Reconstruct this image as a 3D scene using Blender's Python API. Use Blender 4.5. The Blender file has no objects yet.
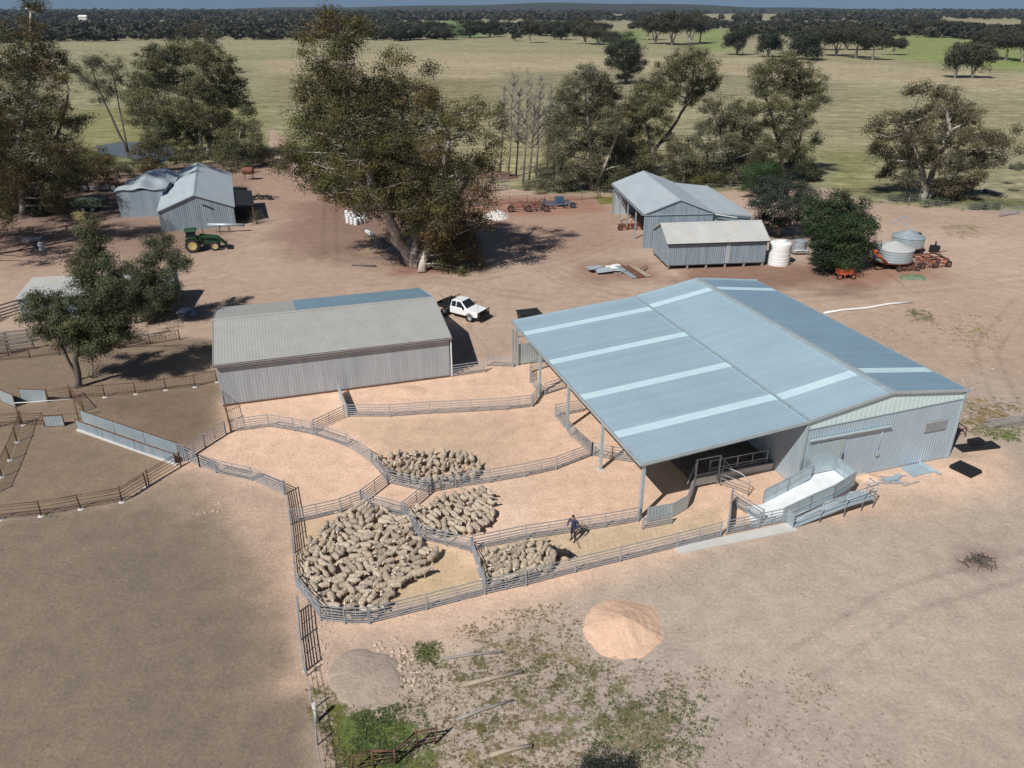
import bpy, bmesh, math, random
import numpy as np
from mathutils import Vector, Matrix

random.seed(7)
rng = np.random.default_rng(11)
SC = bpy.context.scene
COL = SC.collection
R = math.radians

# ------------------------------------------------------------------ camera geometry (used to survey positions)
FPX = 779.0
PITCH = R(25.8)
CAMH = 27.0
SP, CP = math.sin(PITCH), math.cos(PITCH)


def G(px, py, z=0.0):
    """ground (or height z) point seen at a picture position"""
    u = (px - 512) / FPX
    v = (py - 384) / FPX
    Z = (CAMH - z) / (SP + v * CP)
    return Vector((Z * u, Z * (CP - v * SP), z))


def atY(px, py, Y):
    u = (px - 512) / FPX
    v = (py - 384) / FPX
    Z = Y / (CP - v * SP)
    return Vector((Z * u, Y, CAMH - Z * (SP + v * CP)))


def depth(p):
    return p[1] * CP + (CAMH - p[2]) * SP


# ------------------------------------------------------------------ object helpers
def tag(o, label=None, cat=None, group=None, kind=None):
    if label: o['label'] = label
    if cat: o['category'] = cat
    if group: o['group'] = group
    if kind: o['kind'] = kind
    return o


def thing(name, label, cat, loc=(0, 0, 0), rz=0.0, group=None):
    o = bpy.data.objects.new(name, None)
    o.empty_display_size = 0.3
    COL.objects.link(o)
    o.location = loc
    o.rotation_euler = (0, 0, rz)
    return tag(o, label, cat, group)


def copy_tree(o, parent=None):
    c = o.copy()
    COL.objects.link(c)
    c.parent = parent
    for ch in list(o.children):
        copy_tree(ch, c)
    return c


class MB:
    def __init__(s):
        s.v = []; s.f = []; s.m = []; s.sm = []

    def add(s, vs, fs, mi=0, smooth=False):
        b = len(s.v)
        s.v.extend([tuple(x) for x in vs])
        for f in fs:
            s.f.append(tuple(i + b for i in f)); s.m.append(mi); s.sm.append(smooth)
        return s

    def box(s, c, size, rz=0.0, mi=0, M=None):
        hx, hy, hz = size[0] / 2, size[1] / 2, size[2] / 2
        co, si = math.cos(rz), math.sin(rz)
        vs = []
        for x, y, z in ((-hx, -hy, -hz), (hx, -hy, -hz), (hx, hy, -hz), (-hx, hy, -hz), (-hx, -hy, hz), (hx, -hy, hz), (hx, hy, hz), (-hx, hy, hz)):
            if M is not None:
                p = M @ Vector((x, y, z)); x, y, z = p
                vs.append((c[0] + x, c[1] + y, c[2] + z))
            else:
                vs.append((c[0] + x * co - y * si, c[1] + x * si + y * co, c[2] + z))
        return s.add(vs, [(0, 3, 2, 1), (4, 5, 6, 7), (0, 1, 5, 4), (1, 2, 6, 5), (2, 3, 7, 6), (3, 0, 4, 7)], mi)

    def bar(s, p0, p1, w, h=None, mi=0, up=(0, 0, 1)):
        h = h or w
        p0 = Vector(p0); p1 = Vector(p1)
        d = (p1 - p0)
        if d.length < 1e-6: return s
        d.normalize()
        u = Vector(up)
        if abs(d.dot(u)) > 0.98: u = Vector((1, 0, 0))
        a = d.cross(u).normalized(); b = a.cross(d).normalized()
        vs = []
        for p in (p0, p1):
            for x, y in ((-1, -1), (1, -1), (1, 1), (-1, 1)):
                vs.append(p + a * (x * w / 2) + b * (y * h / 2))
        return s.add(vs, [(3, 2, 1, 0), (4, 5, 6, 7), (0, 1, 5, 4), (1, 2, 6, 5), (2, 3, 7, 6), (3, 0, 4, 7)], mi)

    def path(s, pts, radii, n=6, mi=0, cap=True, smooth=True):
        pts = [Vector(p) for p in pts]
        if not hasattr(radii, '__len__'): radii = [radii] * len(pts)
        vs = []; fs = []
        prev = None
        for i, p in enumerate(pts):
            d = (pts[min(i + 1, len(pts) - 1)] - pts[max(i - 1, 0)])
            if d.length < 1e-6: d = Vector((0, 0, 1))
            d.normalize()
            if prev is None:
                u = Vector((0, 0, 1)) if abs(d.z) < 0.9 else Vector((1, 0, 0))
                a = d.cross(u).normalized()
            else:
                a = (prev - d * prev.dot(d))
                a = a.normalized() if a.length > 1e-6 else d.orthogonal().normalized()
            prev = a
            b = d.cross(a)
            for k in range(n):
                t = 2 * math.pi * k / n
                vs.append(p + (a * math.cos(t) + b * math.sin(t)) * radii[i])
        for i in range(len(pts) - 1):
            for k in range(n):
                k2 = (k + 1) % n
                fs.append((i * n + k, i * n + k2, (i + 1) * n + k2, (i + 1) * n + k))
        s.add(vs, fs, mi, smooth)
        if cap:
            b = len(s.v) - len(vs)
            s.f.append(tuple(b + k for k in reversed(range(n)))); s.m.append(mi); s.sm.append(False)
            e = b + (len(pts) - 1) * n
            s.f.append(tuple(e + k for k in range(n))); s.m.append(mi); s.sm.append(False)
        return s

    def tube(s, p0, p1, r, r2=None, n=8, mi=0, smooth=True):
        return s.path([p0, p1], [r, r if r2 is None else r2], n, mi, True, smooth)

    def lathe(s, prof, n=24, c=(0, 0, 0), mi=0, axis='z', smooth=False, rz=0.0):
        """prof: list of (radius, height)"""
        vs = []; fs = []
        for r, z in prof:
            for k in range(n):
                t = 2 * math.pi * k / n
                x, y = r * math.cos(t), r * math.sin(t)
                if axis == 'z': q = (x, y, z)
                elif axis == 'y': q = (x, z, y)
                else: q = (z, x, y)
                if rz:
                    q = (q[0] * math.cos(rz) - q[1] * math.sin(rz), q[0] * math.sin(rz) + q[1] * math.cos(rz), q[2])
                vs.append((c[0] + q[0], c[1] + q[1], c[2] + q[2]))
        for i in range(len(prof) - 1):
            for k in range(n):
                k2 = (k + 1) % n
                fs.append((i * n + k, i * n + k2, (i + 1) * n + k2, (i + 1) * n + k))
        return s.add(vs, fs, mi, smooth)

    def prism(s, poly, z0, z1, mi=0):
        n = len(poly)
        vs = [(x, y, z0) for x, y in poly] + [(x, y, z1) for x, y in poly]
        fs = [tuple(reversed(range(n))), tuple(range(n, 2 * n))] + [(i, (i + 1) % n, n + (i + 1) % n, n + i) for i in range(n)]
        return s.add(vs, fs, mi)

    def hull(s, bottom, top, mi=0):
        n = len(bottom)
        vs = list(bottom) + list(top)
        fs = [tuple(reversed(range(n))), tuple(range(n, 2 * n))] + [(i, (i + 1) % n, n + (i + 1) % n, n + i) for i in range(n)]
        return s.add(vs, fs, mi)

    def profile(s, pts, y0, y1, mi=0, y0s=None, y1s=None):
        """side profile (x,z) extruded across y; y0s/y1s give per-point widths"""
        n = len(pts)
        a = [(x, (y0 if y0s is None else y0s[i]), z) for i, (x, z) in enumerate(pts)]
        b = [(x, (y1 if y1s is None else y1s[i]), z) for i, (x, z) in enumerate(pts)]
        return s.add(a + b, [tuple(range(n)), tuple(reversed(range(n, 2 * n)))] + [((i + 1) % n, i, n + i, n + (i + 1) % n) for i in range(n)], mi)

    def corr(s, O, U, V, N, width, lo, hi, pitch, depth, kind='sin', thick=0.012, mi=0):
        """corrugated sheet: runs of ribs along V, stepping along U; lo/hi are numbers or functions of u"""
        O, U, V, N = Vector(O), Vector(U).normalized(), Vector(V).normalized(), Vector(N).normalized()
        lof = lo if callable(lo) else (lambda u: lo)
        hif = hi if callable(hi) else (lambda u: hi)
        us = []
        nP = max(1, int(round(width / pitch))); p = width / nP
        for i in range(nP):
            if kind == 'sin':
                for k in range(4): us.append((i * p + k * p / 4, 0.5 - 0.5 * math.cos(2 * math.pi * k / 4)))
            else:
                for k, d in ((0, 0), (.55, 0), (.66, 1), (.84, 1), (.95, 0)): us.append((i * p + k * p, d))
        us.append((width, 0))
        n = len(us)
        vs = []
        for sgn in (0, -thick):
            for u, d in us:
                q = O + U * u + N * (d * depth + sgn)
                vs.append(q + V * lof(u)); vs.append(q + V * hif(u))
        fs = []
        o = 2 * n
        flip = U.cross(V).dot(N) < 0
        for i in range(n - 1):
            a = (2 * i, 2 * i + 2, 2 * i + 3, 2 * i + 1)
            b = (o + 2 * i, o + 2 * i + 1, o + 2 * i + 3, o + 2 * i + 2)
            c = (2 * i, o + 2 * i, o + 2 * i + 2, 2 * i + 2)
            d = (2 * i + 1, 2 * i + 3, o + 2 * i + 3, o + 2 * i + 1)
            for f in (a, b, c, d): fs.append(tuple(reversed(f)) if flip else f)
        fs.append((0, 1, o + 1, o)); fs.append((2 * n - 2, o + 2 * n - 2, o + 2 * n - 1, 2 * n - 1))
        return s.add(vs, fs, mi)

    def build(s, name, mats, parent=None, loc=None, rz=None):
        me = bpy.data.meshes.new(name)
        me.from_pydata(s.v, [], s.f)
        if not isinstance(mats, (list, tuple)): mats = [mats]
        for m in mats: me.materials.append(m)
        if s.f:
            me.polygons.foreach_set('material_index', s.m)
            me.polygons.foreach_set('use_smooth', s.sm)
        me.update()
        o = bpy.data.objects.new(name, me)
        COL.objects.link(o)
        if parent is not None: o.parent = parent
        if loc is not None: o.location = loc
        if rz is not None: o.rotation_euler = (0, 0, rz)
        return o


def np_mesh(name, verts, faces, mats, parent=None, cols=None, colname='tint', mi=None, smooth=False):
    """fast mesh of quads (faces: N x 4) from numpy arrays"""
    me = bpy.data.meshes.new(name)
    nv, nf, k = len(verts), len(faces), faces.shape[1]
    me.vertices.add(nv); me.vertices.foreach_set('co', np.ascontiguousarray(verts, dtype=np.float32).ravel())
    me.loops.add(nf * k); me.loops.foreach_set('vertex_index', np.ascontiguousarray(faces, dtype=np.int32).ravel())
    me.polygons.add(nf)
    me.polygons.foreach_set('loop_start', np.arange(0, nf * k, k, dtype=np.int32))
    me.polygons.foreach_set('loop_total', np.full(nf, k, dtype=np.int32))
    if not isinstance(mats, (list, tuple)): mats = [mats]
    for m in mats: me.materials.append(m)
    if mi is not None: me.polygons.foreach_set('material_index', np.asarray(mi, dtype=np.int32))
    if smooth: me.polygons.foreach_set('use_smooth', np.ones(nf, dtype=bool))
    me.update(calc_edges=True)
    if cols is not None:
        items = cols if isinstance(cols, dict) else {colname: cols}
        for nme, c in items.items():
            at = me.color_attributes.new(nme, 'FLOAT_COLOR', 'POINT')
            c4 = np.ones((nv, 4), dtype=np.float32); c4[:, :c.shape[1]] = c
            at.data.foreach_set('color', c4.ravel())
    o = bpy.data.objects.new(name, me)
    COL.objects.link(o)
    if parent is not None: o.parent = parent
    return o


# ------------------------------------------------------------------ materials
def s2l(c):
    return tuple(((x / 255.0) / 12.92 if x / 255.0 <= 0.04045 else ((x / 255.0 + 0.055) / 1.055) ** 2.4) for x in c)


def new_mat(name):
    m = bpy.data.materials.new(name); m.use_nodes = True
    nt = m.node_tree; nt.nodes.clear()
    out = nt.nodes.new('ShaderNodeOutputMaterial')
    b = nt.nodes.new('ShaderNodeBsdfPrincipled')
    nt.links.new(b.outputs[0], out.inputs[0])
    return m, nt, b, out


def pmat(name, c1, c2=None, scale=2.0, rough=0.7, metal=0.0, bump=0.0, bscale=None, stretch=(1, 1, 1), c3=None, s3=0.6, a3=0.0, rnd=0.0, spec=0.4, rough_var=0.0, coat=0.0):
    """surface with mottled colour c1..c2 and optional larger stain colour c3"""
    m, nt, b, out = new_mat(name)
    N, Lk = nt.nodes, nt.links
    tc = N.new('ShaderNodeTexCoord')
    mp = N.new('ShaderNodeMapping'); mp.inputs['Scale'].default_value = stretch
    Lk.new(tc.outputs['Object'], mp.inputs[0])
    c2 = c2 or tuple(x * 0.8 for x in c1)
    n1 = N.new('ShaderNodeTexNoise'); n1.inputs['Scale'].default_value = scale; n1.inputs['Detail'].default_value = 5; n1.inputs['Roughness'].default_value = .6
    Lk.new(mp.outputs[0], n1.inputs['Vector'])
    r1 = N.new('ShaderNodeValToRGB'); r1.color_ramp.elements[0].position = .3; r1.color_ramp.elements[1].position = .7
    r1.color_ramp.elements[0].color = (*c2, 1); r1.color_ramp.elements[1].color = (*c1, 1)
    Lk.new(n1.outputs['Fac'], r1.inputs[0])
    col = r1.outputs[0]
    if c3:
        n3 = N.new('ShaderNodeTexNoise'); n3.inputs['Scale'].default_value = s3; n3.inputs['Detail'].default_value = 6; n3.inputs['Roughness'].default_value = .65
        Lk.new(mp.outputs[0], n3.inputs['Vector'])
        r3 = N.new('ShaderNodeMapRange'); r3.inputs[1].default_value = .48; r3.inputs[2].default_value = .68; r3.inputs[4].default_value = a3
        Lk.new(n3.outputs['Fac'], r3.inputs[0])
        mx = N.new('ShaderNodeMixRGB'); mx.inputs[2].default_value = (*c3, 1)
        Lk.new(r3.outputs[0], mx.inputs[0]); Lk.new(col, mx.inputs[1]); col = mx.outputs[0]
    if rnd:
        oi = N.new('ShaderNodeObjectInfo')
        mr = N.new('ShaderNodeMapRange'); mr.inputs[3].default_value = 1 - rnd; mr.inputs[4].default_value = 1 + rnd
        Lk.new(oi.outputs['Random'], mr.inputs[0])
        mm = N.new('ShaderNodeMixRGB'); mm.blend_type = 'MULTIPLY'; mm.inputs[0].default_value = 1
        Lk.new(col, mm.inputs[1]); Lk.new(mr.outputs[0], mm.inputs[2]); col = mm.outputs[0]
    Lk.new(col, b.inputs['Base Color'])
    b.inputs['Roughness'].default_value = rough; b.inputs['Metallic'].default_value = metal
    b.inputs['Specular IOR Level'].default_value = spec
    if coat: b.inputs['Coat Weight'].default_value = coat; b.inputs['Coat Roughness'].default_value = .1
    if rough_var:
        rr = N.new('ShaderNodeMapRange'); rr.inputs[3].default_value = rough - rough_var; rr.inputs[4].default_value = rough + rough_var
        Lk.new(n1.outputs['Fac'], rr.inputs[0]); Lk.new(rr.outputs[0], b.inputs['Roughness'])
    if bump:
        nb = N.new('ShaderNodeTexNoise'); nb.inputs['Scale'].default_value = bscale or scale * 4; nb.inputs['Detail'].default_value = 4
        Lk.new(mp.outputs[0], nb.inputs['Vector'])
        bp = N.new('ShaderNodeBump'); bp.inputs['Strength'].default_value = bump; bp.inputs['Distance'].default_value = .05
        Lk.new(nb.outputs['Fac'], bp.inputs['Height']); Lk.new(bp.outputs[0], b.inputs['Normal'])
    return m


M = {}
M['zinc_roof'] = pmat('zinc_roof', (.60, .78, .86), (.56, .73, .82), .5, .56, .85, stretch=(1, 1, 1), c3=(.62, .73, .80), s3=.25, a3=.35, rough_var=.04)
def zinc_mat(name, broad, tight, diff, f_tight=.45, f_diff=.2):
    """new zinc-aluminium sheeting: broad soft sun sheen (Beckmann), tighter sky reflection, a little diffuse"""
    m = bpy.data.materials.new(name); m.use_nodes = True
    nt = m.node_tree; nt.nodes.clear(); N, Lk = nt.nodes, nt.links
    out = N.new('ShaderNodeOutputMaterial')
    tc = N.new('ShaderNodeTexCoord'); n = N.new('ShaderNodeTexNoise'); n.inputs['Scale'].default_value = .35; n.inputs['Detail'].default_value = 5
    Lk.new(tc.outputs['Object'], n.inputs['Vector'])
    mp = N.new('ShaderNodeMapping'); mp.inputs['Scale'].default_value = (.02, 1.25, .02); Lk.new(tc.outputs['Object'], mp.inputs[0])
    ns = N.new('ShaderNodeTexNoise'); ns.inputs['Scale'].default_value = 1.0; ns.inputs['Detail'].default_value = 2; Lk.new(mp.outputs[0], ns.inputs['Vector'])
    ml = N.new('ShaderNodeMath'); ml.operation = 'ADD'; Lk.new(n.outputs['Fac'], ml.inputs[0]); Lk.new(ns.outputs['Fac'], ml.inputs[1])
    hf_ = N.new('ShaderNodeMath'); hf_.operation = 'MULTIPLY'; hf_.inputs[1].default_value = .5; Lk.new(ml.outputs[0], hf_.inputs[0])
    def ramp(c):
        r = N.new('ShaderNodeValToRGB'); r.color_ramp.elements[0].position = .3; r.color_ramp.elements[1].position = .7
        r.color_ramp.elements[0].color = (*[x * .84 for x in c], 1); r.color_ramp.elements[1].color = (*c, 1); Lk.new(hf_.outputs[0], r.inputs[0]); return r.outputs[0]
    g1 = N.new('ShaderNodeBsdfAnisotropic'); g1.distribution = 'BECKMANN'; g1.inputs['Roughness'].default_value = .85; Lk.new(ramp(broad), g1.inputs['Color'])
    g2 = N.new('ShaderNodeBsdfAnisotropic'); g2.distribution = 'BECKMANN'; g2.inputs['Roughness'].default_value = .38; Lk.new(ramp(tight), g2.inputs['Color'])
    d = N.new('ShaderNodeBsdfDiffuse'); Lk.new(ramp(diff), d.inputs['Color'])
    m1 = N.new('ShaderNodeMixShader'); m1.inputs[0].default_value = f_tight; Lk.new(g1.outputs[0], m1.inputs[1]); Lk.new(g2.outputs[0], m1.inputs[2])
    m2 = N.new('ShaderNodeMixShader'); m2.inputs[0].default_value = f_diff; Lk.new(m1.outputs[0], m2.inputs[1]); Lk.new(d.outputs[0], m2.inputs[2])
    Lk.new(m2.outputs[0], out.inputs[0])
    return m


M['zinc_roof'] = zinc_mat('zinc_roof', (.84, .95, .98), (.66, .88, .98), (.32, .49, .60), .38, .42)  # bluish diffuse colour makes up for weak sky reflection
M['zinc_wall'] = pmat('zinc_wall', (.43, .53, .60), (.38, .47, .54), .6, .45, .35, stretch=(1.5, 1.5, .3), c3=(.48, .56, .61), s3=.8, a3=.4)
M['flashing'] = pmat('flashing', (.50, .58, .60), (.40, .47, .50), 1.5, .4, .4)
M['skylight'] = pmat('skylight', (.50, .65, .70), (.44, .59, .64), 1.2, .45, 0.0, c3=(.54, .66, .68), s3=.5, a3=.4)
M['galv'] = pmat('galv', (.40, .44, .48), (.30, .335, .37), 3, .5, .35, c3=(.5, .5, .5), s3=1.5, a3=.4)
M['galv_sheet'] = pmat('galv_sheet', (.46, .54, .57), (.38, .46, .50), 1.5, .42, .45, c3=(.52, .57, .58), s3=.8, a3=.4)
M['old_iron'] = pmat('old_iron', (.42, .45, .475), (.32, .345, .37), .9, .6, .2, stretch=(2.2, 2.2, .22), c3=(.44, .42, .41), s3=.8, a3=.3)
M['old_roof'] = pmat('old_roof', (.40, .40, .375), (.345, .345, .325), .8, .6, .15, c3=(.42, .39, .34), s3=.3, a3=.3)
M['sky_tint_roof'] = pmat('sky_tint_roof', (.27, .52, .68), (.22, .45, .62), .8, .5, .6)
M['grey_iron'] = pmat('grey_iron', (.33, .40, .46), (.21, .27, .32), .8, .55, .3, stretch=(2.6, 2.6, .16), c3=(.40, .40, .39), s3=.9, a3=.3)
M['pale_iron'] = pmat('pale_iron', (.47, .53, .57), (.40, .46, .50), .6, .5, .3, stretch=(1.5, .4, 1), c3=(.47, .45, .41), s3=.4, a3=.25)
M['dull_roof'] = pmat('dull_roof', (.50, .51, .49), (.42, .43, .42), .6, .6, .1, c3=(.50, .42, .32), s3=.35, a3=.4)
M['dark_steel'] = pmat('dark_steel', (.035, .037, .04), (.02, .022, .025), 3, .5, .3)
M['rust'] = pmat('rust', (.16, .085, .055), (.09, .05, .038), 4, .85, 0, bump=.2)
M['rust_red'] = pmat('rust_red', (.22, .075, .045), (.13, .055, .04), 3, .75, 0, c3=(.12, .07, .05), s3=2, a3=.6)
M['orange'] = pmat('orange', (.55, .12, .04), (.36, .09, .035), 3, .6, 0, c3=(.2, .08, .05), s3=2, a3=.5)
M['concrete'] = pmat('concrete', (.58, .57, .54), (.47, .46, .43), 1.4, .85, 0, bump=.15, bscale=14, c3=(.40, .35, .29), s3=.7, a3=.4)
M['ramp_concrete'] = pmat('ramp_concrete', (.70, .72, .73), (.60, .62, .63), 1.4, .8, 0, bump=.1, bscale=14)
M['white'] = pmat('white', (.80, .80, .79), (.70, .70, .69), 2, .4, 0, c3=(.6, .56, .5), s3=1.1, a3=.25)
M['white_paint'] = pmat('white_paint', (.82, .82, .82), (.79, .79, .79), 1, .25, 0, coat=.5)
M['glass'] = pmat('glass', (.02, .025, .03), (.015, .02, .025), 1, .08, 0, spec=.6)
M['rubber'] = pmat('rubber', (.022, .022, .022), (.035, .032, .03), 4, .85)
M['black'] = pmat('black', (.018, .018, .02), (.012, .012, .014), 3, .55)
M['green_paint'] = pmat('green_paint', (.016, .075, .026), (.012, .052, .02), 2, .5, 0, c3=(.10,.085,.06), s3=1.2, a3=.4)
M['yellow_paint'] = pmat('yellow_paint', (.56, .46, .20), (.42, .34, .16), 3, .6)
M['timber'] = pmat('timber', (.40, .33, .25), (.28, .23, .175), 2, .85, 0, bump=.3, bscale=12, stretch=(1, 1, 1))
M['grey_timber'] = pmat('grey_timber', (.33, .30, .265), (.22, .20, .175), 3, .9, 0, bump=.3)
M['pink_gravel'] = pmat('pink_gravel', (.68, .46, .325), (.57, .37, .255), 7, .95, 0, bump=.7, bscale=16, c3=(.72, .52, .385), s3=1.3, a3=.5)
M['grey_gravel'] = pmat('grey_gravel', (.37, .30, .24), (.29, .235, .185), 3, .95, 0, bump=.8, bscale=9, c3=(.42, .34, .27), s3=.9, a3=.5)
M['rubble'] = pmat('rubble', (.66, .63, .59), (.50, .47, .43), 3, .95, 0, bump=.6)
M['wool'] = pmat('wool', (.55, .455, .355), (.35, .285, .215), 9, .95, 0, bump=1.0, bscale=22, rnd=.2, spec=.1, c3=(.55, .47, .375), s3=3, a3=.5)
M['sheep_face'] = pmat('sheep_face', (.62, .54, .46), (.50, .43, .36), 8, .9, rnd=.1, spec=.1)
M['navy'] = pmat('navy', (.045, .05, .11), (.03, .034, .075), 8, .9)
M['trousers'] = pmat('trousers', (.03, .032, .045), (.02, .022, .03), 8, .9)
M['skin'] = pmat('skin', (.45, .27, .19), (.40, .23, .16), 6, .6)
M['hair'] = pmat('hair', (.03, .022, .018), (.02, .015, .012), 12, .8)
M['dog_coat'] = pmat('dog_coat', (.022, .018, .016), (.012, .011, .010), 9, .8)
M['dog_tan'] = pmat('dog_tan', (.16, .085, .045), (.11, .06, .035), 9, .8)
M['tarp'] = pmat('tarp', (.15, .21, .13), (.10, .15, .09), 2, .6, bump=.5, bscale=4)
M['blue_paint'] = pmat('blue_paint', (.05, .12, .22), (.04, .085, .15), 3, .55, c3=(.15, .1, .08), s3=1.5, a3=.4)
M['louvre'] = pmat('louvre', (.34, .34, .35), (.28, .28, .29), 3, .6)
M['water'] = pmat('water', (.13, .14, .13), (.10, .11, .10), .2, .18, 0, bump=.05, bscale=1.5, spec=.7)
M['translucent_band'] = pmat('translucent_band', (.62, .74, .72), (.54, .66, .65), 1, .5, 0)
M['bark_pale'] = pmat('bark_pale', (.46, .41, .36), (.27, .235, .20), 1.1, .85, 0, bump=.3, stretch=(1, 1, .4), c3=(.55, .52, .47), s3=.5, a3=.6)
M['bark_dark'] = pmat('bark_dark', (.15, .125, .105), (.085, .07, .06), 1.4, .9, 0, bump=.5, stretch=(1, 1, .4))
M['dead_wood'] = pmat('dead_wood', (.25, .23, .20), (.17, .155, .135), 2, .9)
M['stone'] = pmat('stone', (.55, .43, .34), (.40, .31, .245), 3, .95, bump=.4)


def leaf_mat(name, trans=0.25):
    m, nt, b, out = new_mat(name)
    N, Lk = nt.nodes, nt.links
    at = N.new('ShaderNodeAttribute'); at.attribute_name = 'tint'
    b.inputs['Roughness'].default_value = .55; b.inputs['Specular IOR Level'].default_value = .2
    Lk.new(at.outputs['Color'], b.inputs['Base Color'])
    tr = N.new('ShaderNodeBsdfTranslucent'); Lk.new(at.outputs['Color'], tr.inputs[0])
    mx = N.new('ShaderNodeMixShader'); mx.inputs[0].default_value = trans
    Lk.new(b.outputs[0], mx.inputs[1]); Lk.new(tr.outputs[0], mx.inputs[2]); Lk.new(mx.outputs[0], out.inputs[0])
    return m


M['sky_tint_roof'] = M['zinc_roof']  # newer sheets are the same zinc, its reflected-sky blue put into the colour
M['leaf'] = leaf_mat('leaf')
M['leaf_far'] = leaf_mat('leaf_far', .1)

# ------------------------------------------------------------------ camera, sky, sun
cam = bpy.data.cameras.new('camera')
cam.sensor_width = 36.0
cam.lens = 36.0 * FPX / 1024.0
cam.clip_start = 0.5
cam.clip_end = 40000
co = bpy.data.objects.new('camera', cam)
COL.objects.link(co)
co.location = (0, 0, CAMH)
co.rotation_euler = (math.pi / 2 - PITCH, 0, 0)
SC.camera = co

SUN_EL = R(47)
SUN_AZ = (-0.6, -0.8)                    # towards the sun, on the ground plane
w = bpy.data.worlds.new('World'); SC.world = w; w.use_nodes = True
wn = w.node_tree.nodes; wn.clear()
sky = wn.new('ShaderNodeTexSky'); sky.sky_type = 'NISHITA'; sky.sun_disc = False
sky.sun_elevation = SUN_EL; sky.sun_rotation = math.atan2(SUN_AZ[0], SUN_AZ[1])
sky.air_density = 1.0; sky.dust_density = 0.2; sky.ozone_density = 2.5
bg = wn.new('ShaderNodeBackground'); bg.inputs[1].default_value = 0.05
wo = wn.new('ShaderNodeOutputWorld')
tcw = wn.new('ShaderNodeTexCoord'); va = wn.new('ShaderNodeVectorMath'); va.operation = 'ADD'; va.inputs[1].default_value = (0, 0, .17)
vn_ = wn.new('ShaderNodeVectorMath'); vn_.operation = 'NORMALIZE'
w.node_tree.links.new(tcw.outputs['Generated'], va.inputs[0]); w.node_tree.links.new(va.outputs[0], vn_.inputs[0]); w.node_tree.links.new(vn_.outputs[0], sky.inputs[0])
w.node_tree.links.new(sky.outputs[0], bg.inputs[0]); w.node_tree.links.new(bg.outputs[0], wo.inputs[0])
sl = bpy.data.lights.new('sun', 'SUN'); sl.energy = 5.0; sl.angle = R(.53); sl.color = (1, .965, .915)
so = bpy.data.objects.new('sun', sl); COL.objects.link(so)
ce = math.cos(SUN_EL)
so.rotation_euler = Vector((-SUN_AZ[0] * ce, -SUN_AZ[1] * ce, -math.sin(SUN_EL))).to_track_quat('-Z', 'Y').to_euler()
so.location = (-40, -50, 80)
SC.view_settings.view_transform = 'Standard'; SC.view_settings.look = 'None'
SC.cycles.diffuse_bounces = 2
SC.view_settings.exposure = 0.0; SC.view_settings.gamma = 1.0

# ------------------------------------------------------------------ ground
def hash2(ix, iy, seed):
    h = (ix.astype(np.int64) * 374761393 + iy.astype(np.int64) * 668265263 + seed * 974634777) & 0x7fffffff
    h = (h ^ (h >> 13)) * 1274126177 & 0x7fffffff
    return ((h ^ (h >> 16)) & 0xffff) / 65535.0


def vnoise(x, y, seed=0):
    ix, iy = np.floor(x), np.floor(y)
    fx, fy = x - ix, y - iy
    fx = fx * fx * (3 - 2 * fx); fy = fy * fy * (3 - 2 * fy)
    a, b = hash2(ix, iy, seed), hash2(ix + 1, iy, seed)
    c, d = hash2(ix, iy + 1, seed), hash2(ix + 1, iy + 1, seed)
    return (a * (1 - fx) + b * fx) * (1 - fy) + (c * (1 - fx) + d * fx) * fy


def fbm(x, y, scale, seed=0, oct=4):
    t = 0; a = 1; s = 0
    for k in range(oct):
        t = t + a * vnoise(x * scale, y * scale, seed + k * 17); s += a; a *= .5; scale *= 2.03
    return t / s


def poly_sd(X, Y, poly):
    """signed distance, positive inside"""
    n = len(poly)
    inside = np.zeros(X.shape, bool); dm = np.full(X.shape, 1e18)
    for i in range(n):
        x0, y0 = poly[i][0], poly[i][1]; x1, y1 = poly[(i + 1) % n][0], poly[(i + 1) % n][1]
        dx, dy = x1 - x0, y1 - y0
        t = np.clip(((X - x0) * dx + (Y - y0) * dy) / (dx * dx + dy * dy + 1e-12), 0, 1)
        dm = np.minimum(dm, (X - x0 - t * dx) ** 2 + (Y - y0 - t * dy) ** 2)
        if dy != 0:
            inside ^= ((y0 > Y) != (y1 > Y)) & (X < dx * (Y - y0) / dy + x0)
    d = np.sqrt(dm)
    return np.where(inside, d, -d)


def PW(pts):
    return [tuple(G(*p)[:2]) for p in pts]


def axis(v, step, lo, hi, g=1.12):
    v = list(v)
    s = step; x = v[-1]
    while x < hi:
        s *= g; x += s; v.append(x)
    s = step; x = v[0]
    while x > lo:
        s *= g; x -= s; v.insert(0, x)
    return np.array(v)


gx = axis(np.concatenate([np.arange(-78, -46, .42), np.arange(-46, 46, .26), np.arange(46, 82, .42)]), .42, -7000, 7000)
gy = axis(np.concatenate([np.arange(17, 76, .26), np.arange(76, 150, .42)]), .42, -400, 6300, 1.06)
GX, GY = np.meshgrid(gx, gy)
X, Y = GX.ravel(), GY.ravel()
warp1 = (fbm(X, Y, .16, 3) - .5) * 2
warp2 = (fbm(X, Y, .9, 5, 3) - .5) * 2


def zone(pts, soft, amp=1.0, world=False):
    sd = poly_sd(X, Y, pts if world else PW(pts)) + warp1 * amp * 1.6 + warp2 * amp * .8
    t = np.clip(sd / soft * .5 + .5, 0, 1)
    return (t * t * (3 - 2 * t))[:, None]


soil = np.tile(np.array(s2l((174, 147, 125))), (len(X), 1))
veg = np.tile(np.array(s2l((120, 116, 70))), (len(X), 1))
vam = np.zeros((len(X), 1))


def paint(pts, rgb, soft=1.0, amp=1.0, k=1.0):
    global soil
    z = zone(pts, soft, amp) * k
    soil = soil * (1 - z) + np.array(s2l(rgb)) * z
    return z


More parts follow.
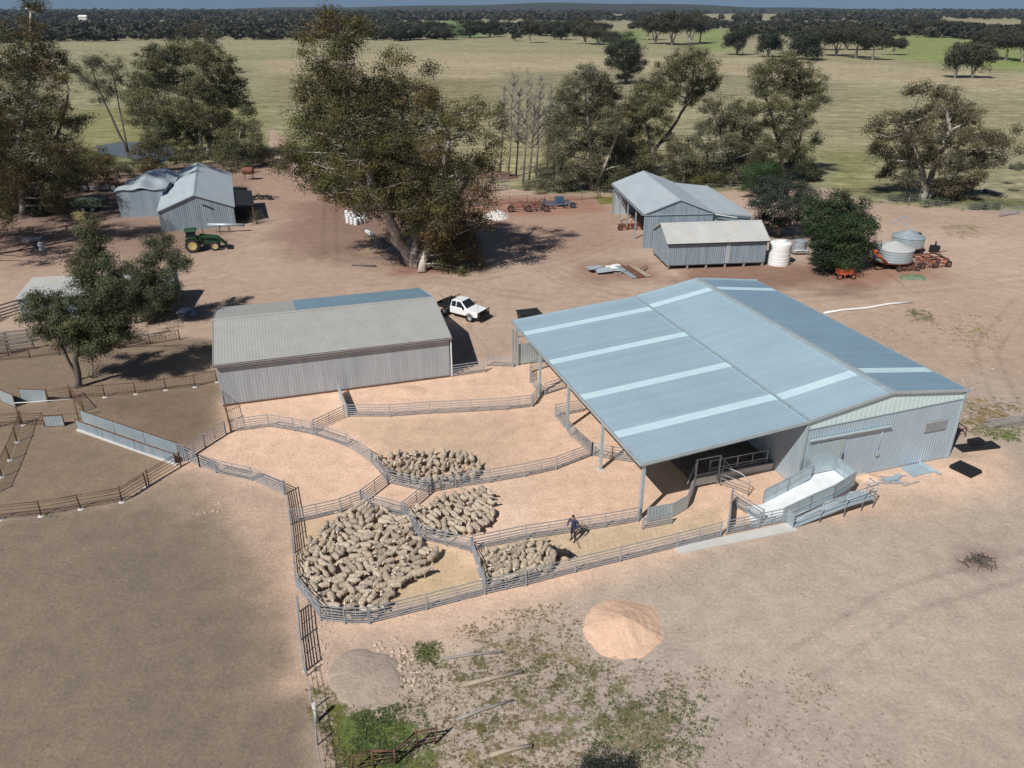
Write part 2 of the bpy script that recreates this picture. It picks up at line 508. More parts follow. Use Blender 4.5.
def grow(pts, rgb, amount, soft=1.5, amp=1.0):
    global veg, vam
    z = zone(pts, soft, amp)
    zz = np.clip(z * 1.6, 0, 1)
    veg = veg * (1 - zz) + np.array(s2l(rgb)) * zz
    vam = np.maximum(vam * (1 - z * (1 if amount < 0 else 0)), z * max(amount, 0))


# broad soil colours
paint([(640, 420), (1500, 330), (1600, 900), (300, 900), (300, 640), (520, 600)], (169, 151, 133), 4, 2)
paint([(230, 165), (320, 165), (500, 195), (620, 200), (640, 240), (560, 262), (470, 235), (300, 225), (200, 200)], (156, 122, 102), 4, 1.5, .7)
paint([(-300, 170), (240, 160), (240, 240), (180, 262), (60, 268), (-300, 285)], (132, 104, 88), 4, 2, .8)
paint([(-300, 262), (150, 252), (330, 235), (330, 290), (200, 300), (-300, 300)], (176, 147, 124), 5, 1.5, .6)
paint([(470, 200), (600, 196), (612, 212), (540, 216), (470, 216)], (152, 108, 86), 1.5, 1, .8)
paint([(575, 262), (660, 262), (668, 280), (600, 286), (570, 278)], (142, 108, 90), 2, 1, .8)
paint([(672, 262), (840, 262), (850, 282), (760, 292), (690, 284)], (125, 88, 68), 2, 1, .8)
paint([(830, 255), (945, 250), (950, 278), (850, 285)], (145, 95, 70), 2.5, 1, .7)
paint([(800, 285), (870, 286), (865, 298), (810, 299)], (128, 98, 80), 1.5, 1, .6)
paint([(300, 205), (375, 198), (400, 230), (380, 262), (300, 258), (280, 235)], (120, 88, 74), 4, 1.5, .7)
paint([(370, 238), (382, 238), (384, 250), (364, 252)], (178, 150, 105), 1.5, .6, .8)
paint([(400, 258), (450, 262), (450, 274), (395, 274)], (135, 86, 66), 1.5, .6, .8)
# sandy tracks
paint([(640, 210), (820, 190), (880, 222), (1024, 240), (1300, 260), (1300, 330), (1024, 300), (900, 258), (800, 230), (700, 250)], (182, 155, 134), 4, 1.5, .8)
# old pens, left
paint([(-300, 322), (100, 335), (215, 340), (222, 392), (230, 432), (180, 466), (122, 503), (40, 518), (-300, 528)], (128, 109, 87), 1.0, .5, .95)
paint([(105, 402), (214, 388), (218, 425), (178, 452)], (112, 92, 74), 2.0, 1, .7)
# left bottom paddock
paint([(-400, 520), (0, 523), (122, 506), (182, 470), (216, 484), (288, 600), (322, 768), (345, 950), (-600, 950)], (126, 111, 92), .8, .5, 1)
paint([(172, 470), (212, 474), (252, 486), (284, 498), (298, 600), (305, 660), (272, 600), (225, 530), (180, 500)], (182, 150, 125), 3.5, 1.6, .9)
# pale gravel of the new yards
paint([(178, 468), (222, 432), (228, 402), (450, 373), (530, 358), (640, 352), (760, 440), (880, 470), (1000, 452), (1010, 490), (900, 520), (800, 530), (690, 560), (520, 606), (440, 640), (400, 668), (318, 672), (302, 600), (290, 500), (200, 466)], (212, 173, 142), 1.6, .9, 1)
paint([(450, 385), (530, 372), (548, 400), (440, 412), (345, 412)], (218, 178, 148), 2, .8, .5)
paint([(235, 428), (300, 432), (370, 465), (384, 484), (340, 505), (300, 516), (288, 495), (215, 466)], (216, 176, 143), 1, .5, .5)
# trodden straw coloured pen floors
paint([(345, 420), (500, 413), (535, 425), (500, 470), (430, 480), (392, 478)], (194, 163, 130), 1.2, .6, .85)
paint([(298, 525), (360, 508), (402, 518), (420, 540), (470, 554), (484, 590), (370, 620), (322, 615), (296, 570)], (192, 163, 122), .6, .3, .95)
paint([(478, 546), (640, 522), (690, 512), (722, 505), (724, 532), (640, 550), (487, 590)], (190, 163, 126), .6, .3, .95)
paint([(405, 490), (428, 496), (478, 484), (530, 474), (528, 530), (472, 548), (420, 536), (404, 516)], (212, 178, 150), .8, .4, .8)
# gravel tongue and greyer patches
paint([(310, 620), (420, 615), (520, 596), (560, 600), (470, 640), (400, 660), (318, 670)], (196, 166, 142), 1.6, 1, .8)
paint([(880, 490), (1000, 470), (1060, 500), (960, 515), (880, 510)], (200, 170, 145), 2.5, 1, .6)
paint([(700, 560), (1100, 520), (1200, 700), (760, 720)], (174, 156, 138), 5, 2, .7)
paint([(880, 495), (960, 500), (960, 520), (875, 518)], (160, 143, 122), 2, 1, .5)
paint([(955, 545), (1000, 548), (1002, 575), (958, 572)], (140, 118, 104), .8, .5, .8)
paint([(330, 640), (420, 640), (430, 700), (360, 705)], (160, 140, 122), 1.5, .6, .8)
paint([(505, 650), (640, 655), (750, 700), (900, 760), (600, 780), (500, 730)], (160, 144, 132), 3, 1.5, .6)
# ---- vegetation
grow([(-900, 150), (60, 166), (130, 170), (232, 160), (266, 152), (268, 132), (273, 130), (298, 152), (320, 168), (480, 180), (520, 190), (612, 196), (740, 190), (835, 190), (870, 203), (1024, 213), (1700, 235), (1700, 9.6), (-900, 9.6)], (146, 143, 112), 1.0, 1.5, 1.2)
FIELDS = [
    ([(60, 60), (300, 52), (300, 90), (80, 110)], (141, 141, 108), 14),
    ([(255, 60), (420, 52), (620, 56), (620, 80), (260, 82)], (160, 152, 122), 10),
    ([(60, 110), (270, 100), (270, 150), (60, 150)], (134, 134, 92), 8),
    ([(270, 75), (520, 80), (520, 115), (270, 105)], (134, 130, 98), 10),
    ([(480, 120), (660, 110), (660, 180), (480, 180)], (150, 144, 108), 8),
    ([(500, 72), (720, 74), (850, 80), (840, 100), (500, 98)], (137, 133, 106), 10),
    ([(600, 58), (760, 58), (1100, 80), (1100, 100), (760, 76), (600, 68)], (162, 154, 124), 8),
    ([(820, 100), (1024, 105), (1024, 150), (820, 150)], (147, 143, 110), 8),
    ([(810, 150), (880, 150), (870, 200), (830, 188)], (132, 134, 92), 4),
    ([(840, 195), (1024, 210), (1300, 225), (1300, 215), (1024, 200), (850, 188)], (114, 115, 80), 2),
    ([(890, 34), (975, 38), (1100, 60), (1100, 78), (960, 66), (890, 58)], (128, 140, 86), 15),
    ([(700, 30), (730, 28), (730, 52), (690, 48)], (126, 140, 86), 15),
    ([(600, 32), (650, 30), (640, 46), (600, 44)], (114, 136, 80), 15),
    ([(448, 20), (480, 20), (480, 38), (448, 36)], (106, 136, 82), 15),
    ([(60, 150), (140, 150), (130, 172), (60, 170)], (116, 122, 82), 3),
    ([(286, 118), (320, 110), (330, 160), (305, 160)], (132, 134, 92), 3),
]
for pts, rgb, soft in FIELDS: 
    z = zone(pts, soft, soft / 6)
    veg = veg * (1 - z) + np.array(s2l(rgb)) * z
# the weedy corner in front
grow([(316, 690), (352, 700), (400, 712), (430, 760), (420, 900), (330, 900)], (112, 110, 56), .85, 1.5, .8)
grow([(400, 655), (500, 610), (590, 600), (640, 640), (700, 720), (690, 800), (420, 800), (400, 720)], (126, 119, 82), .48, 3, 1.5)
grow([(345, 715), (420, 700), (440, 735), (400, 770), (345, 760)], (100, 118, 62), .75, 1.2, .8)
grow([(410, 645), (440, 640), (446, 662), (420, 668)], (108, 120, 66), .7, .8, .6)
grow([(580, 690), (680, 690), (690, 760), (600, 768)], (112, 114, 66), .62, 2, 1)
grow([(640, 660), (820, 670), (900, 768), (640, 768)], (140, 132, 104), .24, 4, 2)
grow([(780, 285), (920, 275), (1000, 330), (1024, 420), (960, 430), (905, 360), (820, 320)], (140, 128, 92), .28, 4, 2)
grow([(940, 318), (1000, 322), (1005, 352), (950, 345)], (140, 136, 88), .42, 1.8, .8)
grow([(905, 308), (930, 310), (935, 322), (908, 322)], (110, 116, 70), .5, 1, .5)
grow([(958, 396), (1024, 398), (1040, 440), (965, 432)], (146, 126, 84), .55, 1.8, 1)
grow([(985, 425), (1020, 428), (1020, 442), (990, 440)], (112, 120, 70), .6, .8, .4)
grow([(930, 225), (985, 222), (990, 240), (935, 242)], (150, 140, 100), .5, 2, .8)
grow([(870, 535), (920, 530), (930, 560), (870, 560)], (120, 112, 78), .3, 1.2, .8)
grow([(590, 196), (625, 196), (620, 205), (598, 205)], (120, 118, 66), .8, 1, .4)
# bare ground under buildings and trees stays soil; wheel tracks
trk = np.zeros(len(X))
for pl in ([(1100, 285), (980, 285), (870, 292), (760, 292), (560, 300), (400, 282), (240, 280), (60, 290)], [(1100, 330), (990, 318), (920, 292), (880, 262)],
           [(1024, 300), (985, 350), (1005, 400), (1050, 450)], [(500, 240), (560, 280), (620, 300)], [(520, 250), (575, 282), (640, 296)], [(280, 120), (285, 160), (330, 200), (330, 260), (470, 285)],
           [(1040, 560), (900, 600), (780, 680), (700, 800)], [(300, 240), (330, 262), (500, 292), (560, 300)], [(470, 292), (480, 330), (500, 350)], [(620, 240), (560, 262), (480, 278), (330, 285), (180, 300)], [(1100, 270), (930, 288), (800, 300), (700, 285), (640, 300)]):
    wp = [G(*p) for p in pl]
    for off in (-.85, .85):
        for (a, b) in zip(wp[:-1], wp[1:]):
            d = (b - a); L = d.length; n = Vector((-d.y / L, d.x / L, 0))
            x0, y0 = a.x + n.x * off, a.y + n.y * off
            t = np.clip(((X - x0) * d.x + (Y - y0) * d.y) / (L * L), 0, 1)
            dd = np.hypot(X - x0 - t * d.x, Y - y0 - t * d.y) + warp1 * .25 + warp2 * .06
            trk = np.maximum(trk, np.clip(1 - np.abs(dd) / .26, 0, 1))
soil = soil * (1 - .17 * trk[:, None])
lum = soil @ np.array([.3, .55, .15]); soil = (lum[:, None] * .2 + soil * .8) * 1.04
# larger scale natural variation
var = (.86 + .28 * fbm(X, Y, .07, 21))[:, None] * (.93 + .14 * fbm(X, Y, .5, 31))[:, None]
soil = soil * var
veg = veg * np.array([.98, .93, .96]) * (.84 + .32 * fbm(X * .35, Y, .045, 41))[:, None]
nxg, nyg = len(gx), len(gy)
idx = np.arange(nxg * nyg).reshape(nyg, nxg)
faces = np.stack([idx[:-1, :-1], idx[:-1, 1:], idx[1:, 1:], idx[1:, :-1]], -1).reshape(-1, 4)
mg, nt, b, out = new_mat('ground')
N, Lk = nt.nodes, nt.links
tc = N.new('ShaderNodeTexCoord')
a1 = N.new('ShaderNodeAttribute'); a1.attribute_name = 'soil'
a2 = N.new('ShaderNodeAttribute'); a2.attribute_name = 'veg'


def noise(sc, det=5, rough=.6, vec=None, dist=0):
    n = N.new('ShaderNodeTexNoise'); n.inputs['Scale'].default_value = sc; n.inputs['Detail'].default_value = det; n.inputs['Roughness'].default_value = rough
    n.inputs['Distortion'].default_value = dist
    Lk.new(vec or tc.outputs['Object'], n.inputs['Vector']); return n.outputs['Fac']


def mrange(v, a, b_, c, d):
    n = N.new('ShaderNodeMapRange'); n.inputs[1].default_value = a; n.inputs[2].default_value = b_; n.inputs[3].default_value = c; n.inputs[4].default_value = d
    Lk.new(v, n.inputs[0]); return n.outputs[0]


def math_(op, a, b_):
    n = N.new('ShaderNodeMath'); n.operation = op
    for i, v in enumerate((a, b_)):
        if isinstance(v, (int, float)): n.inputs[i].default_value = v
        else: Lk.new(v, n.inputs[i])
    return n.outputs[0]


def mix(bt, f, a, b_):
    n = N.new('ShaderNodeMixRGB'); n.blend_type = bt
    for i, v in enumerate((f, a, b_)):
        if isinstance(v, (int, float)): n.inputs[i].default_value = v if i == 0 else (v, v, v, 1)
        else: Lk.new(v, n.inputs[i])
    return n.outputs[0]


fine = noise(5.5, 6, .72)
mid = noise(.9, 6, .65)
vfine = noise(22, 3, .7)
sv = math_('MULTIPLY', mrange(fine, .3, .7, .76, 1.18), mrange(mid, .3, .7, .86, 1.12))
sv = math_('MULTIPLY', sv, mrange(vfine, .3, .7, .9, 1.1))
soilc = mix('MULTIPLY', 1.0, a1.outputs['Color'], sv)
# dry dung and small stones on the soil
vo = N.new('ShaderNodeTexVoronoi'); vo.inputs['Scale'].default_value = 2.6; Lk.new(tc.outputs['Object'], vo.inputs['Vector'])
vs_ = N.new('ShaderNodeSeparateColor'); Lk.new(vo.outputs['Color'], vs_.inputs[0])
dots = math_('MULTIPLY', mrange(vo.outputs['Distance'], .08, .2, 1, 0), mrange(vs_.outputs[0], .70, .74, 0, .55))
soilc = mix('MULTIPLY', dots, soilc, .42)
dots2 = math_('MULTIPLY', mrange(vo.outputs['Distance'], .06, .14, 1, 0), mrange(vs_.outputs[1], .8, .82, 0, .5))
soilc = mix('MIX', dots2, soilc, mix('MULTIPLY', 1.0, a1.outputs['Color'], 1.35))
# vegetation
mp = N.new('ShaderNodeMapping'); mp.inputs['Scale'].default_value = (.12, .62, 1); mp.inputs['Rotation'].default_value = (0, 0, R(4)); Lk.new(tc.outputs['Object'], mp.inputs[0])
streak = noise(.55, 7, .7, mp.outputs[0], .6)
vv = math_('MULTIPLY', mrange(streak, .33, .67, .66, 1.34), mrange(fine, .25, .75, .7, 1.25))
tuft = noise(.22, 6, .7)
vv = math_('MULTIPLY', vv, mrange(noise(.42, 8, .75, None, .4), .36, .64, .76, 1.22))
vv = math_('MULTIPLY', vv, mrange(tuft, .35, .65, .80, 1.16))
vegc = mix('MULTIPLY', 1.0, a2.outputs['Color'], vv)
dry = mix('MIX', mrange(noise(1.7, 5, .7), .45, .65, 0, .45), vegc, mix('MULTIPLY', 1.0, vegc, 1.5))
vn = math_('ADD', math_('MULTIPLY', noise(1.1, 6, .72), .6), math_('MULTIPLY', fine, .4))
edge = math_('SUBTRACT', a2.outputs['Alpha'], mrange(vn, .28, .72, 0, 1))
vm = mrange(edge, -.06, .10, 0, 1)
colr = mix('MIX', vm, soilc, dry)
Lk.new(colr, b.inputs['Base Color'])
b.inputs['Roughness'].default_value = .95; b.inputs['Specular IOR Level'].default_value = .15
bh = math_('ADD', math_('MULTIPLY', fine, .5), math_('MULTIPLY', noise(1.6, 5, .7), 1.0))
bh = math_('ADD', bh, math_('MULTIPLY', vm, math_('MULTIPLY', fine, 2.0)))
bp = N.new('ShaderNodeBump'); bp.inputs['Strength'].default_value = .55; bp.inputs['Distance'].default_value = .09
Lk.new(bh, bp.inputs['Height']); Lk.new(bp.outputs[0], b.inputs['Normal'])
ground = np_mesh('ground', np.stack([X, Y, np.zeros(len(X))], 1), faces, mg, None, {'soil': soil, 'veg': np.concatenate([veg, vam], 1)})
tag(ground, kind='structure')

# low hills closing the horizon
hv = []; hf = []
hx = np.linspace(-6500, 6500, 160)
prof = np.array([math.exp(-((x - 200) / 2100) ** 2) * 42 + 5 * math.sin(x * .0011 + 1) + 4 * math.sin(x * .0031) + 3 * math.sin(x * .0083) for x in hx])
rows = [(3900, 0, -3), (4300, .5, 0), (4700, .93, 0), (5100, 1.0, 0), (5900, .3, 0), (6400, 0, -4)]
HX = np.concatenate([hx for _ in rows]); HY = np.concatenate([np.full(160, r[0]) + 60 * np.sin(hx * .004 + r[0]) for r in rows])
HZ = np.concatenate([np.maximum(prof, -2) * r[1] + r[2] + 3 * (fbm(hx, np.full(160, r[0]), .004, 3) - .5) * r[1] for r in rows])
ii = np.arange(len(HX)).reshape(len(rows), 160)
hfaces = np.stack([ii[:-1, :-1], ii[:-1, 1:], ii[1:, 1:], ii[1:, :-1]], -1).reshape(-1, 4)
M['hill'] = pmat('hill', (.030, .038, .024), (.020, .026, .018), .012, .95, bump=0)
hills = np_mesh('hills', np.stack([HX, HY, HZ], 1), hfaces, M['hill'], smooth=True)
tag(hills, kind='structure')

# pond behind the left sheds
pw = PW([(95, 146), (120, 142), (160, 143), (175, 148), (172, 158), (160, 164), (140, 164), (128, 158), (100, 154)])
pm = MB(); pm.add([(x, y, .004) for x, y in pw], [tuple(range(len(pw)))]); tag(pm.build('pond', M['water']), kind='structure')

# ------------------------------------------------------------------ main shearing shed
MX, MY, MTH = 7.398, 37.559, .316
W1, W2, W3, ML = 10.83, 5.89, 6.0, 23.07
E0, E1, E2, E3 = 3.95, 4.79, 5.80, 5.02
S = thing('shearing_shed', 'new large galvanised shearing shed with a wide open-sided skillion awning on posts', 'shed', (MX, MY, 0), MTH)
SM = Matrix.Translation((MX, MY, 0)) @ Matrix.Rotation(MTH, 4, 'Z')
SMI = SM.inverted()


def SL(px, py, z=0):
    """shed-local position of a picture point at height z"""
    return SMI @ G(px, py, z)


def slope_sheet(s0, z0, s1, z1, t0, t1, name, mat, lift=0.0, pitch=.30, depth=.035, extend=0.0, parent=S):
    d = Vector((s1 - s0, 0, z1 - z0)); Lg = d.length; d.normalize()
    n = Vector((-d.z, 0, d.x))
    mb = MB()
    mb.corr(Vector((s0, t0, z0)) + n * lift, (0, 1, 0), d, n, t1 - t0, -extend, Lg, pitch, depth, 'rib', .02)
    return mb.build(name, mat, parent)


def roof_plane(s0, z0, s1, z1, strips, label=None, ext=0.0):
    edges = [(-.12, None)]
    segs = []; cur = -.12
    for c in strips:
        segs.append((cur, c - .38, 'roof')); segs.append((c - .38, c + .38, 'skylight')); cur = c + .38
    segs.append((cur, ML + .12, 'roof'))
    for a, b_, k in segs:
        slope_sheet(s0, z0, s1, z1, a, b_, k, M['zinc_roof'] if k == 'roof' else M['skylight'], pitch=.25, depth=.009, extend=ext)


roof_plane(-.05, E0, W1, E1, (3.35, 8.6, 14.5, 20.3), ext=.1)
roof_plane(W1 + .05, E1 + .05, W1 + W2 - .03, E2, (3.1, 20.6))
roof_plane(W1 + W2 + W3 + .1, E3 - .01, W1 + W2 + .03, E2, (3.2, 20.6))
mb = MB()
for sgn, e in ((-1, E1), (1, E3)):
    w_ = W2 if sgn < 0 else W3
    dz = (E2 - e) / w_
    a = Vector((W1 + W2, 0, E2 + .085)); q = Vector((W1 + W2 + sgn * .28, 0, E2 + .085 - dz * .28))
    mb.add([a + Vector((0, -.16, 0)), a + Vector((0, ML + .16, 0)), q + Vector((0, ML + .16, 0)), q + Vector((0, -.16, 0)),
            a + Vector((0, -.16, -.02)), a + Vector((0, ML + .16, -.02)), q + Vector((0, ML + .16, -.04)), q + Vector((0, -.16, -.04))],
           [(0, 1, 2, 3), (7, 6, 5, 4), (0, 3, 7, 4), (2, 1, 5, 6), (3, 2, 6, 7)])
mb.build('ridge_cap', M['flashing'], S)
mb = MB(); mb.bar((W1 + .02, -.14, E1 + .10), (W1 + .02, ML + .14, E1 + .10), .13, .05); mb.build('apron_flashing', M['flashing'], S)
# gutter, fascia, barge trims
mb = MB(); mb.bar((-.2, -.15, E0 - .07), (-.2, ML + .15, E0 - .07), .15, .15); mb.build('gutter', M['flashing'], S)
mb = MB(); mb.bar((W1 + W2 + W3 + .18, -.15, E3 - .08), (W1 + W2 + W3 + .18, ML + .15, E3 - .08), .13, .13); mb.build('gutter', M['zinc_roof'], S)
for t in (-.15, ML + .15):
    for a, b_ in (((-.1, t, E0 - .03), (W1, t, E1 - .03)), ((W1, t, E1 + .02), (W1 + W2, t, E2 + .02)), ((W1 + W2, t, E2 + .02), (W1 + W2 + W3 + .1, t, E3 + .02))):
        mb = MB(); mb.bar(a, b_, .05, .19); mb.build('barge_trim', M['flashing'], S)


def topz(s):
    if s <= W1: return E0 + (E1 - E0) * s / W1
    if s <= W1 + W2: return E1 + (E2 - E1) * (s - W1) / W2
    return E2 + (E3 - E2) * (s - W1 - W2) / W3


SE = W1 + W2 + W3
band = lambda u: min(topz(W1 + u) - .12, 4.17 + u * .022)
mb = MB(); mb.corr((W1, 0, 0), (1, 0, 0), (0, 0, 1), (0, -1, 0), W2 + W3, 0.05, band, .2, .02, 'rib', .03)
mb.build('wall', M['zinc_wall'], S)
mb = MB(); mb.corr((W1 + .03, .01, 0), (1, 0, 0), (0, 0, 1), (0, -1, 0), W2 + W3 - .06, lambda u: band(u + .03) + .002, lambda u: topz(W1 + u + .03) - .07, .36, .012, 'sin', .02)
mb.build('gable_light', M['translucent_band'], S)
mb = MB(); mb.bar((W1 + .02, -.05, band(0)), (SE - .02, -.05, band(W2 + W3)), .04, .05); mb.build('flashing_strip', M['flashing'], S)
mb = MB(); mb.corr((SE, 0, 0), (0, 1, 0), (0, 0, 1), (1, 0, 0), ML, .05, E3 - .06, .2, .02, 'rib', .03); mb.build('wall', M['zinc_wall'], S)
mb = MB(); mb.corr((W1, 0.03, 0), (0, 1, 0), (0, 0, 1), (-1, 0, 0), ML - .06, .05, E1 - .06, .2, .02, 'rib', .03); mb.build('wall', M['zinc_wall'], S)
mb = MB(); mb.corr((W1, ML, 0), (1, 0, 0), (0, 0, 1), (0, 1, 0), W2 + W3, .05, lambda u: topz(W1 + u) - .07, .2, .02, 'rib', .03); mb.build('wall', M['zinc_wall'], S)
# corner flashings
for s_, t_ in ((W1, -.02), (SE, -.02), (SE, ML + .02)):
    mb = MB(); mb.box((s_, t_, topz(s_) / 2 - .03), (.14, .14, topz(s_) - .1)); mb.build('corner_trim', M['flashing'], S)
mb = MB(); mb.box((7.9, 2.37, .23), (5.8, .12, .5)); mb.build('floor_edge', M['concrete'], S)
# sliding door, track, louvre vent
d = thing('door', None, None); d.parent = S
bpy.data.objects.remove(d)
mb = MB(); mb.corr((11.15, -.09, .9), (1, 0, 0), (0, 0, 1), (0, -1, 0), 2.7, 0, 2.2, .2, .015, 'rib', .03)
door = mb.build('door', M['galv_sheet'], S)
mb = MB(); mb.box((13.82, -.16, 1.8), (.05, .05, .5)); mb.build('handle', M['dark_steel'], door)
mb = MB(); mb.box((14.1, -.12, 3.36), (6.0, .12, .1)); mb.box((14.1, -.17, 3.44), (6.05, .22, .04)); mb.box((14.1, -.1, 3.22), (6.0, .06, .1))
mb.build('door_track', M['flashing'], S)
mb = MB(); mb.box((20.9, -.07, 2.75), (1.75, .06, .72))
lv = mb.build('louvre_vent', M['louvre'], S)
mb = MB()
for k in range(7): mb.box((20.9, -.115, 2.46 + k * .095), (1.66, .03, .05))
mb.build('blade', M['louvre'], lv)
mb = MB(); mb.box((16.6, -.1, 1.5), (.22, .12, .3)); mb.tube((16.6, -.1, 1.65), (16.6, -.1, 3.1), .02); mb.build('meter_box', M['flashing'], S)
# posts and beams
for t in (.12, ML * .25, ML * .5, ML * .75, ML - .2):
    mb = MB(); mb.box((.13, t, (E0 - .1) / 2), (.17, .2, E0 - .1))
    p = mb.build('post', M['flashing'], S)
    mb = MB(); mb.box((.13, t, .02), (.42, .42, .04)); mb.build('footing', M['concrete'], p)
    mb = MB(); mb.bar((.13, t, E0 - .22), (W1 - .05, t, E1 - .2), .12, .26); mb.build('rafter', M['galv'], S)
mb = MB(); mb.bar((.12, 0, E0 - .15), (.12, ML, E0 - .15), .12, .2); mb.build('eave_beam', M['galv'], S)
for s_ in np.arange(1.4, W1, 1.5):
    mb = MB(); mb.bar((s_, 0, topz(s_) - .07), (s_, ML, topz(s_) - .07), .07, .08); mb.build('purlin', M['galv'], S)
mb = MB(); mb.bar((.13, ML - .2, 2.6), (2.2, ML - .2, 2.6), .08, .12); mb.build('girt', M['galv'], S)
mb = MB(); mb.corr((.3, ML - .1, 0), (1, 0, 0), (0, 0, 1), (0, -1, 0), 3.2, .1, 1.9, .2, .02, 'rib', .03); mb.build('end_panel', M['galv_sheet'], S)
mb = MB(); mb.box((-.25, ML - .35, 1.7), (.12, .12, 3.4)); mb.build('post', M['galv'], S)
# raised grating floor of the holding pens under the awning, coloured dark as shade
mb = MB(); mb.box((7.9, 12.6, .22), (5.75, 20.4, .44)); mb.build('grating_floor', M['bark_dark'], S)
mb = MB(); mb.box((W1 + 6.0, ML / 2, .02), (11.6, ML - .2, .04)); mb.build('floor_slab', M['concrete'], S)


# ------------------------------------------------------------------ loading ramp in front of the shed door
RP = thing('loading_ramp', 'pale concrete sheep ramp with galvanised sheet sides rising to the shed door', 'ramp', (MX, MY, 0), MTH)
lo = [(6.3, -1.05), (6.3, -2.6)]
deck_top = [(7.2, -2.75, .12), (11.3, -2.55, .82), (13.4, -1.75, .88), (13.4, -.12, .88), (11.7, -.12, .88), (11.4, -.5, .82), (7.6, -1.0, .12)]
mb = MB(); mb.hull([(x, y, -.05) for x, y, z in deck_top], deck_top); mb.build('deck', M['ramp_concrete'], RP)
mb = MB(); mb.prism([(5.9, -2.65), (7.2, -2.75), (7.6, -1.0), (6.6, -.9)], -.05, .12); mb.build('apron', M['ramp_concrete'], RP)
mb = MB(); mb.prism([(.7, -3.55), (8.2, -3.75), (8.2, -3.0), (.7, -2.95)], -.05, .05); mb.build('footing_strip', M['concrete'], RP)


def sheet_side(pts, hgt, parent=RP, name='side_panel', mat='galv_sheet', th=.04):
    """sheeted fence panel following points (x,y,zbase)"""
    for (a, b_) in zip(pts[:-1], pts[1:]):
        a = Vector(a); b_ = Vector(b_)
        d = (b_ - a); n = Vector((d.y, -d.x, 0)).normalized() * th / 2
        mb = MB()
        up = Vector((0, 0, hgt))
        mb.hull([a - n, b_ - n, b_ + n, a + n], [a - n + up, b_ - n + up, b_ + n + up, a + n + up])
        sp = mb.build(name, M[mat], parent)
        mb = MB(); mb.bar(a + up, b_ + up, .07, .06)
        for f in (0, .5, 1):
            q = a.lerp(b_, f); mb.bar(q + Vector((0, 0, -.05)), q + up, .06)
        mb.bar(a + up * .5 - n * 1.6, b_ + up * .5 - n * 1.6, .05, .04); mb.bar(a + up * .5 + n * 1.6, b_ + up * .5 + n * 1.6, .05, .04)
        mb.build('rail', M['galv'], sp)


sheet_side([(7.75, -1.0, .1), (9.6, -.74, .45), (11.4, -.42, .82)], 1.02)
sheet_side([(7.9, -2.84, .05), (9.7, -2.72, .45), (11.35, -2.62, .75)], 1.0)
sheet_side([(11.35, -2.62, .8), (13.45, -1.86, .85)], .95)
sheet_side([(13.46, -1.8, .85), (13.46, -.15, .85)], 1.0)
sheet_side([(11.45, -.4, .85), (11.55, -.15, .85)], 1.0)
# operator's side walkway with rails
mb = MB(); mb.hull([(8.1, -3.5, -.02), (11.6, -3.45, .62), (13.9, -3.2, .62), (13.9, -2.5, .62), (13.0, -2.2, .62), (11.4, -2.72, .62), (8.1, -2.95, -.02)],
                   [(8.1, -3.5, .06), (11.6, -3.45, .72), (13.9, -3.2, .72), (13.9, -2.5, .72), (13.0, -2.2, .72), (11.4, -2.72, .72), (8.1, -2.95, .06)])
mb.build('walkway', M['galv_sheet'], RP)
mb = MB()
rp = [Vector((8.1, -3.52, .03)), Vector((9.9, -3.5, .38)), Vector((11.6, -3.47, .7)), Vector((13.9, -3.22, .7)), Vector((13.9, -2.5, .7))]
for a, b_ in zip(rp[:-1], rp[1:]):
    for h in (.5, .95): mb.tube(a + Vector((0, 0, h)), b_ + Vector((0, 0, h)), .03, n=6)
for p in rp[1:]:
    mb.tube((p.x, p.y, 0), p + Vector((0, 0, .95)), .032, n=6)
for k in range(3):
    a = Vector((13.95, -3.2 + k * .35, .7)); mb.tube((13.95, a.y, 0), a + Vector((0, 0, .95)), .025, n=6)
mb.tube((13.0, -3.3, 0), (13.0, -3.3, 1.65), .03, n=6)
mb.build('handrail', M['galv'], RP)
mb = MB(); mb.box((8.05, -3.2, .5), (.04, .62, .9)); mb.build('gate_panel', M['galv_sheet'], RP)


